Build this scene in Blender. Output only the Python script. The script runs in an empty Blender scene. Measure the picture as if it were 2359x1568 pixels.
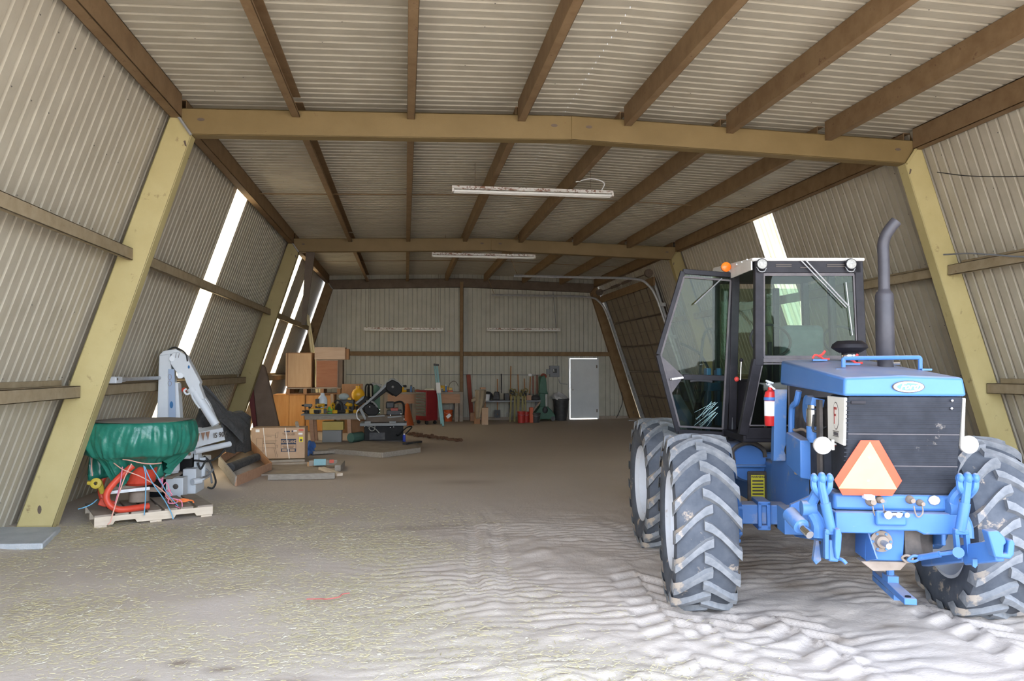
import bpy, bmesh, math, random
import numpy as np
from mathutils import Matrix, Vector, Euler

random.seed(7)
RNG = np.random.default_rng(7)
scene = bpy.context.scene
COL = scene.collection

# ------------------------------------------------------------------ camera
YAW, PITCH, CAM_H, FPX = 0.1385, 0.0365, 1.716, 1762.3
cam_data = bpy.data.cameras.new('camera')
cam_data.sensor_fit = 'HORIZONTAL'
cam_data.sensor_width = 36.0
cam_data.lens = 36.0 * FPX / 2359.0
cam_data.clip_end = 400
cam = bpy.data.objects.new('camera', cam_data)
COL.objects.link(cam)
cam.location = (0, 0, CAM_H)
cam.rotation_euler = Euler((math.pi / 2 + PITCH, 0, -YAW), 'XYZ')
scene.camera = cam

# ------------------------------------------------------------------ light
world = bpy.data.worlds.new('sky')
scene.world = world
world.use_nodes = True
wn = world.node_tree
wn.nodes.clear()
w_out = wn.nodes.new('ShaderNodeOutputWorld')
w_bg = wn.nodes.new('ShaderNodeBackground')
w_sky = wn.nodes.new('ShaderNodeTexSky')
w_sky.sky_type = 'NISHITA'
w_sky.sun_disc = False
w_sky.sun_elevation = math.radians(52)
w_sky.sun_rotation = math.radians(-75)
w_sky.dust_density = 2.0
w_tc = wn.nodes.new('ShaderNodeTexCoord')
w_sep = wn.nodes.new('ShaderNodeSeparateXYZ')
w_rmp = wn.nodes.new('ShaderNodeValToRGB')               # hazy white sky, brighter towards the horizon all round
w_rmp.color_ramp.elements[0].position = 0.0; w_rmp.color_ramp.elements[0].color = (7.6, 8.0, 8.8, 1)
w_rmp.color_ramp.elements[1].position = 0.8; w_rmp.color_ramp.elements[1].color = (3.6, 4.4, 6.0, 1)
wn.links.new(w_tc.outputs['Generated'], w_sep.inputs[0]); wn.links.new(w_sep.outputs[2], w_rmp.inputs[0])
w_mix = wn.nodes.new('ShaderNodeMix')
w_mix.data_type = 'RGBA'
w_mix.inputs[0].default_value = 0.6
wn.links.new(w_sky.outputs[0], w_mix.inputs[6])
wn.links.new(w_rmp.outputs[0], w_mix.inputs[7])
wn.links.new(w_mix.outputs[2], w_bg.inputs[0])
w_bg.inputs[1].default_value = 0.36
wn.links.new(w_bg.outputs[0], w_out.inputs[0])

sun_data = bpy.data.lights.new('sun', 'SUN')
sun_data.energy = 6.0
sun_data.angle = math.radians(0.6)
sun_data.color = (1.0, 0.95, 0.86)
sun = bpy.data.objects.new('sun', sun_data)
COL.objects.link(sun)
sun.location = (-30, 8, 40)
_d = Vector((0.66, -0.10, -0.75)).normalized()
sun.rotation_euler = _d.to_track_quat('-Z', 'Y').to_euler()

scene.view_settings.view_transform = 'Standard'
scene.view_settings.look = 'None'
scene.view_settings.gamma = 1.0
scene.view_settings.exposure = 2.12
scene.view_settings.use_curve_mapping = False

# ------------------------------------------------------------------ helpers
def _ray(px, py):
    a = (px - 1179.5) / FPX; b = (784 - py) / FPX
    c, s = math.cos(PITCH), math.sin(PITCH)
    y = c - b * s; z = s + b * c; x = a
    c, s = math.cos(YAW), math.sin(YAW)
    return Vector((x * c + y * s, -x * s + y * c, z))

def at(px, py, Y):
    """point of the place seen at that pixel, standing at depth Y"""
    r = _ray(px, py); t = Y / r.y
    return Vector((r.x * t, Y, CAM_H + r.z * t))

def fl(px, py, z=0.0):
    r = _ray(px, py); t = (z - CAM_H) / r.z
    return Vector((r.x * t, r.y * t, z))

MATS = {}
def mat(name, c1, c2=None, scale=6.0, rough=0.6, metal=0.0, bump=0.0, bscale=60.0, thr=(0.35, 0.7),
        c3=None, s3=3.0, thr3=(0.6, 0.68), stretch=None, spec=0.4, detail=5.0, dust=0.0, dust_c=(.44, .39, .34)):
    m = bpy.data.materials.new(name)
    m.use_nodes = True
    nt = m.node_tree; N = nt.nodes; L = nt.links
    b = N['Principled BSDF']
    b.inputs['Roughness'].default_value = rough
    b.inputs['Metallic'].default_value = metal
    b.inputs['Specular IOR Level'].default_value = spec
    b.inputs['Base Color'].default_value = (*c1, 1)
    tc = N.new('ShaderNodeTexCoord')
    src = tc.outputs['Object']
    if stretch:
        mp = N.new('ShaderNodeMapping'); mp.inputs['Scale'].default_value = stretch
        L.new(src, mp.inputs['Vector']); src = mp.outputs[0]
    col = None
    if c2:
        nz = N.new('ShaderNodeTexNoise'); nz.inputs['Scale'].default_value = scale
        nz.inputs['Detail'].default_value = detail; nz.inputs['Roughness'].default_value = 0.62
        L.new(src, nz.inputs['Vector'])
        rp = N.new('ShaderNodeValToRGB')
        rp.color_ramp.elements[0].position = thr[0]; rp.color_ramp.elements[0].color = (*c1, 1)
        rp.color_ramp.elements[1].position = thr[1]; rp.color_ramp.elements[1].color = (*c2, 1)
        L.new(nz.outputs['Fac'], rp.inputs[0]); col = rp.outputs[0]
    if c3:
        nz = N.new('ShaderNodeTexNoise'); nz.inputs['Scale'].default_value = s3
        nz.inputs['Detail'].default_value = 8; nz.inputs['Roughness'].default_value = 0.7
        L.new(src, nz.inputs['Vector'])
        mr = N.new('ShaderNodeMapRange'); mr.inputs['From Min'].default_value = thr3[0]; mr.inputs['From Max'].default_value = thr3[1]
        L.new(nz.outputs['Fac'], mr.inputs['Value'])
        mx = N.new('ShaderNodeMix'); mx.data_type = 'RGBA'
        L.new(mr.outputs[0], mx.inputs[0])
        if col: L.new(col, mx.inputs[6])
        else: mx.inputs[6].default_value = (*c1, 1)
        mx.inputs[7].default_value = (*c3, 1); col = mx.outputs[2]
    if dust:                                   # dust that has settled on upward faces
        ge = N.new('ShaderNodeNewGeometry'); sx = N.new('ShaderNodeSeparateXYZ'); L.new(ge.outputs['Normal'], sx.inputs[0])
        mr = N.new('ShaderNodeMapRange'); mr.inputs['From Min'].default_value = .55; mr.inputs['From Max'].default_value = .97
        mr.inputs['To Max'].default_value = dust
        L.new(sx.outputs[2], mr.inputs['Value'])
        nz = N.new('ShaderNodeTexNoise'); nz.inputs['Scale'].default_value = 7; nz.inputs['Detail'].default_value = 6; L.new(src, nz.inputs['Vector'])
        ml = N.new('ShaderNodeMath'); ml.operation = 'MULTIPLY_ADD'; ml.inputs[1].default_value = 1.2; ml.inputs[2].default_value = .35; L.new(nz.outputs['Fac'], ml.inputs[0])
        m2 = N.new('ShaderNodeMath'); m2.operation = 'MULTIPLY'; m2.use_clamp = True; L.new(mr.outputs[0], m2.inputs[0]); L.new(ml.outputs[0], m2.inputs[1])
        mx = N.new('ShaderNodeMix'); mx.data_type = 'RGBA'; L.new(m2.outputs[0], mx.inputs[0])
        if col: L.new(col, mx.inputs[6])
        else: mx.inputs[6].default_value = (*c1, 1)
        mx.inputs[7].default_value = (*dust_c, 1); col = mx.outputs[2]
    if col: L.new(col, b.inputs['Base Color'])
    if bump:
        nz = N.new('ShaderNodeTexNoise'); nz.inputs['Scale'].default_value = bscale
        nz.inputs['Detail'].default_value = 4
        L.new(src, nz.inputs['Vector'])
        bp = N.new('ShaderNodeBump'); bp.inputs['Strength'].default_value = bump; bp.inputs['Distance'].default_value = 0.02
        L.new(nz.outputs['Fac'], bp.inputs['Height']); L.new(bp.outputs[0], b.inputs['Normal'])
    MATS[name] = m
    return m

def glass_mat(name, tint, refl=0.06):
    m = bpy.data.materials.new(name); m.use_nodes = True
    nt = m.node_tree; N = nt.nodes; L = nt.links
    N.clear()
    o = N.new('ShaderNodeOutputMaterial'); t = N.new('ShaderNodeBsdfTransparent'); g = N.new('ShaderNodeBsdfGlossy')
    d = N.new('ShaderNodeBsdfDiffuse'); mx = N.new('ShaderNodeMixShader'); mx2 = N.new('ShaderNodeMixShader')
    t.inputs[0].default_value = (*tint, 1); g.inputs['Roughness'].default_value = 0.03
    d.inputs[0].default_value = (0.5, 0.48, 0.42, 1)
    mx2.inputs[0].default_value = 0.006
    L.new(t.outputs[0], mx2.inputs[1]); L.new(d.outputs[0], mx2.inputs[2])
    mx.inputs[0].default_value = refl
    L.new(mx2.outputs[0], mx.inputs[1]); L.new(g.outputs[0], mx.inputs[2]); L.new(mx.outputs[0], o.inputs[0])
    MATS[name] = m; return m

def sheet_mat(name, c):
    m = bpy.data.materials.new(name); m.use_nodes = True
    nt = m.node_tree; N = nt.nodes; L = nt.links
    N.clear()
    o = N.new('ShaderNodeOutputMaterial'); t = N.new('ShaderNodeBsdfTranslucent'); d = N.new('ShaderNodeBsdfDiffuse')
    tc = N.new('ShaderNodeTexCoord'); mp = N.new('ShaderNodeMapping'); mp.inputs['Scale'].default_value = (18, 18, 0.5)
    nz = N.new('ShaderNodeTexNoise'); nz.inputs['Scale'].default_value = 1.0
    rp = N.new('ShaderNodeValToRGB')
    rp.color_ramp.elements[0].position = 0.3; rp.color_ramp.elements[0].color = (c[0] * .75, c[1] * .66, c[2] * .5, 1)
    rp.color_ramp.elements[1].position = 0.6; rp.color_ramp.elements[1].color = (*c, 1)
    L.new(tc.outputs['Object'], mp.inputs[0]); L.new(mp.outputs[0], nz.inputs['Vector']); L.new(nz.outputs['Fac'], rp.inputs[0])
    L.new(rp.outputs[0], t.inputs[0]); L.new(rp.outputs[0], d.inputs[0])
    mx = N.new('ShaderNodeMixShader'); mx.inputs[0].default_value = 0.22
    L.new(t.outputs[0], mx.inputs[1]); L.new(d.outputs[0], mx.inputs[2]); L.new(mx.outputs[0], o.inputs[0])
    MATS[name] = m; return m

WM = {}          # object name -> world matrix of the thing it belongs to

def thing(name, label, cat, loc=(0, 0, 0), rotz=0.0, group=None, kind=None):
    o = bpy.data.objects.new(name, None)
    COL.objects.link(o)
    o.empty_display_size = 0.2
    o.location = loc; o.rotation_euler = (0, 0, rotz)
    if label: o['label'] = label
    if cat: o['category'] = cat
    if group: o['group'] = group
    if kind: o['kind'] = kind
    WM[o.name] = Matrix.Translation(Vector(loc)) @ Matrix.Rotation(rotz, 4, 'Z')
    return o

def tag(o, label, cat, group=None, kind=None):
    o['label'] = label
    if cat: o['category'] = cat
    if group: o['group'] = group
    if kind: o['kind'] = kind
    return o

class MB:
    def __init__(s, M=None):
        s.v = []; s.f = []; s.M = M
    def add(s, vs, fs):
        b = len(s.v)
        if s.M is not None: vs = [s.M @ Vector(p) for p in vs]
        s.v += [tuple(p) for p in vs]
        s.f += [tuple(b + i for i in q) for q in fs]
        return s
    def box(s, x0, x1, y0, y1, z0, z1):
        return s.add([(x0, y0, z0), (x1, y0, z0), (x1, y1, z0), (x0, y1, z0), (x0, y0, z1), (x1, y0, z1), (x1, y1, z1), (x0, y1, z1)],
                     [(0, 3, 2, 1), (4, 5, 6, 7), (0, 1, 5, 4), (1, 2, 6, 5), (2, 3, 7, 6), (3, 0, 4, 7)])
    def cbox(s, c, size, rot=(0, 0, 0)):
        R = Euler(rot).to_matrix(); c = Vector(c); hx, hy, hz = size[0] / 2, size[1] / 2, size[2] / 2
        vs = [c + R @ Vector(p) for p in [(-hx, -hy, -hz), (hx, -hy, -hz), (hx, hy, -hz), (-hx, hy, -hz), (-hx, -hy, hz), (hx, -hy, hz), (hx, hy, hz), (-hx, hy, hz)]]
        return s.add(vs, [(0, 3, 2, 1), (4, 5, 6, 7), (0, 1, 5, 4), (1, 2, 6, 5), (2, 3, 7, 6), (3, 0, 4, 7)])
    def hexa(s, b4, t4):
        return s.add(list(b4) + list(t4), [(0, 3, 2, 1), (4, 5, 6, 7), (0, 1, 5, 4), (1, 2, 6, 5), (2, 3, 7, 6), (3, 0, 4, 7)])
    def beam(s, p0, p1, w, h, up=(0, 0, 1), w1=None, h1=None):
        p0 = Vector(p0); p1 = Vector(p1); d = (p1 - p0).normalized(); up = Vector(up)
        if abs(d.dot(up)) > 0.99: up = Vector((0, 1, 0))
        a = d.cross(up).normalized(); b = a.cross(d).normalized()
        w1 = w if w1 is None else w1; h1 = h if h1 is None else h1
        q = []
        for p, ww, hh in ((p0, w, h), (p1, w1, h1)):
            q.append([p - a * ww / 2 - b * hh / 2, p + a * ww / 2 - b * hh / 2, p + a * ww / 2 + b * hh / 2, p - a * ww / 2 + b * hh / 2])
        return s.hexa(q[0], q[1])
    def cyl(s, p0, p1, r0, r1=None, n=14):
        p0 = Vector(p0); p1 = Vector(p1); r1 = r0 if r1 is None else r1
        d = (p1 - p0).normalized(); u = Vector((0, 0, 1)) if abs(d.z) < .9 else Vector((1, 0, 0))
        a = d.cross(u).normalized(); b = d.cross(a)
        vs = []
        for p, r in ((p0, r0), (p1, r1)):
            for i in range(n):
                t = 2 * math.pi * i / n; vs.append(p + a * math.cos(t) * r + b * math.sin(t) * r)
        fs = [(i, (i + 1) % n, n + (i + 1) % n, n + i) for i in range(n)] + [tuple(range(n))[::-1], tuple(range(n, 2 * n))]
        return s.add(vs, fs)
    def lathe(s, prof, c=(0, 0, 0), axis=(0, 0, 1), n=20, cap=True):
        c = Vector(c); d = Vector(axis).normalized(); u = Vector((0, 0, 1)) if abs(d.z) < .9 else Vector((1, 0, 0))
        a = d.cross(u).normalized(); b = d.cross(a)
        vs = []; fs = []
        for r, h in prof:
            for i in range(n):
                t = 2 * math.pi * i / n; vs.append(c + d * h + a * math.cos(t) * r + b * math.sin(t) * r)
        m = len(prof)
        for j in range(m - 1):
            for i in range(n):
                k = (i + 1) % n; fs.append((j * n + i, j * n + k, (j + 1) * n + k, (j + 1) * n + i))
        if cap:
            fs.append(tuple(range(n))[::-1]); fs.append(tuple(range((m - 1) * n, m * n)))
        return s.add(vs, fs)
    def tube(s, pts, r, n=8, smooth=4, closed=False):
        P = [Vector(p) for p in pts]
        if smooth and len(P) > 2:
            Q = []
            m = len(P)
            rng = range(m) if closed else range(m - 1)
            for i in rng:
                p0 = P[i - 1] if (i > 0 or closed) else P[0] * 2 - P[1]
                p1 = P[i]; p2 = P[(i + 1) % m]
                p3 = P[(i + 2) % m] if (i + 2 < m or closed) else p2 * 2 - p1
                for k in range(smooth):
                    t = k / smooth
                    Q.append(0.5 * ((2 * p1) + (p2 - p0) * t + (2 * p0 - 5 * p1 + 4 * p2 - p3) * t * t + (3 * p1 - p0 - 3 * p2 + p3) * t ** 3))
            if not closed: Q.append(P[-1])
            P = Q
        vs = []; fs = []; m = len(P); prev = None
        rr = r if callable(r) else (lambda t: r)
        for i, p in enumerate(P):
            if closed: d = (P[(i + 1) % m] - P[i - 1])
            else: d = (P[min(i + 1, m - 1)] - P[max(i - 1, 0)])
            d = d.normalized() if d.length > 1e-9 else Vector((0, 0, 1))
            if prev is None:
                u = Vector((0, 0, 1)) if abs(d.z) < .9 else Vector((1, 0, 0)); a = d.cross(u).normalized()
            else:
                a = (prev - d * prev.dot(d))
                a = a.normalized() if a.length > 1e-6 else d.orthogonal().normalized()
            prev = a; b = d.cross(a); q = rr(i / max(1, m - 1))
            for k in range(n):
                t = 2 * math.pi * k / n; vs.append(p + a * math.cos(t) * q + b * math.sin(t) * q)
        for i in range(m if closed else m - 1):
            j = (i + 1) % m
            for k in range(n):
                l = (k + 1) % n; fs.append((i * n + k, i * n + l, j * n + l, j * n + k))
        if not closed: fs += [tuple(range(n))[::-1], tuple(range((m - 1) * n, m * n))]
        return s.add(vs, fs)
    def prism(s, poly, ext):
        e = Vector(ext); n = len(poly); P = [Vector(p) for p in poly]
        vs = P + [p + e for p in P]
        fs = [tuple(range(n))[::-1], tuple(range(n, 2 * n))] + [(i, (i + 1) % n, n + (i + 1) % n, n + i) for i in range(n)]
        return s.add(vs, fs)
    def ball(s, c, r, sc=(1, 1, 1), n=12, m=8):
        c = Vector(c); vs = [c + Vector((0, 0, -r * sc[2]))]; fs = []
        for j in range(1, m):
            ph = -math.pi / 2 + math.pi * j / m
            for i in range(n):
                t = 2 * math.pi * i / n
                vs.append(c + Vector((r * sc[0] * math.cos(ph) * math.cos(t), r * sc[1] * math.cos(ph) * math.sin(t), r * sc[2] * math.sin(ph))))
        vs.append(c + Vector((0, 0, r * sc[2]))); top = len(vs) - 1
        for i in range(n):
            k = (i + 1) % n
            fs.append((0, 1 + k, 1 + i)); fs.append((top, 1 + (m - 2) * n + i, 1 + (m - 2) * n + k))
        for j in range(m - 2):
            for i in range(n):
                k = (i + 1) % n; fs.append((1 + j * n + i, 1 + j * n + k, 1 + (j + 1) * n + k, 1 + (j + 1) * n + i))
        return s.add(vs, fs)
    def grid(s, fn, nu, nv, closed_u=False):
        vs = [fn(i / (nu if closed_u else nu - 1), j / (nv - 1)) for j in range(nv) for i in range(nu)]
        fs = []
        for j in range(nv - 1):
            for i in range(nu if closed_u else nu - 1):
                k = (i + 1) % nu; fs.append((j * nu + i, j * nu + k, (j + 1) * nu + k, (j + 1) * nu + i))
        return s.add(vs, fs)
    def mesh(s, name, local=None, smooth=True, ang=35, recalc=True):
        me = bpy.data.meshes.new(name)
        vs = s.v
        if local is not None:
            inv = local.inverted(); vs = [tuple(inv @ Vector(p)) for p in vs]
        me.from_pydata(vs, [], s.f)
        if recalc:
            bm = bmesh.new(); bm.from_mesh(me); bmesh.ops.recalc_face_normals(bm, faces=bm.faces); bm.to_mesh(me); bm.free()
        if smooth:
            me.polygons.foreach_set('use_smooth', [True] * len(me.polygons))
            me.set_sharp_from_angle(angle=math.radians(ang))
        return me
    def build(s, name, m, parent=None, bevel=0.0, smooth=True, ang=35, kind=None, label=None, solid=0.0, recalc=True):
        loc = WM.get(parent.name) if parent is not None else None
        base = None
        if parent is None:                     # a one-mesh thing: origin at the middle of its foot
            xs = [p[0] for p in s.v]; ys = [p[1] for p in s.v]; zs = [p[2] for p in s.v]
            base = Vector(((min(xs) + max(xs)) / 2, (min(ys) + max(ys)) / 2, min(zs)))
            loc = Matrix.Translation(base)
        me = s.mesh(name, loc, smooth, ang, recalc)
        me.materials.append(MATS[m] if isinstance(m, str) else m)
        o = bpy.data.objects.new(name, me)
        COL.objects.link(o)
        if parent is not None:
            o.parent = parent; WM[o.name] = loc
        else:
            o.location = base; WM[o.name] = loc
        if solid:
            md = o.modifiers.new('solid', 'SOLIDIFY'); md.thickness = solid; md.offset = 0
        if bevel:
            md = o.modifiers.new('bevel', 'BEVEL'); md.width = bevel; md.segments = 2; md.limit_method = 'ANGLE'; md.angle_limit = math.radians(40)
        if kind: o['kind'] = kind
        if label: o['label'] = label
        return o

def inst(me, name, parent, loc, rot=(0, 0, 0), m=None):
    """piece that shares mesh data, placed in its parent's frame"""
    o = bpy.data.objects.new(name, me); COL.objects.link(o)
    o.parent = parent; o.location = loc; o.rotation_euler = rot
    if parent is not None: WM[o.name] = WM[parent.name] @ Matrix.Translation(Vector(loc)) @ Euler(rot).to_matrix().to_4x4()
    return o

def text(name, body, size, M, m, parent, shear=0.0, ext=0.0008, sx=1.0, align='CENTER', bold=0.0):
    cu = bpy.data.curves.new(name, 'FONT'); cu.body = body; cu.size = size; cu.align_x = align; cu.align_y = 'CENTER'
    cu.shear = shear; cu.extrude = ext; cu.offset = bold; cu.resolution_u = 3
    t = bpy.data.objects.new(name, cu); COL.objects.link(t)
    dg = bpy.context.evaluated_depsgraph_get(); dg.update()
    me = bpy.data.meshes.new_from_object(t.evaluated_get(dg))
    bpy.data.objects.remove(t); bpy.data.curves.remove(cu)
    L = WM[parent.name].inverted() @ M @ Matrix.Diagonal((sx, 1, 1, 1))
    me.transform(L)
    me.materials.clear(); me.materials.append(MATS[m])
    o = bpy.data.objects.new(name, me); COL.objects.link(o); o.parent = parent
    WM[o.name] = WM[parent.name]
    return o

def frameM(o, xdir, ydir):
    """matrix whose x and y axes run along the given directions"""
    x = Vector(xdir).normalized(); y = Vector(ydir); y = (y - x * y.dot(x)).normalized(); z = x.cross(y)
    return Matrix(((x.x, y.x, z.x, o[0]), (x.y, y.y, z.y, o[1]), (x.z, y.z, z.z, o[2]), (0, 0, 0, 1)))

# ------------------------------------------------------------------ materials
mat('sheet_steel', (.405, .365, .285), (.48, .44, .35), scale=2.2, rough=.5, metal=.0, spec=.45, c3=(.26, .22, .16), s3=5, thr3=(.66, .8))
mat('sheet_back', (.41, .395, .325), (.49, .475, .40), scale=2.0, rough=.55, spec=.4, c3=(.27, .24, .18), s3=6, thr3=(.66, .8))
mat('frame_paint', (.19, .13, .05), (.23, .16, .066), scale=1.6, rough=.55, c3=(.14, .07, .03), s3=9, thr3=(.66, .72), spec=.35, bump=.05)
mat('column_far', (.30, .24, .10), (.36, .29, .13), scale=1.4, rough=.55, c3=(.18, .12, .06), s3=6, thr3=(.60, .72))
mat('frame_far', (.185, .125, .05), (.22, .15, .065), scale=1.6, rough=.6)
mat('column_paint', (.45, .375, .17), (.53, .455, .225), scale=1.4, rough=.55, c3=(.22, .15, .07), s3=6, thr3=(.60, .72), spec=.35, bump=.05)
mat('purlin_rust', (.19, .115, .055), (.25, .165, .085), scale=5, rough=.75, c3=(.12, .055, .03), s3=10, thr3=(.6, .7))
mat('girt_dusty', (.27, .21, .125), (.36, .29, .19), scale=6, rough=.85, c3=(.17, .09, .05), s3=9, thr3=(.62, .72))
mat('dark_steel', (.10, .075, .055), (.15, .11, .08), scale=4, rough=.7)
mat('screw', (.10, .09, .08), rough=.5, metal=.4)
sheet_mat('skylight', (.52, .48, .37))
mat('concrete', (.40, .43, .45), (.52, .54, .55), scale=5, rough=.9, bump=.3)
mat('door_white', (.60, .62, .64), (.66, .68, .69), scale=3, rough=.5, c3=(.32, .30, .27), s3=22, thr3=(.68, .74))
mat('lamp_white', (.78, .76, .72), (.70, .66, .60), scale=8, rough=.45, c3=(.26, .13, .08), s3=13, thr3=(.50, .58))
mat('tube_glass', (.85, .84, .80), rough=.25)
mat('galv', (.42, .43, .44), (.55, .56, .57), scale=12, rough=.42, metal=.6)
mat('wood_pale', (.62, .52, .40), (.72, .62, .50), scale=4, rough=.8, stretch=(1, 6, 6), bump=.1)
mat('wood_dusty', (.30, .25, .20), (.38, .32, .26), scale=5, rough=.9, bump=.1)
mat('wood_grey', (.30, .265, .225), (.40, .355, .30), scale=5, rough=.9, stretch=(2, 8, 8), bump=.15)
mat('wood_brown', (.30, .15, .07), (.38, .20, .10), scale=4, rough=.75, stretch=(3, 3, .6), bump=.1)
mat('wood_orange', (.66, .30, .075), (.76, .38, .12), scale=3, rough=.55, stretch=(4, 4, .5), c3=(.20, .06, .02), s3=3.0, thr3=(.70, .74))
mat('wood_tan', (.52, .33, .18), (.60, .40, .23), scale=3, rough=.6, stretch=(4, 4, .5), c3=(.25, .12, .06), s3=5, thr3=(.70, .74))
mat('wood_red', (.30, .115, .05), (.36, .15, .07), scale=4, rough=.55, stretch=(.6, 4, 4))
mat('wood_oak', (.44, .31, .22), (.52, .38, .28), scale=3, rough=.6, stretch=(.6, 4, 5))
mat('wood_bench', (.42, .24, .15), (.50, .30, .19), scale=4, rough=.75, stretch=(.6, 5, 5))
mat('cardboard', (.46, .315, .21), (.51, .36, .245), scale=5, rough=.85)
mat('ink', (.10, .085, .075), rough=.9)
mat('ink_blue', (.045, .06, .10), rough=.9)
mat('ink_faint', (.22, .14, .095), rough=.9)
mat('label_white', (.85, .86, .88), rough=.6)
mat('label_yellow', (.80, .70, .05), rough=.6)
mat('label_red', (.60, .12, .08), rough=.6)
mat('strap_clear', (.78, .74, .68), rough=.4)
mat('crane_white', (.66, .70, .74), (.74, .78, .82), scale=2.5, rough=.4, c3=(.34, .25, .18), s3=5, thr3=(.67, .76))
mat('crane_blue', (.36, .45, .60), rough=.45)
mat('decal_blue', (.04, .16, .36), rough=.5)
mat('decal_rust', (.30, .17, .11), rough=.8)
mat('black_rubber', (.018, .018, .02), (.04, .04, .042), scale=8, rough=.7)
mat('black_paint', (.007, .007, .008), (.014, .014, .014), scale=6, rough=.6, spec=.25)
mat('black_cloth', (.055, .057, .06), (.10, .10, .10), scale=14, rough=.95, bump=.5, bscale=90)
mat('tarp', (.012, .15, .105), (.03, .22, .155), scale=5, rough=.30, c3=(.12, .30, .23), s3=9, thr3=(.6, .72), bump=.4, bscale=14, spec=.5)
mat('tarp_dust', (.33, .30, .25), (.40, .36, .31), scale=7, rough=.9)
mat('red_paint', (.60, .06, .03), (.70, .085, .045), scale=5, rough=.42, c3=(.36, .12, .08), s3=6, thr3=(.62, .75))
mat('yellow_plastic', (.60, .46, .05), (.50, .37, .06), scale=6, rough=.5)
mat('twine_pink', (.80, .25, .38), rough=.7)
mat('twine_salmon', (.80, .42, .33), rough=.7)
mat('twine_blue', (.16, .40, .60), rough=.7)
mat('twine_orange', (.85, .22, .06), rough=.7)
mat('twine_red', (.44, .13, .11), rough=.8)
mat('pad_brown', (.16, .115, .085), (.20, .145, .11), scale=4, rough=.95)
mat('pad_edge', (.13, .03, .03), rough=.8)
mat('tool_yellow', (.72, .42, .02), (.60, .34, .02), scale=8, rough=.4)
mat('tool_black', (.03, .03, .035), (.06, .06, .06), scale=9, rough=.5)
mat('tool_green', (.14, .42, .07), rough=.45)
mat('tool_grey', (.23, .235, .24), rough=.5)
mat('jug', (.66, .74, .84), (.72, .80, .88), scale=4, rough=.35)
mat('rag', (.45, .52, .52), (.35, .42, .43), scale=6, rough=.95)
mat('tank_yellow', (.80, .42, .02), rough=.35)
mat('box_yellow', (.52, .40, .12), (.56, .44, .15), scale=4, rough=.8)
mat('pipe_green', (.10, .20, .16), rough=.6)
mat('saw_grey', (.20, .21, .22), (.27, .28, .285), scale=6, rough=.5)
mat('saw_red', (.30, .05, .03), rough=.5)
mat('blue_cap', (.03, .06, .45), rough=.4)
mat('chest_red', (.23, .018, .022), (.27, .025, .028), scale=3, rough=.35)
mat('chest_grey', (.16, .16, .13), rough=.5)
mat('ladder_aqua', (.23, .45, .50), (.28, .50, .55), scale=5, rough=.5)
mat('bucket_orange', (.52, .085, .02), rough=.45)
mat('bucket_red', (.42, .035, .028), rough=.45)
mat('roll_white', (.80, .77, .62), rough=.8)
mat('spray_blue', (.10, .20, .42), rough=.4)
mat('chain_rust', (.13, .065, .04), (.19, .10, .06), scale=8, rough=.9)
mat('rusty_red', (.22, .05, .035), (.27, .07, .045), scale=5, rough=.8)
mat('canvas', (.29, .235, .165), (.34, .28, .20), scale=6, rough=.95, bump=.3, bscale=30)
mat('strap_yellow', (.27, .23, .09), rough=.8)
mat('press_green', (.035, .105, .068), (.05, .135, .09), scale=5, rough=.5)
mat('bag_white', (.52, .51, .52), (.6, .59, .6), scale=8, rough=.6, bump=.4, bscale=20)
mat('panel_grey', (.20, .21, .23), rough=.5)
mat('handle_wood', (.42, .20, .08), (.36, .17, .07), scale=6, rough=.6)
mat('ladder_cream', (.88, .78, .50), rough=.55)
mat('plastic_blue', (.06, .16, .45), (.10, .22, .55), scale=9, rough=.6)
mat('cone_orange', (.42, .09, .025), rough=.6)
mat('tractor_blue', (.058, .165, .43), (.07, .19, .46), scale=3, rough=.42, c3=(.33, .28, .23), s3=6, thr3=(.60, .76), spec=.4, dust=.55)
mat('tractor_blue_dusty', (.06, .165, .40), (.08, .19, .42), scale=4, rough=.5, c3=(.32, .30, .29), s3=4, thr3=(.54, .72), dust=.7)
mat('tractor_dark', (.05, .045, .042), (.12, .10, .085), scale=9, rough=.8)
mat('grime', (.30, .24, .19), (.22, .17, .13), scale=8, rough=.9)
mat('grille', (.022, .024, .030), (.034, .037, .046), scale=9, rough=.75, spec=.2, c3=(.33, .29, .25), s3=6.5, thr3=(.64, .74))
mat('cab_black', (.012, .011, .014), (.024, .022, .027), scale=6, rough=.5, spec=.22)
mat('seal_grey', (.085, .078, .085), (.13, .115, .115), scale=10, rough=.7)
mat('cab_white', (.62, .60, .56), (.54, .51, .47), scale=5, rough=.5)
mat('tire', (.070, .080, .098), (.12, .13, .15), scale=6, rough=.8, c3=(.42, .34, .26), s3=4.0, thr3=(.61, .66))
mat('lug', (.17, .18, .195), (.30, .305, .31), scale=11, rough=.85, c3=(.46, .38, .30), s3=4.5, thr3=(.60, .66))
mat('rim_white', (.68, .70, .74), (.60, .61, .63), scale=6, rough=.4, c3=(.38, .29, .22), s3=5, thr3=(.62, .72))
mat('exhaust', (.032, .031, .038), (.055, .052, .06), scale=6, rough=.5)
mat('chrome', (.72, .72, .72), rough=.18, metal=1.0)
mat('lamp_lens', (.93, .93, .93), rough=.15, spec=.6)
mat('lens_grey', (.26, .26, .24), (.42, .42, .39), scale=70, rough=.35)
mat('amber', (.95, .22, .02), (.80, .14, .01), scale=90, rough=.25)
mat('smv_orange', (.80, .085, .04), (.76, .10, .05), scale=8, rough=.45)
mat('smv_yellow', (.78, .44, .20), (.75, .41, .18), scale=8, rough=.45)
mat('ext_red', (.55, .03, .03), rough=.3)
mat('latch_red', (.62, .06, .05), rough=.45)
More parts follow.
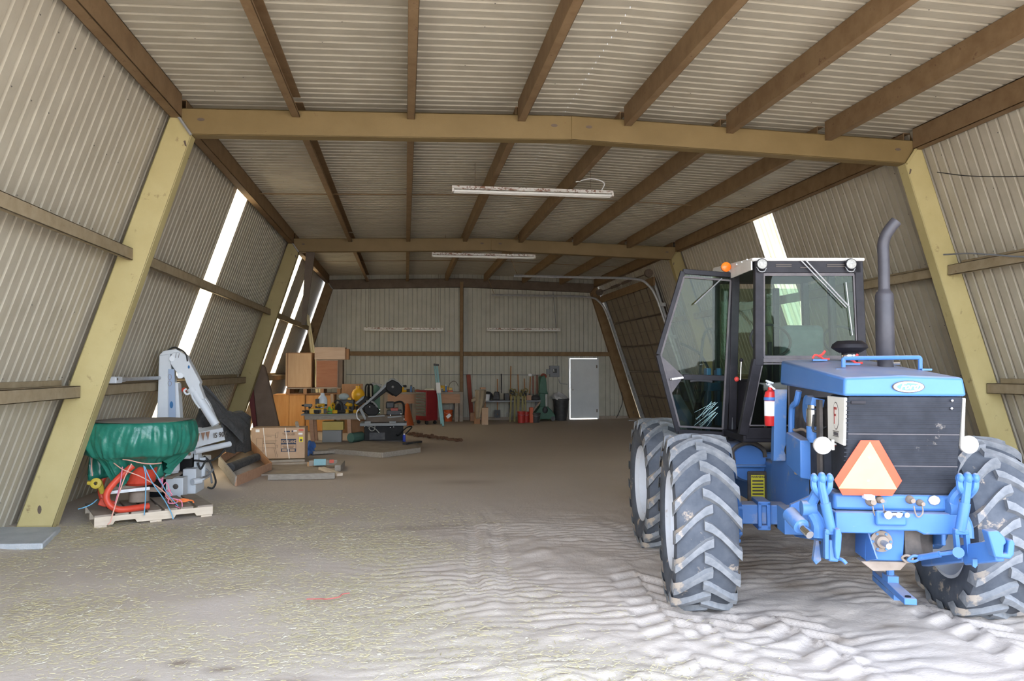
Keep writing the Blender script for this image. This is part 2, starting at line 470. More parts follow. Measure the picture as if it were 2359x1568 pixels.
mat('logo_blue', (.09, .20, .60), rough=.3)
mat('seat_cloth', (.10, .13, .15), (.14, .17, .19), scale=12, rough=.9)
mat('decal_white', (.72, .69, .62), rough=.5)
mat('decal_red', (.36, .07, .06), rough=.5)
mat('hose', (.03, .03, .03), rough=.6)
mat('straw_bale', (.60, .50, .26), (.50, .44, .22), scale=9, rough=.95)
mat('leaf', (.22, .34, .05), (.32, .44, .08), scale=7, rough=.7)
mat('bark', (.16, .11, .07), rough=.9)
mat('drywall', (.30, .31, .30), rough=.8)
glass_mat('glass', (.70, .79, .72), .014)
glass_mat('glass_dark', (.36, .46, .40), .02)
mat('pale_streak', (.55, .80, .82), rough=.3)
# ------------------------------------------------------------------ the building shell
Y0, Y1, Y2, Y3 = 1.30, 8.79, 17.39, 25.51
XM = 1.94                      # ridge line
EL, ER = XM - 4.50, XM + 4.50  # eaves
BL, BR = -4.12, 7.96           # feet of the walls
ZE, RISE = 4.595, 0.12         # top of the cross beams
ZS = ZE + 0.155                # roof sheets
SL = (EL - BL) / ZE            # lean of the walls
PITCHR = 0.1524
COVER = PITCHR * 5

def wallx(side, z, off=0.0):
    return (BL + SL * z - off) if side < 0 else (BR - SL * z + off)

# --- dirt floor ---------------------------------------------------------------
def fbm(x, y, seed, base=0.5, octv=4):
    out = np.zeros_like(x); amp = 1.0
    r = np.random.default_rng(seed)
    for o in range(octv):
        for k in range(4):
            a = r.uniform(0, 2 * np.pi); f = base * (2 ** o) * r.uniform(.75, 1.35); p = r.uniform(0, 6.28)
            out += amp * np.sin(f * (x * np.cos(a) + y * np.sin(a)) * 6.28 + p + .7 * np.sin(f * 3.1 * (x * np.sin(a + 1.) + y * np.cos(a + 1.)) + p))
        amp *= .5
    return out / 4

def sstep(a, b, t):
    t = np.clip((t - a) / (b - a), 0, 1); return t * t * (3 - 2 * t)

def floor_h(x, y):
    cu = x * math.cos(YAW) - y * math.sin(YAW); cv = x * math.sin(YAW) + y * math.cos(YAW)
    near = 1 - sstep(7.5, 10.5, y)
    bare = sstep(-1.0, 1.2, x + .12 * (y - 5) + .5 * fbm(x, y, 3, .25, 2))
    h = .010 * fbm(x, y, 1, .35, 4) * (.5 + near)
    warp = fbm(x, y, 5, .45, 3)
    w2 = fbm(x, y, 8, 1.1, 2)
    # compressed tread ridges
    ph = y / .13 + .9 * warp + .35 * w2 + .25 * x
    rid = np.abs(np.sin(np.pi * ph)) ** .7 - .55
    mask = np.clip(.55 + .8 * fbm(x, y, 11, .5, 3), 0, 1)
    h += near * bare * mask * .021 * rid
    # lumps
    h += near * bare * (.015 * np.clip(fbm(x, y, 15, 1.5, 2), -.3, 2) + .006 * fbm(x, y, 16, 3.4, 2))
    # chevron tyre prints, running towards the door opening
    for uc, v0, v1, sl, sg in ((1.36, 2.4, 5.4, .02, 1), (1.05, 4.6, 6.4, .02, 1), (2.05, 2.4, 5.2, .25, 1), (3.15, 2.4, 5.6, .1, 1), (.72, 2.5, 4.5, .05, 1)):
        d = cu - (uc + sl * (v0 + 2 - cv))
        band = (1 - sstep(.2, .27, np.abs(d))) * sstep(v0 - .4, v0, cv) * (1 - sstep(v1, v1 + .4, cv))
        q = (cv + .75 * np.abs(d) + .03 * w2 + np.where(d > 0, .11, 0)) / .225
        lug = sstep(-.7, .7, np.sin(2 * np.pi * q) + .25 * warp)
        band = band * np.clip(.75 + .9 * fbm(x, y, 40 + int(uc * 10), .9, 2), .15, 1)
        h = h * (1 - .75 * band) + band * (-.026 + .036 * lug + .010 * w2)
    # narrow twin tracks of a small tyre
    for xc, dx in ((.62, 0), (.86, 0)):
        d = x - xc - .10 * np.sin(y * .9)
        band = (1 - sstep(.04, .075, np.abs(d))) * sstep(5.4, 5.9, y) * (1 - sstep(8.6, 9.6, y))
        h -= band * (.012 + .008 * (np.sin(y / .045 * 6.28 * .5) > 0))
    # ruts where the tractor stands, softened dust at the walls
    for (wx, wy) in ((2.13, 5.62), (4.08, 5.30), (2.50, 7.60), (4.52, 7.32)):
        r2 = ((x - wx) / .34) ** 2 + ((y - wy) / .52) ** 2
        h -= .055 * np.exp(-r2 * 1.3)
    wl = x - BL; wr = BR - x
    h += .035 * np.exp(-(np.minimum(wl, wr) / .5) ** 2)
    h *= sstep(.0, 2.0, y) * .9 + .1
    return h

xs = np.arange(BL - .15, BR + .16, .027)
ys = np.concatenate([np.arange(-.3, 2.4, .15), np.arange(2.4, 8.4, .023), np.arange(8.4, 12, .045), np.arange(12, 25.7, .12)])
GX, GY = np.meshgrid(xs, ys)
GZ = floor_h(GX, GY)
nx, ny = len(xs), len(ys)
co = np.stack([GX, GY, GZ], -1).reshape(-1, 3)
idx = np.arange(nx * ny).reshape(ny, nx)
quads = np.stack([idx[:-1, :-1], idx[:-1, 1:], idx[1:, 1:], idx[1:, :-1]], -1).reshape(-1, 4)
me = bpy.data.meshes.new('floor')
me.vertices.add(len(co)); me.vertices.foreach_set('co', co.ravel())
me.loops.add(quads.size); me.loops.foreach_set('vertex_index', quads.ravel())
me.polygons.add(len(quads)); me.polygons.foreach_set('loop_start', np.arange(0, quads.size, 4)); me.polygons.foreach_set('loop_total', np.full(len(quads), 4))
me.polygons.foreach_set('use_smooth', np.ones(len(quads), bool))
me.update(); me.validate()
# what lies on the dirt: chaff (r), oil and manure stains (g), compaction (b)
x, y = GX.ravel(), GY.ravel()
hay = sstep(2.1, -.6, x + .25 * (y - 6) + .9 * fbm(x, y, 21, .22, 3)) * (1 - sstep(9.3, 11.6, y + .9 * fbm(x, y, 22, .3, 2))) * np.clip(.75 + .7 * fbm(x, y, 23, .6, 3), .1, 1)
hay *= sstep(-4.1, -3.3, x + .3 * fbm(x, y, 24, .5, 2))
oil = np.zeros_like(x)
for ox, oy, orx, ory, oa in ((.3, 13.2, 1.5, .8, .5), (-.9, 12.6, .8, .4, .5), (.9, 11.6, .5, .25, .45), (3.05, 5.75, .22, .12, .9), (3.3, 5.5, .2, .1, .8), (2.95, 6.4, .3, .25, .7), (2.45, 4.95, .1, .05, .8),
                         (2.75, 4.6, .14, .06, .8), (3.2, 4.75, .1, .06, .7), (-1.3, 4.75, .07, .05, .9), (-1.02, 4.6, .1, .05, .9), (-.62, 4.35, .14, .07, .9), (-1.45, 4.5, .06, .04, .8), (.2, 8.4, .5, .12, .5), (1.0, 17.5, 1.6, 1.5, .25)):
    oil = np.maximum(oil, oa * np.exp(-(((x - ox) / orx) ** 2 + ((y - oy) / ory) ** 2) * (1 + .5 * fbm(x, y, 31, 1.2 / max(orx, .15) * .3, 3))))
pack = sstep(11, 15.5, y + .5 * fbm(x, y, 33, .3, 2))
attr = me.color_attributes.new('ground', 'FLOAT_COLOR', 'POINT')
attr.data.foreach_set('color', np.stack([hay, np.clip(oil, 0, 1), pack, np.ones_like(x)], -1).astype(np.float32).ravel())
fm = bpy.data.materials.new('dirt'); fm.use_nodes = True
nt = fm.node_tree; N = nt.nodes; Lk = nt.links; bs = N['Principled BSDF']
bs.inputs['Roughness'].default_value = .95; bs.inputs['Specular IOR Level'].default_value = .12
tc = N.new('ShaderNodeTexCoord')
def _noise(sc, det, stretch=None):
    n = N.new('ShaderNodeTexNoise'); n.inputs['Scale'].default_value = sc; n.inputs['Detail'].default_value = det; n.inputs['Roughness'].default_value = .68
    if stretch:
        mp = N.new('ShaderNodeMapping'); mp.inputs['Scale'].default_value = stretch; Lk.new(tc.outputs['Object'], mp.inputs[0]); Lk.new(mp.outputs[0], n.inputs['Vector'])
    else: Lk.new(tc.outputs['Object'], n.inputs['Vector'])
    return n
def _mix(fac, a, b):
    m = N.new('ShaderNodeMix'); m.data_type = 'RGBA'
    for s, v in ((0, fac), (6, a), (7, b)):
        if isinstance(v, (tuple, float)): m.inputs[s].default_value = v if isinstance(v, float) else (*v, 1)
        else: Lk.new(v, m.inputs[s])
    return m.outputs[2]
def _mul(a, b):
    m = N.new('ShaderNodeMath'); m.operation = 'MULTIPLY'
    for i, v in enumerate((a, b)):
        if isinstance(v, float): m.inputs[i].default_value = v
        else: Lk.new(v, m.inputs[i])
    return m.outputs[0]
at_n = N.new('ShaderNodeAttribute'); at_n.attribute_name = 'ground'
sp = N.new('ShaderNodeSeparateColor'); Lk.new(at_n.outputs['Color'], sp.inputs[0])
n1 = _noise(1.3, 7); n2 = _noise(26, 5); n3 = _noise(90, 3)
c = _mix(n1.outputs['Fac'], (.57, .49, .42), (.66, .58, .505))
c = _mix(_mul(n2.outputs['Fac'], .45), c, (.52, .45, .38))
c = _mix(_mul(sp.outputs[2], .6), c, (.45, .38, .31))
hm = N.new('ShaderNodeMapRange'); hm.inputs['From Min'].default_value = .36; hm.inputs['From Max'].default_value = .62
Lk.new(n3.outputs['Fac'], hm.inputs['Value'])
c = _mix(_mul(_mul(sp.outputs[0], .62), hm.outputs[0]), c, (.56, .51, .33))
c = _mix(_mul(sp.outputs[1], .8), c, (.20, .145, .10))
Lk.new(c, bs.inputs['Base Color'])
bp = N.new('ShaderNodeBump'); bp.inputs['Strength'].default_value = .5; bp.inputs['Distance'].default_value = .012
Lk.new(n2.outputs['Fac'], bp.inputs['Height'])
bp2 = N.new('ShaderNodeBump'); bp2.inputs['Strength'].default_value = .35; bp2.inputs['Distance'].default_value = .006
Lk.new(n3.outputs['Fac'], bp2.inputs['Height']); Lk.new(bp.outputs[0], bp2.inputs['Normal']); Lk.new(bp2.outputs[0], bs.inputs['Normal'])
MATS['dirt'] = fm
me.materials.append(fm)
floor = bpy.data.objects.new('floor', me); COL.objects.link(floor)
tag(floor, 'dry dusty dirt floor with tyre ridges and chaff', None, kind='structure')

# --- ground outside ---------------------------------------------------------
mat('yard_dirt', (.40, .34, .28), (.48, .42, .35), scale=.8, rough=.95)
mb = MB()
def _ring(x0, x1, y0, y1):
    mb.add([(x0, y0, -.06), (x1, y0, -.06), (x1, y1, -.06), (x0, y1, -.06)], [(0, 1, 2, 3)])
_ring(-60, 60, -60, -.25); _ring(-60, BL - .1, -.25, 70); _ring(BR + .1, 60, -.25, 70); _ring(BL - .1, BR + .1, 25.65, 70)
o = mb.build('ground', 'yard_dirt', smooth=False, recalc=False); tag(o, 'bare dry yard outside the open end', None, kind='structure')

# --- ribbed sheets ----------------------------------------------------------
def rib_profile(n, pitch, depth=-.028, base=.048, top=.036):
    pr = []
    for k in range(n):
        a = k * pitch
        pr += [(a, 0), (a + pitch / 2 - base / 2, 0), (a + pitch / 2 - top / 2, depth), (a + pitch / 2 + top / 2, depth), (a + pitch / 2 + base / 2, 0)]
    pr.append((n * pitch, 0))
    return pr

def sheet_mesh(name, n, length, material, rows=2):
    """ribs run along local z, sheet lies in local y-z, ribs stand out along +x"""
    pr = rib_profile(n, PITCHR); vs = []; fs = []
    for r in range(rows):
        z = length * r / (rows - 1)
        vs += [(d, a, z) for a, d in pr]
    m = len(pr)
    for r in range(rows - 1):
        for i in range(m - 1): fs.append((r * m + i, r * m + i + 1, (r + 1) * m + i + 1, (r + 1) * m + i))
    me = bpy.data.meshes.new(name); me.from_pydata(vs, [], fs); me.materials.append(MATS[material])
    return me

LEN = math.hypot(ZS, SL * ZS) + .02
lean = math.atan(SL)
def screws_on(points, name, parent, r=.008):
    mb = MB()
    for p, nrm in points:
        p = Vector(p); nrm = Vector(nrm).normalized(); a = nrm.orthogonal().normalized(); b = nrm.cross(a)
        mb.add([p + a * r, p + b * r, p - a * r, p - b * r, p + nrm * r * .9], [(0, 1, 4), (1, 2, 4), (2, 3, 4), (3, 0, 4)])
    o = mb.build(name, 'screw', parent, smooth=False); o['kind'] = 'stuff'; return o

def side_wall(side, name, ystart, skies, label):
    w = thing(name, label, None, (wallx(side, 0), Y0, 0), 0, kind='structure')
    me_s = sheet_mesh('wall_panel', 5, LEN, 'sheet_steel'); me_k = sheet_mesh('skylight_panel', 5, LEN - .02, 'skylight')
    i = 0; yy = ystart
    while yy < Y3 + .1:
        off = .07
        base = Vector((wallx(side, 0, off), yy, 0)) - Vector((wallx(side, 0), Y0, 0))
        sky = i in skies
        if side < 0: o = inst(me_k if sky else me_s, 'skylight_panel' if sky else 'wall_panel', w, base, (0, lean, 0))
        else:
            o = inst(me_k if sky else me_s, 'skylight_panel' if sky else 'wall_panel', w, base + Vector((0, COVER, 0)), (0, lean, math.pi))
            o.rotation_euler = Euler((0, lean, math.pi))
            o.rotation_mode = 'ZYX' if False else 'XYZ'
        if sky: o['label'] = 'translucent fibreglass skylight sheet'
        i += 1; yy += COVER
    pts = []
    for zz in (.35, 1.5, 1.62, 2.3, 3.0, 3.12, 3.8, 4.35):
        yy = ystart + PITCHR / 2 + .03
        while yy < Y3:
            if random.random() < .75: pts.append(((wallx(side, zz, .07) - side * .004, yy + random.uniform(-.01, .01), zz), (-side, 0, 0)))
            yy += PITCHR * 2
    screws_on(pts, 'screw_heads', w)
    return w

wall_left = side_wall(-1, 'wall_left', .29 + COVER * 1, (15, 24, 27), 'leaning ribbed steel wall on the left with bright skylight strips')
wall_right = side_wall(1, 'wall_right', -.10 + COVER * 2, (15,), 'leaning ribbed steel wall on the right behind the tractor')

# girts (horizontal rails on the walls)
def girt(side, z, ya, yb, w, h=.13, depth=.2, m='girt_dusty'):
    mb = MB(); x = wallx(side, z, .045); s = -side
    t = .012
    mb.box(min(x, x + s * depth), max(x, x + s * depth), ya, yb, z - t, z)                      # shelf
    xi = x + s * depth
    mb.box(min(xi, xi - s * t), max(xi, xi - s * t), ya, yb, z - h, z)                           # web towards the room
    mb.box(min(xi, xi - s * .05), max(xi, xi - s * .05), ya, yb, z - h, z - h + t)               # lower lip
    mb.box(min(x, x + s * t), max(x, x + s * t), ya, yb, z, z + .06)                             # upper lip on the sheet
    return mb.build('girt', m, w, bevel=.004)
for z in (1.53, 3.02):
    for ya, yb in ((Y0 + .1, Y1 - .02), (Y1 + .17, Y2 - .02), (Y2 + .17, Y3 - .1)):
        girt(-1, z, ya, yb, wall_left)
    for ya, yb in ((Y0 + .1, Y1 - .02), (Y1 + .17, Y2 - .02)):
        girt(1, z, ya, yb, wall_right)
    girt(1, z, Y2 + .17, 18.9, wall_right)

# roof
ceil = thing('ceiling', 'low pitched ribbed steel roof with rusty purlins', None, (XM, Y0, ZS), 0, kind='structure')
half = math.hypot(ER - XM + .08, RISE)
ra = math.atan2(RISE, ER - XM)
me_r = sheet_mesh('roof_panel', 5, half + .12, 'sheet_steel')
yy = -.25 + COVER * 2
while yy < Y3 + .1:
    # ribs hang down into the room; sheet local x = down, local z = outwards from the ridge
    for s in (-1, 1):
        X = Vector((-s * math.sin(ra), 0, -math.cos(ra))); Z = Vector((s * math.cos(ra), 0, -math.sin(ra))); Yv = Z.cross(X)
        R = Matrix((X, Yv, Z)).transposed()
        p = Vector((XM, yy if Yv.y > 0 else yy + COVER, ZS + RISE)) - Vector((XM, Y0, ZS))
        inst(me_r, 'roof_panel', ceil, p, R.to_euler())
    yy += COVER
def roofz(x): return ZS + RISE * (1 - abs(x - XM) / 4.5)
pts = []
for k in range(8):
    px_ = XM - 4.5 + k * 1.2857
    yy = -.25 + COVER * 2 + PITCHR / 2
    while yy < Y3:
        if random.random() < .5: pts.append(((px_ + random.uniform(.2, .9), yy, roofz(px_ + .5) - .004), (0, 0, -1)))
        yy += PITCHR * 3
screws_on(pts, 'screw_heads', ceil)

PX = [XM + 1.2857 * (k - 3.5) for k in range(8)]
for bi, (ya, yb) in enumerate(((Y0 + .05, Y1 - .006), (Y1 + .17, Y2 - .006), (Y2 + .17, Y3 - .16))):
    for k, px_ in enumerate(PX):
        zt = roofz(px_) - .004; h = .235; t = .008
        mb = MB()
        s = 1 if k < 4 else -1
        if k in (0, 7):
            s = 1 if k == 0 else -1
            xa, xb = (px_ - .02, px_ + .10) if s > 0 else (px_ - .10, px_ + .02)
            mb.box(xa, xa + .01, ya, yb, zt - h - .03, zt); mb.box(xb - .01, xb, ya, yb, zt - h - .03, zt)
            mb.box(xa, xb, ya, yb, zt - h - .03, zt - h - .018); mb.box(xa, xb, ya, yb, zt - .012, zt)
        else:
            mb.box(px_ - t / 2, px_ + t / 2, ya, yb, zt - h, zt)
            mb.box(px_, px_ + .085, ya, yb, zt - h, zt - h + .01)
            mb.box(px_ + .077, px_ + .085, ya, yb, zt - h, zt - h + .03)
            mb.box(px_, px_ + .09, ya, yb, zt - .01, zt)
        mb.build('purlin', 'purlin_rust', ceil, bevel=.003)
for yy in ((Y0 + Y1) / 2 - 1.5, (Y1 + Y2) / 2 + .15, (Y2 + Y3) / 2):
    for k in range(7):
        MB().cyl((PX[k] + .01, yy, roofz(PX[k]) - .10), (PX[k + 1] - .01, yy + .02, roofz(PX[k + 1]) - .10), .008, n=6).build('sag_rod', 'purlin_rust', ceil)

# frames: each has two columns, two beam halves, corner braces
def cframe(name, Y, label, mcol, mbeam, d=.155, flip=False):
    t = thing(name, label, None, (XM, Y, 0), 0, kind='structure')
    wc, hb = .37, .295
    f = -1 if flip else 1
    for s in (-1, 1):
        def X(x): return XM + s * (x - XM)
        ob, ot = (BR, -.12), (ER, ZE)
        ob = (BR + .04, -.12)
        ib = (BR + .04 - wc, -.12); it = (ER - .205, ZE - hb)
        mb = MB()
        mb.prism([(X(ob[0]), Y, ob[1]), (X(ot[0]), Y, ot[1]), (X(it[0]), Y, it[1]), (X(ib[0]), Y, ib[1])], (0, f * .012, 0))
        for a, b in ((ob, ot), (ib, it)):
            dv = Vector((a[0] - (.015 if a is ob else -.015), a[1]))
            q = .016 * (-1 if a is ob else 1)
            mb.prism([(X(a[0]), Y, a[1]), (X(b[0]), Y, b[1]), (X(b[0] + q), Y, b[1]), (X(a[0] + q), Y, a[1])], (0, f * d, 0))
        mb.build('column', mcol, t, bevel=.006)
        rz = ZE + RISE
        mb = MB()
        mb.prism([(X(ER), Y, ZE), (XM, Y, rz), (XM, Y, rz - hb), (X(it[0]), Y, it[1])], (0, f * .012, 0))
        mb.prism([(X(ER), Y, ZE), (XM, Y, rz), (XM, Y, rz - .016), (X(ER - .01), Y, ZE - .016)], (0, f * d, 0))
        mb.prism([(X(it[0]), Y, it[1]), (XM, Y, rz - hb), (XM, Y, rz - hb + .016), (X(it[0]), Y, it[1] + .016)], (0, f * d, 0))
        mb.build('beam', mbeam, t, bevel=.008)
        if not flip:
            # brace along the mitre, bolt holes, base plate
            MB().tube([(X(ER + .01), Y - .012, ZE + .02), (X(ER - .10), Y - .03, ZE - .15), (X(it[0]), Y - .03, it[1] - .01)], .016, n=7).build('corner_brace', 'galv' if s < 0 else mcol, t)
            for hx, hz in ((XM + .21, rz - .13), (ER - .30, ZE - .12)):
                MB().prism([(X(hx) + .04 * math.cos(q), Y - .004, hz + .017 * math.sin(q)) for q in [k * math.pi / 6 for k in range(12)]], (0, .003, 0)).build('bolt_hole', 'dark_steel', t)
            MB().prism([(X(BR - .17 - SL * .22) + .02 * math.cos(q), Y - .004, .22 + .045 * math.sin(q)) for q in [k * math.pi / 6 for k in range(12)]], (0, .003, 0)).build('bolt_hole', 'dark_steel', t)
            MB().prism([(X(ER - .155), Y - .004, ZE - .43), (X(ER - .135), Y - .004, ZE - .42), (X(ER - .12), Y - .004, ZE - .37), (X(ER - .14), Y - .004, ZE - .36)], (0, .003, 0)).build('bolt_hole', 'dark_steel', t)
    return t
trim1 = cframe('trim_1', Y1, 'mustard yellow steel frame nearest to the camera', 'column_paint', 'frame_paint')
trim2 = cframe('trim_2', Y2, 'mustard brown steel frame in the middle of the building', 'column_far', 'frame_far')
trim3 = cframe('trim_3', Y3 - .16, 'dark rusty steel frame against the back wall', 'purlin_rust', 'dark_steel')
trim4 = cframe('trim_4', Y0, 'steel frame of the open end', 'column_paint', 'frame_paint')

# back wall
wb = thing('wall_back', 'ribbed steel back wall with a centre post', None, (XM, Y3, 0), 0, kind='structure')
xx = BL - .3; k = 0
pr = rib_profile(5, PITCHR, -.032, .030, .022)
DX0, DX1, DH = 5.52, 6.50, 2.06
def colclip(x): # roof height above x
    if x < EL: return max(0, (x - BL) / SL)
    if x > ER: return max(0, (BR - x) / SL)
    return roofz(x)
while xx < BR + .3:
    vs = []; fs = []
    for a, d in pr:
        X_ = xx + a; zt = min(max(colclip(X_), 0) + .05, 5)
        zb = 0.0
        if DX0 - .02 < X_ < DX1 + .02: zb = DH + .02
        vs += [(X_, Y3 - d, min(zb, zt)), (X_, Y3 - d, max(zt, zb))]
    for i in range(len(pr) - 1):
        fs.append((2 * i, 2 * i + 2, 2 * i + 3, 2 * i + 1))
    mb = MB(); mb.add(vs, fs); mb.build('wall_panel', 'sheet_back', wb, smooth=False, recalc=False)
    xx += COVER; k += 1
# sheet strips at the jambs that the ribs leave open
MB().box(DX0 - .16, DX0 - .005, Y3 - .006, Y3, 0, DH + .2).box(DX1 + .005, DX1 + .16, Y3 - .006, Y3, 0, DH + .2).build('jamb_strip', 'sheet_back', wb)
cxp = at(1063, 800, Y3 - .1).x
MB().box(cxp - .055, cxp + .055, Y3 - .17, Y3 - .16, 0, ZE).box(cxp - .055, cxp - .045, Y3 - .17, Y3 - .03, 0, ZE).box(cxp + .045, cxp + .055, Y3 - .17, Y3 - .03, 0, ZE).build('post', 'purlin_rust', wb, bevel=.004)
for xa, xb in ((BL + .75, cxp - .06), (cxp + .06, BR - .75)):
    MB().box(xa, xb, Y3 - .15, Y3 - .02, 2.26, 2.272).box(xa, xb, Y3 - .15, Y3 - .138, 2.13, 2.272).build('girt', 'purlin_rust', wb, bevel=.003)
MB().tube([(-1.9, Y3 - .04, 1.52), (cxp, Y3 - .045, 1.515), (4.75, Y3 - .04, 1.49)], .011, n=6).build('conduit', 'panel_grey', wb)
MB().tube([(5.15, Y3 - .04, 1.35), (5.2, Y3 - .045, 1.22), (5.45, Y3 - .04, 1.18)], .012, n=6).build('conduit', 'panel_grey', wb)
MB().tube([(5.05, Y3 - .04, 1.86), (5.05, Y3 - .04, 3.2), (4.95, Y3 - .04, 4.4)], .009, n=6).build('conduit', 'panel_grey', wb)
# baseboard of dirty timber
MB().box(BL + .3, DX0 - .02, Y3 - .05, Y3 - .022, 0, .10).box(DX1 + .02, BR - .1, Y3 - .05, Y3 - .022, 0, .10).build('sill', 'wood_dusty', wb)

# person door, light leaks around it
d1 = thing('door_1', 'dusty white steel door in the back wall with daylight around it', None, (DX0, Y3, 0), 0, kind='structure')
dl = MB().box(DX0 + .028, DX1 - .012, Y3 - .055, Y3 - .02, .028, DH - .016).build('door_leaf', 'door_white', d1, bevel=.003)
MB().box(DX0 - .035, DX0 + .0, Y3 - .06, Y3, 0, DH + .03).box(DX1 - .02, DX1 + .035, Y3 - .06, Y3, 0, DH + .03).box(DX0, DX1, Y3 - .06, Y3, DH - .005, DH + .03).build('door_frame', 'door_white', d1)
MB().cyl((DX0 + .10, Y3 - .06, 1.0), (DX0 + .10, Y3 - .10, 1.0), .018).ball((DX0 + .10, Y3 - .12, 1.0), .032).build('door_knob', 'chrome', dl)
for hz in (.28, 1.78): MB().box(DX1 - .05, DX1 - .015, Y3 - .062, Y3 - .055, hz - .05, hz + .05).build('hinge', 'dark_steel', dl)

# sectional overhead door lying on the right wall of the last bay
d2 = thing('door_2', 'brown sectional overhead door on the leaning right wall with steel tracks', None, (wallx(1, 0), 22, 0), 0, kind='structure')
DYa, DYb = 19.55, 24.35
def onw(y, z, inn): return Vector((wallx(1, z, -inn), y, z))
nsec = 5; zlo, zhi = .08, 3.95
mat('door_brown', (.20, .165, .12), (.25, .205, .15), scale=3, rough=.75)
for i in range(nsec):
    za = zlo + (zhi - zlo) * i / nsec; zb = zlo + (zhi - zlo) * (i + 1) / nsec - .012
    ncol = 8
    sec = MB().hexa([onw(DYa, za, .10), onw(DYb, za, .10), onw(DYb, za, .06), onw(DYa, za, .06)], [onw(DYa, zb, .10), onw(DYb, zb, .10), onw(DYb, zb, .06), onw(DYa, zb, .06)]).build('door_section', 'door_brown', d2)
    for z in (za + .015, zb - .015):
        MB().beam(onw(DYa, z, .115), onw(DYb, z, .115), .02, .025).build('rail', 'dark_steel', sec)
    MB().beam(onw(DYa, (za + zb) / 2, .108), onw(DYb, (za + zb) / 2, .108), .01, .012).build('rail', 'dark_steel', sec)
    for c in range(ncol + 1):
        y = DYa + (DYb - DYa) * c / ncol
        MB().beam(onw(y, za, .115), onw(y, zb, .115), .02, .035, up=(0, 1, 0)).build('stile', 'dark_steel', sec)
MB().beam(onw(DYa - .3, 4.0, .16), onw(DYb + .4, 4.0, .16), .05, .22).build('header_board', 'purlin_rust', d2)
for y in (DYa - .18, DYb + .15):
    p = [onw(y, .02, .20), onw(y, 1.2, .20), onw(y, 2.4, .20), onw(y, 3.5, .20), onw(y, 3.9, .26) + Vector((-.05, 0, 0)), Vector((wallx(1, 4.05) - .62, y, 4.06)), Vector((4.8, y, 4.08)), Vector((2.75, y, 4.09))]
    MB().tube(p, .034, n=6, smooth=5).build('track', 'galv', d2)
    MB().beam(onw(y + .09, .02, .10), onw(y + .09, 4.1, .10), .05, .05).build('track_angle', 'galv', d2)
    for z in (.7, 1.55, 2.55, 3.4): MB().beam(onw(y, z, .02), onw(y, z, .22), .05, .09).build('track_bracket', 'galv', d2)
    MB().cyl((2.85, y, 4.09), (2.62, y - .1, 4.60), .008, n=5).build('track_hanger', 'purlin_rust', d2)
    MB().cyl(onw(y + .05, 4.22, .2), onw(y - .05, 4.22, .2), .11, n=14).build('cable_drum', 'dark_steel', d2)
MB().cyl(onw(DYa - .25, 4.22, .2), onw(DYb + .25, 4.22, .2), .018, n=8).build('torsion_shaft', 'dark_steel', d2)
for ya, yb in ((21.0, 21.8), (22.2, 23.0)): MB().cyl(onw(ya, 4.22, .2), onw(yb, 4.22, .2), .042, n=10).build('torsion_spring', 'dark_steel', d2)

# cable and conduit on the right wall
MB().tube([onw(8.6, 4.15, .02), onw(8.0, 3.95, .03), onw(7.0, 3.72, .02), onw(5.6, 3.5, .02)], .006, n=5).build('wall_cable', 'hose', wall_right)
MB().tube([onw(8.7, 3.14, .22), onw(8.2, 3.08, .24), onw(7.4, 2.92, .25), onw(6.2, 2.74, .25)], .010, n=7).build('wall_conduit', 'panel_grey', wall_right)
# ------------------------------------------------------------------ the blue tractor
TH = 0.098
RY = Matrix.Rotation(-YAW, 4, 'Z')
MN = RY @ Matrix.Translation((2.37, 5.75, 0)) @ Matrix.Rotation(-TH, 4, 'Z')     # engine half
MS = RY @ Matrix.Translation((2.47, 7.75, 0))                                     # cab half
tr = thing('tractor', 'blue articulated farm tractor with black cab and open door at the right', 'tractor', MN.translation, -(YAW + TH))
def _tp(M, px, py, b):
    Mi = M.inverted(); o = Mi @ Vector((0, 0, CAM_H)); d = (Mi.to_3x3() @ _ray(px, py)); t = (b - o.y) / d.y
    return o + d * t
def tn(px, py, b): return _tp(MN, px, py, b)
def ts(px, py, b): return _tp(MS, px, py, b)
def NB(): return MB(MN)
def SB(): return MB(MS)

# wheels ---------------------------------------------------------------------
def lug_mesh(side):
    st = []
    for x, dphi, w, rt in ((-.03, 0.0, .058, .652), (.02, .03, .056, .655), (.08, .10, .050, .654), (.14, .19, .050, .650), (.19, .275, .056, .644), (.222, .325, .062, .632), (.232, .345, .066, .575)):
        st.append((x, dphi, w, rt))
    vs = []; fs = []
    for x, dp, w, rt in st:
        rb = .60 if x < .2 else (.585 if x < .23 else .54)
        hw, hb = w / 2 / rt, w * .75 / rb
        for r, a in ((rb, dp - hb), (rt, dp - hw), (rt, dp + hw), (rb, dp + hb)):
            vs.append((side * x, r * math.cos(a), r * math.sin(a)))
    n = len(st)
    for j in range(n - 1):
        for k in range(3): fs.append((j * 4 + k, j * 4 + k + 1, (j + 1) * 4 + k + 1, (j + 1) * 4 + k))
    fs += [(0, 1, 2, 3), ((n - 1) * 4 + 3, (n - 1) * 4 + 2, (n - 1) * 4 + 1, (n - 1) * 4)]
    m = MB(); m.add(vs, fs); me = m.mesh('tread_lug', None, True, 50); me.materials.append(MATS['lug']); return me
LUG = {s: lug_mesh(s) for s in (-1, 1)}
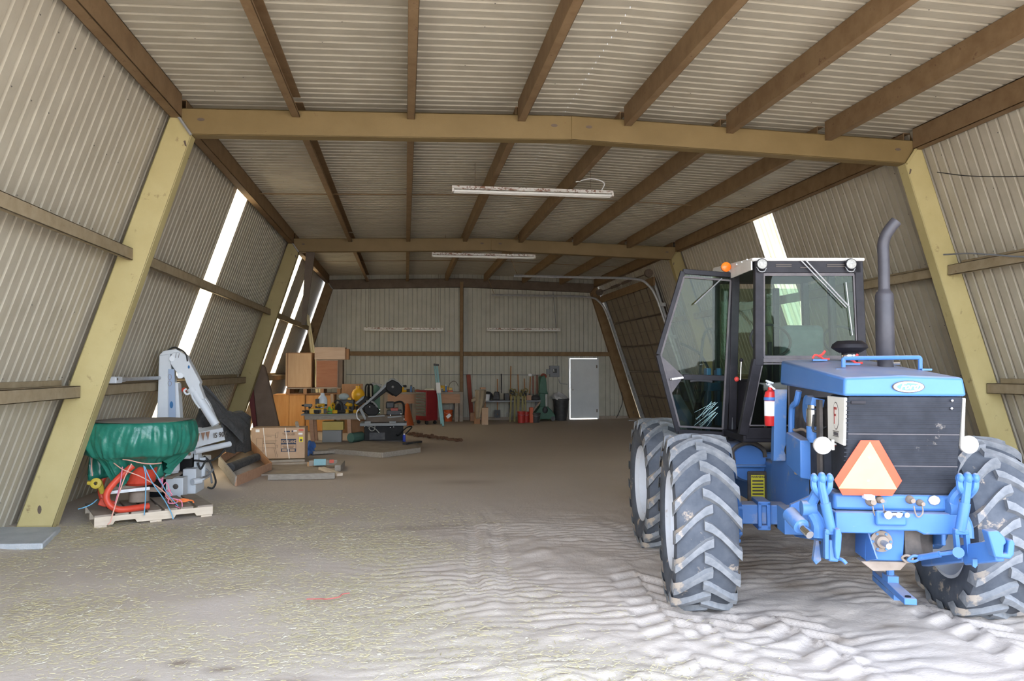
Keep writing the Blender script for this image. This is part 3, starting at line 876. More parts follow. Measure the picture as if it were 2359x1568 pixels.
def wheel(M, a, side, zc, seed):
    W = M @ Matrix.Translation((a, 0, zc))
    prof = [(.372, -.165), (.40, -.198), (.46, -.214), (.53, -.219), (.585, -.208), (.606, -.18), (.616, -.10), (.619, 0)]
    prof = prof + [(r, -h) for r, h in prof[-2::-1]]
    ti = MB(W).lathe(prof, axis=(1, 0, 0), n=56, cap=False).build('tire', 'tire', tr)
    s = side
    rim = MB(W).lathe([(.374, s * .19), (.366, s * .195), (.352, s * .17), (.335, s * .155), (.325, s * .05), (.25, s * .03), (.16, s * .02), (.155, s * .06), (.09, s * .075), (.0, s * .08)], axis=(1, 0, 0), n=48, cap=False)
    rim.lathe([(.374, s * .19), (.374, -s * .17), (.352, -s * .17), (.335, -s * .1), (.325, s * .05)], axis=(1, 0, 0), n=48, cap=False)
    ro = rim.build('rim', 'rim_white', tr)
    for k in range(8):
        q = k * math.pi / 4
        MB(W).cyl((s * .03, .19 * math.cos(q), .19 * math.sin(q)), (s * .055, .19 * math.cos(q), .19 * math.sin(q)), .016, n=6).build('wheel_bolt', 'grime', ro)
    L0 = WM[tr.name].inverted() @ W
    n = 18
    for sd in (-1, 1):
        for k in range(n):
            ang = 2 * math.pi * (k + (.5 if sd > 0 else 0) + seed) / n
            L = L0 @ Matrix.Rotation(ang, 4, 'X')
            inst(LUG[sd], 'tread_lug', ti, L.translation, L.to_euler())
    return ti
ZC = .565
wheel(MN, -.98, -1, ZC, .10); wheel(MN, .98, 1, ZC, .33)
wheel(MS, -.98, -1, ZC, .62); wheel(MS, .98, 1, ZC, .2)

# axle
zA = .63
NB().box(-.70, .70, -.085, .085, zA - .07, zA + .075).build('axle', 'tractor_blue_dusty', tr, bevel=.01)
for s in (-1, 1):
    fo = NB().lathe([(.0, s * .66), (.15, s * .66), (.205, s * .70), (.205, s * .745), (.17, s * .77), (0, s * .78)], c=(0, 0, zA - .03), axis=(1, 0, 0), n=28, cap=False).build('hub_flange', 'tractor_blue_dusty', tr)
    for k in range(12):
        q = 2 * math.pi * k / 12
        NB().cyl((s * .67, .185 * math.cos(q), zA - .03 + .185 * math.sin(q)), (s * .70, .185 * math.cos(q), zA - .03 + .185 * math.sin(q)), .014, n=6).build('bolt', 'tractor_blue_dusty', fo)
    cl = NB().box(s * .50 - .045, s * .50 + .045, -.12, .12, zA - .105, zA - .07).box(s * .50 - .045, s * .50 + .045, -.12, .12, zA + .075, zA + .105).box(s * .50 - .045, s * .50 - .018, -.12, -.085, zA - .1, zA + .1).box(s * .50 + .018, s * .50 + .045, -.12, -.085, zA - .1, zA + .1)
    cl.build('axle_clamp', 'tractor_blue', tr, bevel=.006)
SB().box(-.70, .70, -.085, .085, zA - .07, zA + .075).build('axle', 'tractor_blue_dusty', tr, bevel=.01)
for s in (-1, 1): SB().lathe([(.0, s * .66), (.15, s * .66), (.205, s * .70), (.205, s * .745), (0, s * .78)], c=(0, 0, zA - .03), axis=(1, 0, 0), n=24, cap=False).build('hub_flange', 'tractor_blue_dusty', tr)

# main frame of the engine half
for s in (-1, 1):
    NB().prism([(s * .33, -1.12, .66), (s * .33, -1.12, .99), (s * .33, -.55, 1.0), (s * .33, .05, 1.05), (s * .33, .30, 1.05), (s * .33, .42, .9), (s * .33, .42, .55), (s * .33, -.3, .52)], (-s * .025, 0, 0)).build('frame_plate', 'tractor_blue', tr, bevel=.006)
NB().box(-.32, .32, .1, .4, .45, .95).build('transmission', 'tractor_dark', tr, bevel=.03)
NB().box(-.30, .30, -1.05, .1, .56, .90).build('oil_pan', 'tractor_dark', tr, bevel=.04)
# articulation and belly under the cab
SB().box(-.28, .28, -1.35, -.9, .50, .92).build('hinge_block', 'tractor_blue_dusty', tr, bevel=.03)
SB().box(-.33, .33, -.95, 1.0, .52, .98).build('rear_frame', 'tractor_blue', tr, bevel=.02)
tk = SB().lathe([(0, -.34), (.15, -.34), (.17, -.30), (.17, .25), (.15, .30), (0, .30)], c=(-.42, -.75, .90), axis=(0, 1, 0), n=22, cap=False).build('fuel_tank', 'tractor_blue', tr)
SB().box(-.62, -.22, -1.12, -.55, .86, .885).build('step_plate', 'tractor_blue_dusty', tr, bevel=.01)
SB().box(-.44, -.23, -1.13, -1.10, .56, .83).build('side_box', 'tractor_dark', tr, bevel=.01)
wl = MB(MS).box(-.415, -.30, -1.137, -1.132, .60, .80).build('warning_label', 'label_yellow', tr)
text('warning_text', 'WARNING', .024, MS @ frameM((-.357, -1.139, .785), (1, 0, 0), (0, 0, 1)), 'ink', wl, bold=.0006)
for k in range(5): MB(MS).box(-.405, -.31, -1.1385, -1.137, .745 - k * .028, .757 - k * .028).build('print_line', 'ink', wl)
SB().tube([(-.55, -1.1, .90), (-.56, -1.12, 1.02), (-.42, -1.12, 1.08), (-.30, -1.1, 1.02), (-.28, -1.1, .95)], .018, n=8).build('hose', 'tractor_dark', tr)
SB().tube([(-.50, -1.0, .95), (-.46, -1.02, 1.06), (-.36, -1.02, 1.04), (-.33, -1.0, .92)], .014, n=8).build('hose', 'hose', tr)

# hood -------------------------------------------------------------------------
hd = NB().add([(-.336, -1.40, 1.558), (.336, -1.40, 1.558), (.336, .05, 1.594), (-.336, .05, 1.594),
               (-.326, -1.385, 1.664), (0, -1.39, 1.676), (.326, -1.385, 1.664), (.326, .05, 1.775), (0, .05, 1.79), (-.326, .05, 1.775)],
              [(0, 3, 2, 1), (0, 1, 6, 5, 4), (1, 2, 7, 6), (2, 3, 9, 8, 7), (3, 0, 4, 9), (4, 5, 8, 9), (5, 6, 7, 8)]).build('hood', 'tractor_blue', tr, bevel=.016)
# badge
bd = NB().prism([(.02 + .088 * math.cos(q), -1.397, 1.612 + .034 * math.sin(q)) for q in [k * math.pi / 16 for k in range(32)]], (0, -.006, 0)).build('badge', 'ink', hd)
NB().prism([(.02 + .082 * math.cos(q), -1.403, 1.612 + .030 * math.sin(q)) for q in [k * math.pi / 16 for k in range(32)]], (0, -.003, 0)).build('badge_ring', 'chrome', bd)
NB().prism([(.02 + .064 * math.cos(q), -1.406, 1.612 + .022 * math.sin(q)) for q in [k * math.pi / 16 for k in range(32)]], (0, -.002, 0)).build('badge_field', 'logo_blue', bd)
text('badge_script', 'Ford', .05, MN @ frameM((.018, -1.409, 1.613), (1, 0, 0), (0, 0, 1)), 'label_white', bd, shear=.45, bold=.0012)
# hood furniture
def hz(b): return 1.676 + (b + 1.39) * (.114 / 1.44)
NB().tube([tn(1943, 846, -.80), tn(1943, 830, -.80), tn(1944, 826, -.80), tn(1952, 825, -.80), tn(2030, 824, -.80), tn(2110, 823, -.80), tn(2119, 825, -.80), tn(2120, 832, -.80), tn(2120, 852, -.80)], .014, n=8, smooth=3).build('hood_rail', 'tractor_blue', hd)
for px_ in (1935, 2132): NB().cbox(tn(px_, 851, -.82), (.06, .05, .012)).build('rail_foot', 'tractor_blue', hd)
exb = -.62; e0 = tn(2040, 845, exb)
ex = NB().lathe([(.050, hz(exb) - .03), (.050, 1.77), (.058, 1.785), (.058, 2.205), (.050, 2.225), (.040, 2.235), (.036, 2.25)], c=(e0.x, exb, 0), n=20, cap=True).build('muffler', 'exhaust', tr)
NB().tube([(e0.x, exb, 2.23), (e0.x, exb, 2.45), (e0.x - .002, exb, 2.54), (e0.x + .01, exb - .01, 2.60), (e0.x + .04, exb - .02, 2.655), (e0.x + .075, exb - .03, 2.70)], .037, n=14).build('exhaust_pipe', 'exhaust', ex)
NB().tube([(e0.x + .01, exb, hz(exb) + .012), (e0.x + .085, exb - .02, hz(exb) + .012)], .012, n=8, smooth=0).build('clamp_bolt', 'chrome', ex)
pcb = -.22; p0 = tn(1957, 800, pcb)
pc = NB().lathe([(.055, hz(pcb) - .02), (.055, hz(pcb) + .06), (.075, hz(pcb) + .062), (.125, hz(pcb) + .095), (.118, hz(pcb) + .12), (.085, hz(pcb) + .145), (.0, hz(pcb) + .15)], c=(p0.x, pcb, 0), n=28, cap=False).build('air_precleaner', 'cab_black', tr)
NB().lathe([(.058, hz(pcb) + .025), (.058, hz(pcb) + .045)], c=(p0.x, pcb, 0), n=24).build('clamp_band', 'chrome', pc)
for lx, lb in ((tn(1888, 825, -.22).x, -.22), (tn(1962, 842, -.62).x, -.62)):
    lt = NB().cbox((lx, lb, hz(lb) + .008), (.10, .035, .012)).build('latch_plate', 'tractor_blue', hd)
    NB().tube([(lx - .05, lb, hz(lb) + .02), (lx - .03, lb, hz(lb) + .045), (lx + .01, lb, hz(lb) + .03), (lx + .03, lb, hz(lb) + .015), (lx + .07, lb, hz(lb) + .016)], .008, n=6).tube([(lx - .01, lb, hz(lb) + .035), (lx + .02, lb, hz(lb) + .05), (lx + .04, lb, hz(lb) + .075)], .009, n=6).build('latch', 'latch_red', lt)

# grille -------------------------------------------------------------------------
gr = NB().hexa([(-.300, -1.285, .985), (.318, -1.285, .985), (.318, -1.02, .985), (-.300, -1.02, .985)], [(-.306, -1.385, 1.556), (.322, -1.385, 1.556), (.322, -1.05, 1.556), (-.306, -1.05, 1.556)]).build('radiator_housing', 'grille', tr, bevel=.012)
def gy(z): return -1.285 - .10 * (z - .985) / .571
for z in (1.335, 1.15): NB().hexa([(-.298, gy(z) - .003, z), (.315, gy(z) - .003, z), (.315, gy(z) + .01, z), (-.298, gy(z) + .01, z)], [(-.298, gy(z) - .004, z + .006), (.315, gy(z) - .004, z + .006), (.315, gy(z) + .01, z + .006), (-.298, gy(z) + .01, z + .006)]).build('grille_seam', 'seal_grey', gr)
for k in range(22):
    z = 1.01 + k * .0245
    if abs(z - 1.335) < .012 or abs(z - 1.15) < .012: continue
    NB().beam((-.315, gy(z) - .001, z), (.312, gy(z) - .001, z), .004, .006).build('grille_bar', 'grille', gr)
NB().box(-.29, -.21, gy(1.52) - .012, gy(1.52), 1.515, 1.53).build('grille_catch', 'cab_black', gr)
for z in (1.535, 1.49): NB().ball((.26, gy(z) - .006, z), .010).build('grille_button', 'chrome', gr)
for s in (-1, 1):
    pl = NB().prism([(s * .316 + .008, -1.378, 1.548), (s * .316 + .008, -1.06, 1.548), (s * .316 + .008, -1.06, 1.285), (s * .316 + .008, -1.345, 1.27)], (s * .016, 0, 0)).build('side_decal', 'decal_white', tr, bevel=.004)
    if s < 0:
        a_ = -.3255
        NB().prism([(a_, -1.225 + .052 * math.cos(q), 1.435 + .082 * math.sin(q)) for q in [k * math.pi / 14 for k in range(28)]], (-.001, 0, 0)).build('decal_ring', 'ink', pl)
        NB().prism([(a_ - .001, -1.225 + .047 * math.cos(q), 1.435 + .076 * math.sin(q)) for q in [k * math.pi / 14 for k in range(28)]], (-.001, 0, 0)).build('decal_field', 'decal_white', pl)
        NB().box(a_ - .0035, a_ - .002, -1.215 - .028, -1.205 - .028, 1.385, 1.485).build('decal_letter_stem', 'decal_red', pl) if False else None
        # the letter F reads from the left side, where the camera stands
        NB().box(a_ - .0035, a_ - .002, -1.208, -1.196, 1.385, 1.485).box(a_ - .0035, a_ - .002, -1.25, -1.196, 1.472, 1.486).box(a_ - .0035, a_ - .002, -1.235, -1.196, 1.433, 1.446).build('decal_letter', 'decal_red', pl)
        for z in (1.342, 1.312): NB().box(a_ - .002, a_ - .001, -1.275, -1.17, z, z + .0035).build('decal_line', 'ink', pl)
        NB().box(a_ - .002, a_ - .001, -1.265, -1.18, 1.319, 1.338).build('decal_small_print', 'seal_grey', pl)
# slow-vehicle triangle
sc_ = tn(2002, 1078, -1.345)
def gp(x, z, d): return (sc_.x + x, gy(sc_.z + z) - .022 - d, sc_.z + z)
sv = NB().prism([gp(*p, 0) for p in ((-.05, .162), (.05, .162), (.188, -.072), (.138, -.162), (-.138, -.162), (-.188, -.072))], (0, -.004, 0)).build('slow_vehicle_sign', 'smv_orange', tr)
NB().prism([gp(*p, .004) for p in ((0, .155), (.163, -.122), (-.163, -.122))], (0, -.002, 0)).build('sign_triangle', 'smv_yellow', sv)
for z in (.06, -.075): NB().ball(gp(0, z, .006), .007, n=8, m=6).build('rivet', 'label_white', sv)
NB().box(sc_.x - .02, sc_.x + .025, -1.36, -1.28, sc_.z - .18, sc_.z - .155).build('sign_bracket', 'label_white', sv)
# work lamps
for px_, py_ in ((1893, 1025), (2228, 1023)):
    c = tn(px_, py_, -1.30); s = -1 if px_ < 2000 else 1
    lp = NB().lathe([(0, .05), (.03, .05), (.048, .01), (.052, -.02), (.050, -.028), (.044, -.03)], c=c, axis=(0, 1, 0), n=24, cap=False).build('work_lamp', 'cab_white', tr)
    NB().lathe([(.046, -.027), (.035, -.034), (.0, -.037)], c=c, axis=(0, 1, 0), n=24, cap=False).build('lamp_lens', 'lamp_lens', lp)
    NB().tube([c + Vector((0, .03, 0)), c + Vector((-s * .05, .03, 0)), c + Vector((-s * .09, .03, 0))], .010, n=6, smooth=0).cbox(c + Vector((-s * .07, .03, 0)), (.015, .02, .06)).build('lamp_bracket', 'chrome', lp)

# engine bay --------------------------------------------------------------------
NB().box(-.27, .27, -.98, .02, .95, 1.50).build('engine_block', 'tractor_dark', tr, bevel=.04)
NB().cyl((-.31, -.55, 1.44), (-.27, -.55, 1.44), .095, n=24).build('belt_pulley', 'tractor_blue_dusty', tr)
NB().cyl((-.33, -.72, 1.40), (-.27, -.72, 1.40), .06, n=20).build('pulley', 'tractor_blue', tr)
ff = NB().lathe([(0, 1.32), (.042, 1.32), (.044, 1.34), (.044, 1.45), (.036, 1.46), (.036, 1.48), (0, 1.49)], c=(-.345, -.84, 0), n=18, cap=False).build('fuel_filter', 'chrome', tr)
NB().lathe([(0, 1.24), (.03, 1.24), (.045, 1.27), (.045, 1.345)], c=(-.345, -.84, 0), n=18, cap=False).build('filter_bowl', 'tractor_blue', ff)
NB().cbox((-.335, -.84, 1.50), (.08, .12, .05), (0, .2, 0)).build('filter_head', 'tractor_blue_dusty', ff)
NB().tube([(-.33, -.45, 1.56), (-.34, -.42, 1.48), (-.35, -.36, 1.45), (-.35, -.33, 1.38), (-.35, -.32, 1.26)], .022, n=8).build('coolant_pipe', 'tractor_blue', tr)
NB().tube([(-.35, -.32, 1.26), (-.35, -.34, 1.15), (-.34, -.40, 1.05), (-.33, -.40, .98)], .025, n=8).build('coolant_hose', 'grime', tr)
for pts, r, m in (([(-.30, -.2, 1.35), (-.34, -.35, 1.28), (-.33, -.55, 1.30), (-.31, -.8, 1.25)], .010, 'grime'), ([(-.29, -.6, 1.2), (-.34, -.66, 1.15), (-.32, -.8, 1.10), (-.29, -.9, 1.2)], .012, 'hose'),
                  ([(-.29, -.1, 1.2), (-.36, -.2, 1.12), (-.34, -.35, 1.08), (-.3, -.5, 1.15)], .014, 'hose'), ([(-.3, -.95, 1.35), (-.37, -.93, 1.32), (-.36, -.9, 1.42)], .009, 'hose')):
    NB().tube(pts, r, n=7).build('hose', m, tr)
NB().cbox((-.29, -.66, 1.24), (.05, .10, .12)).build('starter_solenoid', 'grime', tr, bevel=.01)
NB().ball((-.29, -.70, 1.14), .085, (.6, 1.2, .8)).build('starter_motor', 'tractor_blue_dusty', tr)
NB().prism([(-.42, .02, 1.02), (-.42, -.075, 1.03), (-.40, -.06, 1.56), (-.40, .02, 1.56)], (.09, 0, 0)).build('hood_post', 'tractor_blue_dusty', tr, bevel=.006)
NB().box(-.36, -.34, -1.02, -.95, .90, 1.52).build('radiator_post', 'tractor_dark', tr)
NB().box(-.345, -.29, -1.05, -.72, .86, 1.27).build('radiator_screen', 'grille', tr)
bb = NB().add([(-.41, -.76, 1.0), (-.335, -.76, .985), (-.335, -.40, 1.04), (-.41, -.40, 1.04), (-.41, -.76, 1.245), (-.335, -.76, 1.245), (-.335, -.40, 1.27), (-.41, -.40, 1.27)], [(0, 3, 2, 1), (4, 5, 6, 7), (0, 1, 5, 4), (1, 2, 6, 5), (2, 3, 7, 6), (3, 0, 4, 7)]).build('battery_box', 'tractor_blue', tr, bevel=.008)

# rear (near) housing, hitch, PTO ------------------------------------------------
NB().box(-.36, .325, -1.27, -1.0, .885, .985).build('rear_housing', 'tractor_blue', tr, bevel=.02)
cm = NB().prism([(-.37, -1.33, .885), (.345, -1.33, .885), (.345, -1.33, .77), (.12, -1.33, .765), (.08, -1.33, .785), (-.12, -1.33, .785), (-.16, -1.33, .765), (-.37, -1.33, .765)], (0, .22, 0)).build('cross_member', 'tractor_blue', tr, bevel=.008)
NB().box(-.35, -.12, -1.275, -1.26, .868, .888).build('slot', 'cab_black', cm)
for px_, py_, r in ((2005, 1153, .030), (2025, 1150, .022), (2095, 1150, .024), (2118, 1157, .020)):
    c = tn(px_, py_, -1.27); NB().lathe([(r, .04), (r, -.01), (r * .8, -.03), (r * .55, -.04), (r * .55, -.055), (0, -.055)], c=c, axis=(0, 1, 0), n=16, cap=False).build('hydraulic_coupler', 'grime', tr)
c = tn(2152, 1152, -1.275)
NB().prism([(c.x + .035 * math.cos(q), -1.27, c.z + .03 * math.sin(q)) for q in [k * math.pi / 4 for k in range(8)]], (0, -.012, 0)).build('trailer_socket', 'galv', tr, bevel=.004)
for a_, b_ in ((2010, 2030), (2105, 2120)):
    NB().tube([tn(a_, 1165, -1.31), tn(a_ + 5, 1185, -1.34), tn((a_ + b_) / 2 + 5, 1190, -1.345), tn(b_ + 6, 1180, -1.34), tn(b_ + 4, 1162, -1.31)], .004, n=5).build('cap_chain', 'grime', tr)
tl = NB().cbox(tn(2052, 1193, -1.345), (.17, .03, .085)).build('top_link_bracket', 'tractor_blue', tr, bevel=.012)
for px_, r in ((2042, .022), (2066, .016), (2085, .014)):
    c = tn(px_, 1184, -1.37); NB().cyl(c, c + Vector((0, -.03, 0)), r, n=12).build('pin', 'chrome', tl)
NB().cyl(tn(2054, 1184, -1.385), tn(2078, 1184, -1.385), .013, n=10).build('pin', 'chrome', tl)
# pto
pb = NB().hexa([(-.17, -1.22, .585), (.045, -1.22, .585), (.045, -.8, .60), (-.17, -.8, .60)], [(-.165, -1.24, .775), (.05, -1.24, .775), (.05, -.8, .775), (-.165, -.8, .775)]).build('pto_box', 'tractor_blue', tr, bevel=.008)
c = tn(2028, 1245, -1.235)
NB().lathe([(.062, .0), (.062, -.018), (.04, -.022), (.034, -.045), (0, -.045)], c=c, axis=(0, 1, 0), n=22, cap=False).build('pto_flange', 'grime', pb)
NB().cyl(c, c + Vector((.0, -.13, -.003)), .017, n=12).build('pto_shaft', 'galv', pb)
for k in range(6):
    q = 2 * math.pi * k / 6; NB().cyl(c + Vector((.05 * math.cos(q), -.018, .05 * math.sin(q))), c + Vector((.05 * math.cos(q), -.026, .05 * math.sin(q))), .008, n=6).build('bolt', 'tractor_blue', pb)
NB().prism([(.05, -1.23, .775), (.135, -1.23, .775), (.14, -1.23, .70), (.155, -1.23, .62), (.055, -1.23, .60)], (0, .05, 0)).build('pto_shield', 'tractor_dark', tr)
NB().prism([(-.165, -1.23, .775), (-.17, -1.40, .64), (-.17, -1.23, .585)], (.008, 0, 0)).build('pto_side_plate', 'tractor_blue', tr)
NB().prism([(-.20, -1.24, .585), (.06, -1.24, .585), (.02, -1.24, .54), (-.13, -1.24, .53)], (0, .10, 0)).build('skid_plate', 'grime', tr)
NB().box(-.5, .5, -.7, -.5, .62, .78).build('belly_beam', 'tractor_blue_dusty', tr)
# drawbar
d0, d1_ = tn(2022, 1318, -.82), tn(2098, 1386, -1.50)
db = NB().beam(d0, d1_, .065, .035).build('drawbar', 'tractor_blue', tr, bevel=.004)
NB().beam(d0 + Vector((0, 0, -.035)), d0.lerp(d1_, .7) + Vector((0, 0, -.033)), .065, .03).build('drawbar_strap', 'tractor_blue_dusty', db)
NB().beam(d0 + Vector((.0, .02, .09)), d0 + Vector((0, .0, -.01)), .06, .10, up=(0, 1, 0)).build('drawbar_hanger', 'grime', db)
q = d0.lerp(d1_, .42); NB().cbox(q + Vector((0, 0, .035)), (.062, .09, .04)).cyl(q + Vector((0, 0, .05)), q + Vector((0, 0, .085)), .022, n=10).build('drawbar_pin', 'tractor_blue', db)
NB().cyl(d1_ + Vector((0, .035, .012)), d1_ + Vector((0, .035, .022)), .016, n=12).build('drawbar_hole', 'cab_black', db)
# lift linkage
for side in (-1, 1):
    b = -1.40
    if side < 0: P = lambda x, y, bb=b: tn(x, y, bb)
    else: P = lambda x, y, bb=b: tn(x, y, bb)
    cx = 1893 if side < 0 else 2229
    li = NB()
    li.tube([P(cx, 1105), P(cx - 1, 1116), P(cx + (3 if side < 0 else -3), 1135), P(cx + (8 if side < 0 else -6), 1160)], .024, n=10)
    li.cyl(P(cx + (8 if side < 0 else -6), 1158), P(cx + (22 if side < 0 else -17), 1222), .030, .028, n=12)
    lo = li.build('lift_rod', 'tractor_blue', tr)
    for dx in (-18, 18):
        NB().ball(P(cx + dx, 1101), .027, (.75, 1, 1.1), n=12, m=8).tube([P(cx + dx, 1101), P(cx + dx * 1.05, 1112), P(cx + dx * .9, 1126), P(cx + dx * .2, 1142, b + .04)], .018, n=8).build('clevis', 'tractor_blue', lo)
    NB().ball(P(cx, 1101), .032, (.75, 1, 1.15), n=12, m=8).build('rod_eye', 'tractor_blue', lo)
    NB().cyl(P(cx - 26, 1102), P(cx + 26, 1102), .014, n=10).build('clevis_pin', 'tractor_blue_dusty', lo)
    fx = cx + (22 if side < 0 else -16)
    for dx in (-12, 12):
        NB().beam(P(fx + dx, 1222), P(fx + dx + (0 if side < 0 else 6), 1285), .020, .035).build('fork_leg', 'tractor_blue', lo)
    NB().cbox(P(fx, 1224), (.075, .04, .03)).build('fork_top', 'tractor_blue', lo, bevel=.006)
    # rocker arm from the cross shaft to the clevis
    rx = 1868 if side < 0 else 2205
    ra_ = NB()
    ra_.tube([P(rx - 4, 1170, b + .10), P(rx + 8 * -side, 1145, b + .08), P(cx - 2, 1112, b + .04)], .030, n=9)
    ra_.tube([P(rx - 4, 1170, b + .10), P(rx + 16, 1205, b + .09), P(rx + 18, 1238, b + .08)], lambda t: .034 + .012 * t, n=9)
    ra_.build('rocker_arm', 'tractor_blue', tr)
    NB().cyl(P(rx - 22, 1170, b + .10), P(rx + 10, 1170, b + .10), .045, n=18).build('rocker_boss', 'tractor_blue_dusty', tr)
# left lift cylinder, lower links
cy = NB().cyl(tn(1820, 1183, -1.22), tn(1846, 1212, -1.34), .046, n=18).build('lift_cylinder', 'tractor_blue_dusty', tr)
NB().cyl(tn(1846, 1212, -1.34), tn(1866, 1232, -1.42), .024, n=12).build('cylinder_rod', 'chrome', cy)
NB().prism([tn(1818, 1185, -1.0), tn(1822, 1162, -1.0), tn(1868, 1142, -1.0), tn(1875, 1150, -1.0), tn(1850, 1230, -1.0)], (0, .03, 0)).build('side_bracket', 'tractor_blue', tr)
lk = NB().beam(tn(1895, 1262, -.55), tn(1920, 1268, -1.42), .05, .12).build('lower_link', 'tractor_blue', tr, bevel=.008)
NB().prism([tn(*p, -1.46) for p in ((1925, 1220), (1936, 1218), (1940, 1232), (1938, 1265), (1934, 1288), (1926, 1288), (1923, 1262))], (0, .06, 0)).build('link_hook', 'tractor_blue', lk, bevel=.006)
NB().tube([tn(1930, 1285, -1.40), tn(1942, 1290, -1.42), tn(1950, 1298, -1.43)], .010, n=6).build('hitch_pin', 'tractor_blue', lk)
NB().prism([tn(*p, -1.2) for p in ((1880, 1245), (1886, 1245), (1892, 1290), (1880, 1300), (1874, 1290))], (0, .04, 0)).build('sway_plate', 'tractor_blue_dusty', lk)
lk = NB().beam(tn(2130, 1290, -.75), tn(2225, 1278, -1.36), .05, .075).beam(tn(2225, 1278, -1.36), tn(2300, 1268, -1.62), .05, .11).build('lower_link', 'tractor_blue', tr, bevel=.008)
NB().prism([tn(*p, -1.68) for p in ((2275, 1224), (2300, 1222), (2316, 1238), (2320, 1250), (2314, 1256), (2312, 1276), (2322, 1276), (2324, 1246), (2334, 1242), (2339, 1252), (2337, 1278), (2328, 1288), (2292, 1284))], (0, .07, 0)).build('link_hook', 'tractor_blue', lk, bevel=.008)
NB().prism([tn(*p, -1.5) for p in ((2241, 1288), (2252, 1288), (2252, 1302), (2247, 1308), (2241, 1304))], (0, .012, 0)).build('link_tab', 'tractor_blue', lk)
sb = NB().cyl(tn(2118, 1284, -1.28), tn(2165, 1276, -1.38), .018, n=10).cyl(tn(2165, 1276, -1.38), tn(2195, 1272, -1.42), .011, n=8).build('stabilizer', 'tractor_blue', tr)
NB().tube([tn(2078, 1285, -1.25), tn(2086, 1279, -1.26), tn(2098, 1281, -1.27), tn(2102, 1288, -1.27), tn(2090, 1294, -1.26)], .007, n=6, closed=True).build('ring', 'grime', sb)
NB().tube([tn(2092, 1290, -1.27), tn(2104, 1280, -1.28), tn(2120, 1283, -1.28), tn(2108, 1292, -1.28)], .008, n=6, closed=True).build('chain_link', 'tractor_blue', sb)
NB().cyl(tn(2208, 1272, -1.46), tn(2208, 1272, -1.36), .030, n=14).build('ball_end', 'tractor_blue', sb)

# cab ----------------------------------------------------------------------------
zf, zb_, zr = 1.17, 1.80, 2.60          # floor, window sill, roof underside
CL, CR = -.473, .435                    # at the sill
n0 = -1.45                              # near face
far = -.25
def post(p0, p1, w, h, name='cab_post', m='cab_black', par=tr, up=(0, 1, 0)): return SB().beam(p0, p1, w, h, up=up).build(name, m, par, bevel=.005)
TL, TR = -.462, .405                    # at the roof
cabf = post((CL + .03, n0, 1.74), (TL + .03, n0, zr), .07, .06)
post((CR - .03, n0, 1.74), (TR - .02, n0, zr), .07, .06)
post((CL - .10, n0 + .02, zf), (CL + .02, n0, 1.79), .075, .06); post((CR + .10, n0 + .02, zf), (CR - .02, n0, 1.79), .075, .06)
post((CL - .02, n0 + .62, zf - .1), (TL + .01, n0 + .58, zr), .07, .05); post((CR + .02, n0 + .62, zf - .1), (TR, n0 + .58, zr), .06, .05)
post((CL, far, zf), (TL, far, zr), .06, .06); post((CR, far, zf), (TR, far, zr), .06, .06)
SB().box(TL, TR, n0 - .03, n0 + .03, 2.50, zr).build('header_panel', 'cab_black', tr, bevel=.006)
for xa, xb, z in ((-.30, -.17, 2.57), (-.30, -.17, 2.555), (-.10, .0, 2.545), (.12, .27, 2.57), (.12, .27, 2.555)): SB().box(xa, xb, n0 - .036, n0 - .03, z - .004, z + .003).build('vent_slot', 'ink', tr)
SB().box(CL, CR, n0 - .025, n0 + .035, 1.765, 1.80).build('sill_bar', 'seal_grey', tr, bevel=.005)
SB().box(CL - .08, CR + .08, n0 - .01, n0 + .03, zf - .03, zf + .06).build('lower_bar', 'cab_black', tr, bevel=.005)
def pane(name, pts, m='glass', frame=None, fw=.022, M=SB):
    o = M().add(pts, [tuple(range(len(pts)))]).build(name, m, tr, smooth=False, recalc=False, solid=.005)
    if frame:
        for i in range(len(pts)):
            M().beam(pts[i], pts[(i + 1) % len(pts)], fw, .02, up=(0, 1, .02)).build('seal', frame, o)
    return o
pane('windshield', [(CL + .07, n0 - .012, 1.81), (CR - .065, n0 - .012, 1.81), (TR - .055, n0 - .012, 2.49), (TL + .065, n0 - .012, 2.49)], 'glass', 'seal_grey')
pane('lower_window', [(CL - .05, n0 - .005, zf + .08), (-.20, n0 - .005, zf + .08), (-.20, n0 - .005, 1.755), (CL + .06, n0 - .005, 1.755)], 'glass_dark', 'seal_grey', .012)
pane('lower_window', [(.20, n0 - .005, zf + .08), (CR + .05, n0 - .005, zf + .08), (CR - .05, n0 - .005, 1.755), (.20, n0 - .005, 1.755)], 'glass_dark', 'seal_grey', .012)
SB().box(-.20, .20, n0 - .005, n0 + .02, zf + .05, 1.77).build('firewall', 'cab_black', tr)
pane('side_window', [(CR + .0, n0 + .65, 1.80), (CR, far - .03, 1.80), (TR - .02, far - .03, 2.52), (TR - .02, n0 + .65, 2.52)], 'glass')
pane('side_window', [(CR + .0, n0 + .04, 1.80), (CR, n0 + .55, 1.80), (TR - .02, n0 + .55, 2.52), (TR - .02, n0 + .04, 2.52)], 'glass')
pane('rear_window', [(CL + .05, far, 1.50), (CR - .05, far, 1.50), (TR - .05, far, 2.50), (TL + .05, far, 2.50)], 'glass')
pane('quarter_window', [(CL + .0, n0 + .68, 1.40), (CL, far - .03, 1.40), (TL + .01, far - .03, 2.52), (TL + .01, n0 + .66, 2.52)], 'glass')
SB().box(CL - .1, CR + .1, n0, far + .05, zf - .06, zf).build('cab_floor', 'cab_black', tr, bevel=.01)
SB().box(TL - .0, TR + .0, n0 + .0, far + .05, zr - .05, zr).build('headliner', 'cab_black', tr)
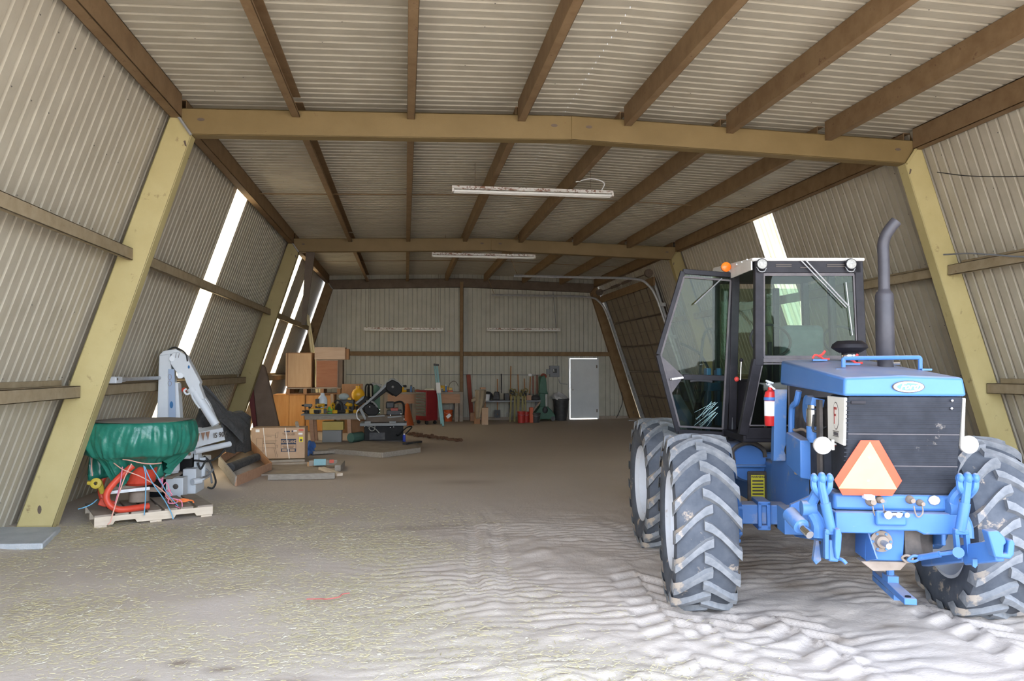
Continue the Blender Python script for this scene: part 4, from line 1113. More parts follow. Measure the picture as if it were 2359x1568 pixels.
rf = SB().add([(TL - .03, n0 - .03, zr), (TR + .03, n0 - .03, zr), (TR + .03, far + .12, zr), (TL - .03, far + .12, zr), (TL - .03, n0 - .035, zr + .025), (TR + .03, n0 - .035, zr + .025), (TR + .0, far + .1, zr + .12), (TL - .0, far + .1, zr + .12)],
              [(0, 3, 2, 1), (4, 5, 6, 7), (0, 1, 5, 4), (1, 2, 6, 5), (2, 3, 7, 6), (3, 0, 4, 7)]).build('roof', 'cab_white', tr, bevel=.008)
for b_ in (.1, .25, .4): SB().ball((TL - .032, n0 + b_, zr + .03), .007, n=8, m=6).build('rivet', 'label_white', rf)
SB().box(TL - .032, TL - .02, n0, n0 + .62, zr - .07, zr + .005).build('roof_skirt', 'cab_white', rf)
for s, px_ in ((-1, 1755), (1, 1960)):
    c = ts(px_, 608, n0 - .06)
    lp = SB().lathe([(0, .03), (.04, .025), (.047, 0), (.045, -.012), (.040, -.014)], c=c, axis=(0, 1, 0), n=20, cap=False).build('cab_lamp', 'cab_black', tr)
    SB().lathe([(.042, -.012), (.030, -.018), (0, -.02)], c=c, axis=(0, 1, 0), n=20, cap=False).build('lamp_lens', 'lens_grey', lp)
    SB().tube([c + Vector((-.04, .01, -.02)), c + Vector((-.02, 0, -.058)), c + Vector((.02, 0, -.06)), c + Vector((.04, .01, -.03))], .004, n=5).build('lamp_bracket', 'galv', lp)
c = ts(1672, 615, n0 + .60)
al = SB().lathe([(0, .02), (.04, .02), (.044, 0), (.044, -.015), (.03, -.025), (0, -.028)], c=c, axis=(0, 1, 0), n=20, cap=False).build('amber_lamp', 'amber', tr)
SB().beam(c + Vector((-.02, .02, -.02)), (TL, n0 + .62, c.z - .03), .03, .025).build('lamp_arm', 'cab_white', al)
# wiper
wp = SB()
wp.cyl(ts(1846, 600, n0 - .05), ts(1950, 708, n0 - .05), .005, n=6).cyl(ts(1856, 599, n0 - .05), ts(1957, 707, n0 - .05), .006, n=6).cyl(ts(1949, 650, n0 - .035), ts(1956, 710, n0 - .035), .004, n=6).cyl(ts(1956, 710, n0 - .035), ts(1964, 772, n0 - .035), .004, n=6)
wp.build('wiper', 'galv', tr)
# seat, wheels, console
sbk = ts(1848, 778, -.95)
st = SB().box(sbk.x - .19, sbk.x + .19, -1.0, -.88, 1.55, 2.10).build('seat_back', 'seat_cloth', tr, bevel=.05)
SB().box(sbk.x - .2, sbk.x + .2, -.95, -.5, 1.45, 1.56).build('seat_cushion', 'seat_cloth', tr, bevel=.03)
SB().box(sbk.x - .12, sbk.x + .12, -.85, -.55, 1.17, 1.46).build('seat_pedestal', 'cab_black', tr)
for px_, b_, tilt in ((1775, -1.18, .5), (1940, -.55, .5)):
    c = ts(px_, 800, b_)
    SB().tube([c + Vector((.17 * math.cos(t), .17 * math.sin(t) * .35, .06 + .14 * math.sin(t))) for t in [k * math.pi / 8 for k in range(16)]], .012, n=7, smooth=2, closed=True).build('steering_wheel', 'tool_black', tr)
    SB().cyl(c + Vector((0, .02, .05)), (c.x, c.y + .05, 1.2), .02, n=8).build('steering_column', 'cab_black', tr)
SB().box(CL + .04, CL + .16, n0 + .25, n0 + .95, 1.17, 1.62).build('console', 'cab_black', tr, bevel=.02)
lv = SB().tube([ts(1706, 875, n0 + .35), ts(1707, 850, n0 + .35), ts(1708, 832, n0 + .35)], .006, n=6, smooth=0).build('lever', 'chrome', tr)
SB().ball(ts(1708, 829, n0 + .35), .017).build('lever_knob', 'cab_black', lv)
SB().ball(ts(1697, 873, n0 + .35), .022).build('red_knob', 'latch_red', tr)
SB().cbox((TL + .10, n0 + .2, 2.42), (.06, .02, .10)).build('mirror', 'galv', tr)
SB().beam((.11, far - .02, 1.4), (.12, far - .02, 2.5), .05, .04, up=(0, 1, 0)).build('cab_post', 'cab_black', tr)

# open door
dvb = n0 + .60
D = [ts(*p, dvb) for p in ((1573, 625), (1688, 634), (1668, 1000), (1562, 994), (1516, 817))]
dr = SB()
for i in range(5): dr.beam(D[i], D[(i + 1) % 5], .045, .035, up=(0, 1, 0))
mid0, mid1 = ts(1573, 868, dvb), ts(1668, 871, dvb)
dr.beam(mid0, mid1, .05, .035, up=(0, 1, 0))
do = dr.build('door', 'cab_black', tr, bevel=.004)
cen = sum(D, Vector()) / 5
iD = [p + (cen - p) * .07 for p in D]
for i in range(5): SB().beam(iD[i] + Vector((0, -.016, 0)), iD[(i + 1) % 5] + Vector((0, -.016, 0)), .016, .012, up=(0, 1, 0)).build('door_seal', 'seal_grey', do)
SB().add([D[0], D[1], mid1 + Vector((.03, 0, 0)), mid0, ts(1520, 815, dvb)], [(0, 1, 2, 3, 4)]).build('door_glass', 'glass', do, smooth=False, recalc=False, solid=.004)
SB().add([ts(1520, 822, dvb), mid0, mid1, D[2], D[3]], [(0, 1, 2, 3, 4)]).build('door_glass', 'glass_dark', do, smooth=False, recalc=False, solid=.004)
SB().prism([ts(1524, 820, dvb - .01), mid0 + Vector((0, -.01, .01)), mid0 + Vector((-.02, -.01, -.03)), ts(1548, 905, dvb - .01)], (0, .012, 0)).build('latch_plate', 'seal_grey', do)
SB().beam(ts(1545, 873, dvb - .02), mid0 + Vector((0, -.02, -.005)), .012, .016).build('door_handle', 'chrome', do)
SB().ball(ts(1546, 873, dvb - .025), .011, n=8, m=6).build('latch_knob', 'chrome', do)
SB().tube([ts(1590, 878, dvb - .03), ts(1605, 876, dvb - .04), ts(1625, 877, dvb - .04), ts(1640, 879, dvb - .03)], .010, n=7).build('grab_bar', 'tool_black', do)
SB().cyl(ts(1663, 641, dvb - .02), ts(1600, 700, dvb - .06), .006, n=7).build('gas_strut', 'tool_grey', do)
for py_ in (660, 975): SB().cyl(ts(1687, py_ - 14, dvb), ts(1687, py_ + 14, dvb), .012, n=8).build('hinge', 'tool_black', do)
rr = random.Random(3)
for k in range(17):
    x0 = 1648 + rr.uniform(-16, 8); y0 = 938 + rr.uniform(-14, 14); q = rr.uniform(.55, 1.05); l = rr.uniform(25, 62)
    SB().cyl(ts(x0, y0, dvb - .008), ts(x0 - l * math.cos(q), y0 + l * math.sin(q) * .8, dvb - .008), .0016, .0006, n=4).build('glass_streak', 'pale_streak', do)  # fan of thin pale streaks laid on the lower door pane
# blue tower with hoses behind the door
tw = SB().box(-.60, -.555, -.40, -.28, .95, 1.72).box(-.50, -.455, -.40, -.28, .95, 1.72).box(-.60, -.455, -.41, -.39, 1.50, 1.58).box(-.60, -.455, -.41, -.39, .95, 1.05).build('loader_tower', 'tractor_blue', tr, bevel=.008)
for pts in ([(-.5, -.33, 1.7), (-.5, -.32, 1.95), (-.54, -.33, 2.1), (-.62, -.35, 2.0), (-.66, -.36, 1.5), (-.62, -.34, 1.1)], [(-.56, -.33, 1.7), (-.66, -.36, 1.86), (-.85, -.4, 1.96)], [(-.62, -.38, 1.5), (-.70, -.42, 1.3), (-.66, -.4, 1.0)], [(-.68, -.38, 1.42), (-.74, -.42, 1.2), (-.68, -.4, 1.02)]):
    SB().tube(pts, .014, n=7).build('hose', 'hose', tw)
for s in (-1, 1): SB().beam((s * .55, -.2, .85), (s * .60, 1.0, 1.35), .09, .16).build('loader_arm', 'tractor_blue', tr, bevel=.01)

# fire extinguisher strapped to the post
fe = thing('fire_extinguisher', 'red fire extinguisher strapped to the blue post beside the tractor engine', 'extinguisher', MN @ Vector((-.46, .0, 1.28)), -(YAW + TH))
fc = tn(1775, 940, -.02)
FB = MB(MN @ Matrix.Translation((fc.x, -.02, 0)))
cyl_ = FB.lathe([(0, 1.285), (.038, 1.285), (.044, 1.295), (.044, 1.51), (.036, 1.54), (.016, 1.555), (.016, 1.575), (0, 1.575)], n=22, cap=False).build('cylinder', 'ext_red', fe)
MB(MN @ Matrix.Translation((fc.x, -.02, 0))).lathe([(.0447, 1.36), (.0447, 1.47)], n=22, cap=False).build('label_wrap', 'label_white', fe)
MB(MN @ Matrix.Translation((fc.x, -.02, 0))).lathe([(.046, 1.475), (.048, 1.48), (.048, 1.495), (.046, 1.50)], n=22, cap=False).build('strap_band', 'tractor_blue', fe)
MB(MN @ Matrix.Translation((fc.x, -.02, 0))).cyl((0, 0, 1.57), (0, 0, 1.60), .014, n=10).beam((-.035, -.01, 1.625), (.02, -.01, 1.605), .016, .012).beam((-.02, -.012, 1.60), (.045, -.02, 1.545), .014, .012).tube([(-.02, -.02, 1.61), (-.035, -.03, 1.60), (-.02, -.03, 1.585), (-.005, -.025, 1.60)], .004, n=5, closed=True).build('valve', 'galv', fe)
# ------------------------------------------------------------------ hanging lamps
def strip_lamp(c, length, yaw, label, rusty=True, chains=()):
    t = thing('fluorescent_lamp', label, 'lamp', c, yaw, 'fluorescent strip lamps')
    M = WM[t.name]
    b = MB(M).box(-length / 2, length / 2, -.05, .05, .03, .075).box(-length / 2, length / 2, -.085, -.05, .02, .034).box(-length / 2, length / 2, .05, .085, .02, .034).build('housing', 'lamp_white', t, bevel=.004)
    for y in (-.045, .045):
        MB(M).cyl((-length / 2 + .03, y, -.005), (length / 2 - .03, y, -.005), .019, n=12).build('tube', 'tube_glass', t)
    for x in (-length / 2 + .015, length / 2 - .015): MB(M).box(x - .015, x + .015, -.075, .075, -.02, .03).build('end_cap', 'lamp_white', t)
    for p in chains: MB(M).cyl((p[0], 0, .07), p, .004, n=4).build('hanger', 'dark_steel', t)
    return t
strip_lamp((1.935, 11.5, 4.40), 2.50, .0, 'rust-speckled white strip lamp hanging below the roof, nearest to the camera', chains=((-.9, 0, .44), (.9, 0, .44)))
MB().tube([(3.0, 11.5, 4.46), (3.05, 11.5, 4.60), (2.85, 11.5, 4.66), (2.6, 11.5, 4.60)], .009, n=6).build('cable', 'label_white')['label'] = 'pale cable looping above the nearest strip lamp'
bpy.data.objects['cable']['category'] = 'cable'
strip_lamp((1.82, 17.85, 4.34), 2.44, .0, 'long white strip lamp just below the middle yellow beam', chains=((-.9, 0, .50), (.9, 0, .50)))
a = at(930, 760, 24.6); strip_lamp((a.x, 24.6, a.z), 2.5, .01, 'old strip lamp in front of the back wall, left of the centre post', chains=((-1.1, 0, 1.8), (1.1, 0, 1.8)))
a = at(1206, 761, 24.6); strip_lamp((a.x, 24.6, a.z), 2.42, .0, 'old strip lamp in front of the back wall, right of the centre post', chains=((-1.1, 0, 1.8), (1.1, 0, 1.8)))

# ------------------------------------------------------------------ footing, pallet, spreader, tarp
o = MB().hexa([fl(-60, 1268), fl(98, 1266), fl(140, 1226), fl(-20, 1226)], [p + Vector((0, 0, .06)) for p in (fl(-60, 1268), fl(98, 1266), fl(140, 1226), fl(-20, 1226))]).build('concrete_footing', 'concrete', bevel=.012)
tag(o, 'pale grey concrete footing at the foot of the near left column', 'footing')

pa = math.atan2(.53, 1.055)
pal = thing('wooden_pallet', 'pale wooden pallet under the red spreader and green tarp', 'pallet', (-3.30, 8.82, 0.0), pa, 'wooden pallets')
PM = WM[pal.name]
PLn, PDp = 1.22, .92
for y0_ in (0, .44, .88):
    z0, z1 = .022, .115
    pr_ = [(0, z0), (.18, z0), (.20, z0 + .035), (.40, z0 + .035), (.42, z0), (.80, z0), (.82, z0 + .035), (1.02, z0 + .035), (1.04, z0), (PLn, z0), (PLn, z1), (0, z1)]
    MB(PM).prism([(x_, y0_, z_) for x_, z_ in pr_], (0, .04, 0)).build('stringer', 'wood_pale', pal, bevel=.003)
for x0_ in (0.0, .20, .36, .53, .70, .87, 1.05):
    w = .135 if x0_ not in (0, 1.05) else .17
    MB(PM).box(x0_, x0_ + w, .0, PDp, .115, .135).build('deck_board', 'wood_dusty', pal, bevel=.003)
for x0_ in (0, .55, 1.09):
    MB(PM).box(x0_, x0_ + .12, 0, PDp, 0, .021).build('bottom_board', 'wood_pale', pal)

hc = PM @ Vector((.50, .42, 0))     # spreader axis
sp_ = thing('broadcast_spreader', 'red tractor-mounted spreader strapped on the pallet under a green tarp', 'spreader', (hc.x, hc.y, .135), pa)
SM = WM[sp_.name]
def S_(px, py, y): return SM.inverted() @ at(px, py, y)
MB(SM).lathe([(.0, .24), (.14, .24), (.17, .27), (.20, .50), (.30, .62), (.44, .95), (.46, .96)], n=26, cap=False).build('hopper', 'red_paint', sp_)
MB().tube([at(306, 1072, 9.05), at(283, 1092, 9.0), at(256, 1120, 8.96), at(245, 1142, 8.94), at(253, 1163, 8.93), at(275, 1173, 8.96), at(310, 1170, 9.05), at(342, 1165, 9.15)], .036, n=12).build('frame_tube', 'red_paint', sp_)
MB().tube([at(262, 1075, 9.5), at(240, 1098, 9.45), at(232, 1125, 9.42), at(238, 1150, 9.4), at(262, 1160, 9.45)], .032, n=12).build('frame_tube', 'red_paint', sp_)
MB().tube([at(252, 1072, 9.2), at(272, 1095, 9.2)], .045, n=12, smooth=0).build('frame_stub', 'red_paint', sp_)
MB().beam(at(255, 1122, 9.2), at(375, 1128, 9.4), .04, .05).build('cross_bar', 'grime', sp_)
MB().beam(at(250, 1134, 9.1), at(345, 1124, 9.25), .035, .035).build('cross_bar', 'galv', sp_)
MB().lathe([(.0, .05), (.11, .05), (.11, .16), (.06, .2), (.05, .3)], c=tuple(hc - Vector((0, 0, hc.z))) if False else (hc.x, hc.y, .135), n=16).build('gearbox', 'grime', sp_)
MB().cbox(at(238, 1157, 9.1), (.09, .05, .08), (0, .4, .4)).build('hitch_lug', 'red_paint', sp_, bevel=.01)
sh = MB().cyl(at(228, 1108, 9.25), at(236, 1135, 9.3), .035, .028, n=12).build('drive_shaft', 'yellow_plastic', sp_)
MB().lathe([(.055, -.02), (.06, 0), (.06, .02), (.04, .03), (.02, .03)], c=at(222, 1113, 9.22), axis=(.1, -1, .15), n=16, cap=False).tube([at(202, 1112, 9.22), at(212, 1113, 9.22)], .022, n=8, smooth=0).build('shaft_guard', 'yellow_plastic', sh)

# green tarp: flat dusty crown, gathered skirt
tp = thing('green_tarp', 'crinkled green tarpaulin tied over the spreader hopper', 'tarp', (hc.x, hc.y, .6), pa)
TM = WM[tp.name]
ztop = 1.115
def tarp_fn(u, v):
    th = 2 * math.pi * u
    th0 = th; th = th + .16 * v * math.sin(3 * th + 1) + .10 * v * math.sin(5 * th)
    ple = math.sin(th * 13 + 1.6 * math.sin(th * 2 + .6)) + .7 * math.sin(th * 21 + 2.2 * math.sin(th * 3 + 1)) + .5 * math.sin(th * 34 + 2 * math.sin(th * 5))
    fine = math.sin(th * 55 + 9 * v + 2 * math.sin(th * 7)) + math.sin(th * 23 - 17 * v)
    el = 1.0 + .06 * math.cos(2 * th)
    th = th0; ple *= .45 + .75 * math.sin(th * 1.5 + .7) ** 2
    low = .10 * math.sin(th * 2 + .4) + .07 * math.sin(th * 5 + 1.3)
    if v < .15:
        t = v / .15; r = .53 + .035 * t; z = ztop - .02 * t * t; amp = .003 * t
    elif v < .62:
        t = (v - .15) / .47; r = .565 + .035 * math.sin(t * 2.2) - .07 * t ** 3; z = ztop - .02 - .36 * t; amp = .004 + .022 * t
    else:
        t = (v - .62) / .38; r = .495 - .22 * t ** .8; z = ztop - .38 - (.19 + low) * t; amp = .026 + .012 * t
    r += amp * ple * .8 + .004 * fine * min(1, v * 3)
    p = Vector((r * math.cos(th) * el, r * math.sin(th), z + .010 * math.sin(th * 5 + v * 7) * (v > .2)))
    return TM @ Matrix.Translation((0, 0, -.6)) @ p
sk = MB(); sk.grid(tarp_fn, 260, 40, True); sk.build('skirt', 'tarp', tp, ang=60)
def crown(u, v):
    th = 2 * math.pi * u; r = .54 * v
    p = Vector((r * math.cos(th) * (1.0 + .06 * math.cos(2 * th)), r * math.sin(th), ztop + .012 * (1 - v) + .006 * math.sin(5 * r * 8 + th * 3)))
    return TM @ Matrix.Translation((0, 0, -.6)) @ p
ck = MB(); ck.grid(crown, 48, 8, True); ck.build('dusty_crown', 'tarp_dust', tp, ang=60)
def tail(u, v):
    a0 = at(198, 985, 9.55).lerp(at(252, 1060, 9.35), u); a1 = at(208, 1105, 9.45).lerp(at(250, 1100, 9.35), u)
    p = a0.lerp(a1, v); return p + Vector((.03 * math.sin(u * 9 + v * 4), .05 * math.sin(u * 12 + v * 3), 0))
tk_ = MB(); tk_.grid(tail, 18, 10); tk_.build('hanging_corner', 'tarp', tp, ang=60, solid=.004)
def tail2(u, v):
    a0 = at(350, 1058, 9.3).lerp(at(372, 1065, 9.5), u); a1 = at(325, 1120, 9.4).lerp(at(374, 1095, 9.5), u)
    p = a0.lerp(a1, v); return p + Vector((.02 * math.sin(u * 9), .03 * math.sin(u * 12 + v * 3), 0))
tk_ = MB(); tk_.grid(tail2, 14, 8); tk_.build('hanging_corner', 'tarp', tp, ang=60, solid=.004)
# twine
def twine(pts, m, label, r=.006, grp='baling twine on the pallet'):
    o = MB().tube(pts, r, n=6, smooth=4).build('twine', m); tag(o, label, 'twine', grp); return o
twine([at(303, 1068, 8.95), at(285, 1105, 8.88), at(262, 1175, 8.82), at(255, 1200, 8.80), at(248, 1208, 8.78)], 'twine_salmon', 'salmon twine running from the hopper to the pallet corner')
twine([at(282, 1075, 8.96), at(277, 1115, 8.9), at(265, 1160, 8.85)], 'twine_pink', 'pink twine hanging down beside the red frame tube')
twine([at(262, 1066, 9.0), at(285, 1082, 8.9), at(330, 1100, 8.95), at(375, 1130, 9.1), at(400, 1160, 9.3)], 'twine_salmon', 'salmon twine crossing in front of the red hopper')
twine([at(331, 1072, 8.95), at(336, 1100, 8.95), at(335, 1150, 8.98), at(332, 1186, 9.0)], 'twine_blue', 'blue twine hanging straight down in front of the hopper')
twine([at(333, 1074, 8.95), at(350, 1110, 8.95), at(378, 1150, 9.05), at(394, 1180, 9.12), at(399, 1195, 9.13)], 'twine_blue', 'long blue twine slanting to the right edge of the pallet')
twine([at(345, 1070, 9.0), at(365, 1100, 9.05), at(385, 1135, 9.15), at(410, 1165, 9.3)], 'twine_blue', 'short blue twine behind the pink tangle')
twine([at(224, 1150, 9.1), at(212, 1160, 9.05), at(195, 1168, 9.0), at(180, 1172, 9.0)], 'twine_blue', 'pale blue twine trailing off the left side of the pallet')
pk = []
rr = random.Random(5)
for k in range(26):
    t = k / 25; bx, by = 366 + 42 * t, 1098 + 66 * t
    pk.append(at(bx + rr.uniform(-10, 10) * (.4 + t), by + rr.uniform(-10, 10), 9.15 + .12 * t + rr.uniform(-.03, .03)))
twine(pk, 'twine_pink', 'tangle of pink twine at the right end of the pallet', r=.006)
twine([at(385, 1150, 9.3), at(405, 1152, 9.35), at(420, 1149, 9.4), at(435, 1151, 9.42), at(425, 1155, 9.4), at(405, 1154, 9.36), at(440, 1152, 9.43), at(446, 1157, 9.4)], 'twine_orange', 'coil of orange twine lying on the pallet', r=.009)
twine([at(205, 1026, 9.6), at(190, 1038, 9.6), at(187, 1050, 9.6), at(197, 1034, 9.6)], 'twine_salmon', 'loop of salmon twine at the left of the tarp')
twine([at(212, 1048, 9.3), at(211, 1075, 9.3), at(213, 1096, 9.3)], 'twine_salmon', 'salmon twine hanging on the left corner of the tarp')
twine([at(283, 1058, 8.9), at(300, 1060, 8.86), at(325, 1066, 8.85), at(350, 1068, 8.9), at(372, 1066, 9.0)], 'twine_salmon', 'salmon twine tied around the gathered skirt of the tarp')
rt = fl(755, 1385)
twine([(rt.x - .15, rt.y - .02, .03), (rt.x - .05, rt.y - .01, .025), (rt.x + .0, rt.y - .04, .03), (rt.x + .08, rt.y + .0, .03), (rt.x + .10, rt.y + .05, .035), (rt.x + .15, rt.y + .09, .03)], 'twine_red', 'red twine lying on the dirt in the foreground', r=.005, grp='twine on the floor')

# ------------------------------------------------------------------ white folded crane
cr = thing('truck_crane', 'white folded knuckle-boom crane standing on the floor by the left wall', 'crane', (-3.05, 11.2, 0), 0)
Yc = 11.2
def c_(px, py, dy=0.0): return at(px, py, Yc + dy)
ext = Vector((0, .22, 0))
col = MB().prism([c_(366, 818), c_(392, 815), c_(400, 965), c_(400, 1060), c_(361, 1060), c_(361, 965)], (0, .26, 0)).build('column', 'crane_white', cr, bevel=.012)
MB().prism([c_(388, 850, -.01), c_(402, 850, -.01), c_(405, 965, -.01), c_(404, 1000, -.01), c_(389, 1000, -.01)], (0, -.006, 0)).build('column_stripe', 'crane_blue', col)
MB().prism([c_(402, 880, .04), c_(410, 882, .04), c_(415, 965, .04), c_(414, 1030, .04), c_(403, 1030, .04)], (0, .16, 0)).build('column_flange', 'crane_white', col, bevel=.006)
MB().prism([c_(395 + 4 * math.cos(q), 932 + 8 * math.sin(q), -.017) for q in [k * math.pi / 8 for k in range(16)]], (0, -.003, 0)).build('badge', 'decal_blue', col)
for py_ in (868, 883): MB().tube([c_(391 + 4 * math.cos(q), py_ + 6 * math.sin(q), -.018) for q in [k * math.pi / 4 for k in range(8)]], .002, n=4, closed=True, smooth=2).build('warning_mark', 'decal_rust', col)
MB().prism([c_(366, 818), c_(376, 808), c_(405, 803), c_(416, 810), c_(412, 818), c_(392, 816)], (0, .24, 0)).build('column_head', 'crane_white', col, bevel=.01)
bm_ = MB().prism([c_(390, 824, -.03), c_(398, 812, -.03), c_(416, 810, -.03), c_(428, 818, -.03), c_(461, 880, -.03), c_(458, 886, -.03), c_(470, 918, -.03), c_(462, 922, -.03), c_(441, 905, -.03), c_(428, 880, -.03), c_(424, 868, -.03), c_(410, 872, -.03), c_(407, 858, -.03), c_(393, 838, -.03)], (0, .15, 0)).build('boom', 'crane_white', cr, bevel=.008)
MB().cyl(c_(396, 826, -.05), c_(396, 826, .2), .035, n=14).build('boom_pin', 'crane_white', bm_)
MB().cyl(c_(415, 865, -.05), c_(415, 865, .2), .04, n=14).build('boom_pin', 'crane_white', bm_)
MB().prism([c_(435 + 2.5 * math.cos(q), 845 + 4 * math.sin(q), -.034) for q in [k * math.pi / 5 for k in range(10)]], (0, -.002, 0)).build('badge', 'decal_blue', bm_)
for x_ in (406, 413): MB().beam(c_(x_, 813, -.034), c_(x_ - 2, 824, -.034), .006, .004).build('black_mark', 'ink', bm_)
cyo = MB().cyl(c_(448, 900, .02), c_(497, 978, .02), .058, n=18).build('boom_cylinder', 'crane_white', cr)
MB().cyl(c_(441, 893, .02), c_(448, 903, .02), .068, n=18).build('cylinder_collar', 'crane_white', cyo)
MB().tube([c_(430, 895, -.02), c_(424, 900, -.03), c_(430, 908, -.03), c_(440, 905, -.02), c_(445, 918, -.04), c_(460, 940, -.05)], .014, n=7).build('hydraulic_line', 'crane_white', cyo)
MB().ball(c_(424, 898, .0), .035).build('valve_block', 'red_paint', cyo)
ou = MB().prism([c_(462, 915, .05), c_(470, 912, .05), c_(482, 930, .05), (c_(502, 978, .05)), c_(492, 982, .05), c_(470, 940, .05)], (0, .1, 0)).build('outer_boom', 'crane_white', cr, bevel=.008)
MB().tube([c_(372, 812, .1), c_(392, 806, .05), c_(415, 805, .0), c_(428, 815, -.03), c_(432, 832, -.04)], .010, n=7).build('hose', 'hose', cr)
MB().tube([c_(376, 814, .1), c_(400, 800, .1), c_(418, 806, .1)], .012, n=7).build('hose', 'hose', cr)
# horizontal beam with the type number
h0, h1 = c_(446, 1010, -.1), c_(520, 1000, .3)
hb_ = MB().hexa([c_(446, 1032, -.1), c_(519, 1013, .3), c_(519, 1013, .5), c_(446, 1030, .1)], [c_(447, 998, -.1), c_(513, 985, .3), c_(509, 977, .5), c_(444, 989, .1)]).build('main_beam', 'crane_white', cr, bevel=.008)
xd = (h1 - h0).normalized(); nrm = xd.cross(Vector((0, 0, 1))).normalized()
for k, px_ in enumerate((455, 467, 478)):
    y_ = 999 - k * 2.2; MB().prism([c_(px_ - 4, y_, -.12 + k * .05), c_(px_ + 5, y_ - 1.5, -.11 + k * .05), c_(px_ + 1, y_ + 18, -.115 + k * .05)], tuple(nrm * .004)).build('warning_triangle', 'decal_rust', hb_)
text('type_number', '706 SI', .10, frameM(c_(506, 1000, .19) + nrm * .012, -xd, (0, 0, -1)), 'ink', hb_, bold=.002, sx=.9)
MB().cyl(c_(448, 1040, -.05), c_(530, 1022, .35), .04, n=14).build('extension_cylinder', 'crane_white', cr)
MB().tube([c_(448, 1060, .0), c_(480, 1062, .1), c_(505, 1050, .2), c_(520, 1030, .3)], .014, n=7).build('hose', 'hose', cr)
MB().cbox(c_(428, 1047, -.1), (.16, .14, .10)).build('valve_bank', 'crane_white', cr, bevel=.01)
for dx in (-.05, 0, .05): MB().cyl(c_(428, 1047, -.17) + Vector((dx, 0, .02)), c_(428, 1047, -.2) + Vector((dx, 0, .0)), .015, n=8).build('valve_spool', 'grime', cr)
# turret and base
MB().lathe([(.10, 0), (.10, .18), (.115, .2), (.115, .45)], c=(c_(390, 1117, -.25).x, Yc - .2, c_(390, 1117, -.2).z), n=22).build('turret', 'crane_white', cr)
MB().box(c_(410, 1, 0).x, c_(458, 1, 0).x, Yc, Yc + .35, c_(430, 1098, 0).z, c_(430, 1035, 0).z).build('oil_tank', 'black_paint', cr, bevel=.015)
MB().box(c_(370, 1, 0).x, c_(442, 1, 0).x, Yc - .55, Yc + .3, .26, .30).build('base_plate', 'grime', cr, bevel=.01)
MB().box(c_(401, 1, -.5).x, c_(440, 1, -.5).x, Yc - .52, Yc - .30, .0, .27).build('base_foot', 'crane_white', cr, bevel=.008)
MB().lathe([(.03, 0), (.035, -.012), (.02, -.02)], c=(c_(424, 1, -.5).x, Yc - .52, .16), axis=(0, 1, 0), n=14).build('socket', 'ink', cr)
MB().box(c_(366, 1, -.3).x, c_(400, 1, -.3).x, Yc - .45, Yc + .2, .02, .26).build('base_box', 'black_paint', cr)
MB().box(c_(440, 1, -.1).x, c_(470, 1, -.1).x, Yc - .15, Yc + .3, .0, .34).build('outrigger_beam', 'crane_white', cr, bevel=.01)
MB().box(c_(460, 1, 0).x, c_(470, 1, 0).x, Yc + .05, Yc + .25, .0, .88).build('outrigger_leg', 'crane_white', cr, bevel=.008)
MB().box(c_(470, 1, .2).x, c_(490, 1, .2).x, Yc + .15, Yc + .5, .14, .46).build('control_box', 'crane_white', cr, bevel=.012)
MB().cyl(c_(443, 1110, -.2), c_(462, 1106, -.1), .045, n=14).build('outrigger_tube', 'crane_white', cr)
for pts in ([c_(470, 1050, .2), c_(484, 1065, .2), c_(492, 1090, .2), c_(497, 1110, .1), c_(490, 1124, .05), c_(478, 1122, .05)], [c_(475, 1058, .2), c_(470, 1075, .2), c_(484, 1090, .2), c_(488, 1112, .1)], [c_(455, 1065, .0), c_(462, 1080, .0), c_(474, 1060, .0)], [c_(465, 1100, -.2), c_(478, 1095, .0), c_(492, 1080, .1)]):
    MB().tube(pts, .014, n=7).build('hose', 'tool_grey' if random.random() < .5 else 'hose', cr)

# black cloth over the boom end
def cloth(u, v):
    A = [at(462, 890, 11.35), at(480, 925, 11.4), at(505, 965, 11.45), at(532, 992, 11.6), at(560, 1018, 11.9)]
    B = [at(470, 888, 11.75), at(505, 925, 11.9), at(530, 950, 12.1), at(560, 948, 12.5), at(579, 958, 12.8)]
    def lerpl(L, t):
        t = t * (len(L) - 1); i = min(int(t), len(L) - 2); return L[i].lerp(L[i + 1], t - i)
    p = lerpl(A, v).lerp(lerpl(B, v), u)
    p = p + Vector((0, 0, .10 * math.sin(math.pi * u) * v))
    return p + Vector((.015 * math.sin(u * 20 + v * 6), .03 * math.sin(u * 15 + v * 9), .018 * math.sin(u * 13 + v * 11)))
ct = thing('black_cloth', 'black dusty fabric cover slumped over the end of the white crane', 'cover', fl(540, 1080), 0)
m_ = MB(); m_.grid(cloth, 26, 30); m_.build('slope', 'black_cloth', ct, ang=80, solid=.006)
def cloth2(u, v):
    a0 = at(505, 965, 11.45).lerp(at(579, 962, 12.75), u); a1 = at(520, 1042, 11.7).lerp(at(578, 1040, 12.75), u)
    p = a0.lerp(a1, v); bulge = .12 * math.sin(math.pi * u)
    return p + Vector((.015 * math.sin(u * 16 + 3 * v), -bulge * (.4 + .4 * v) + .035 * math.sin(u * 18 + v * 2), .015 * math.sin(u * 14)))
m_ = MB(); m_.grid(cloth2, 26, 16); m_.build('drape', 'black_cloth', ct, ang=80, solid=.006)
def cloth3(u, v):
    a0 = at(462, 935, 11.6).lerp(at(490, 980, 11.6), u); a1 = at(440, 990, 11.75).lerp(at(500, 1000, 11.75), u)
    return a0.lerp(a1, v) + Vector((0, .03 * math.sin(u * 14 + v * 3), 0))
m_ = MB(); m_.grid(cloth3, 14, 10); m_.build('inner_fold', 'black_cloth', ct, ang=80, solid=.006)

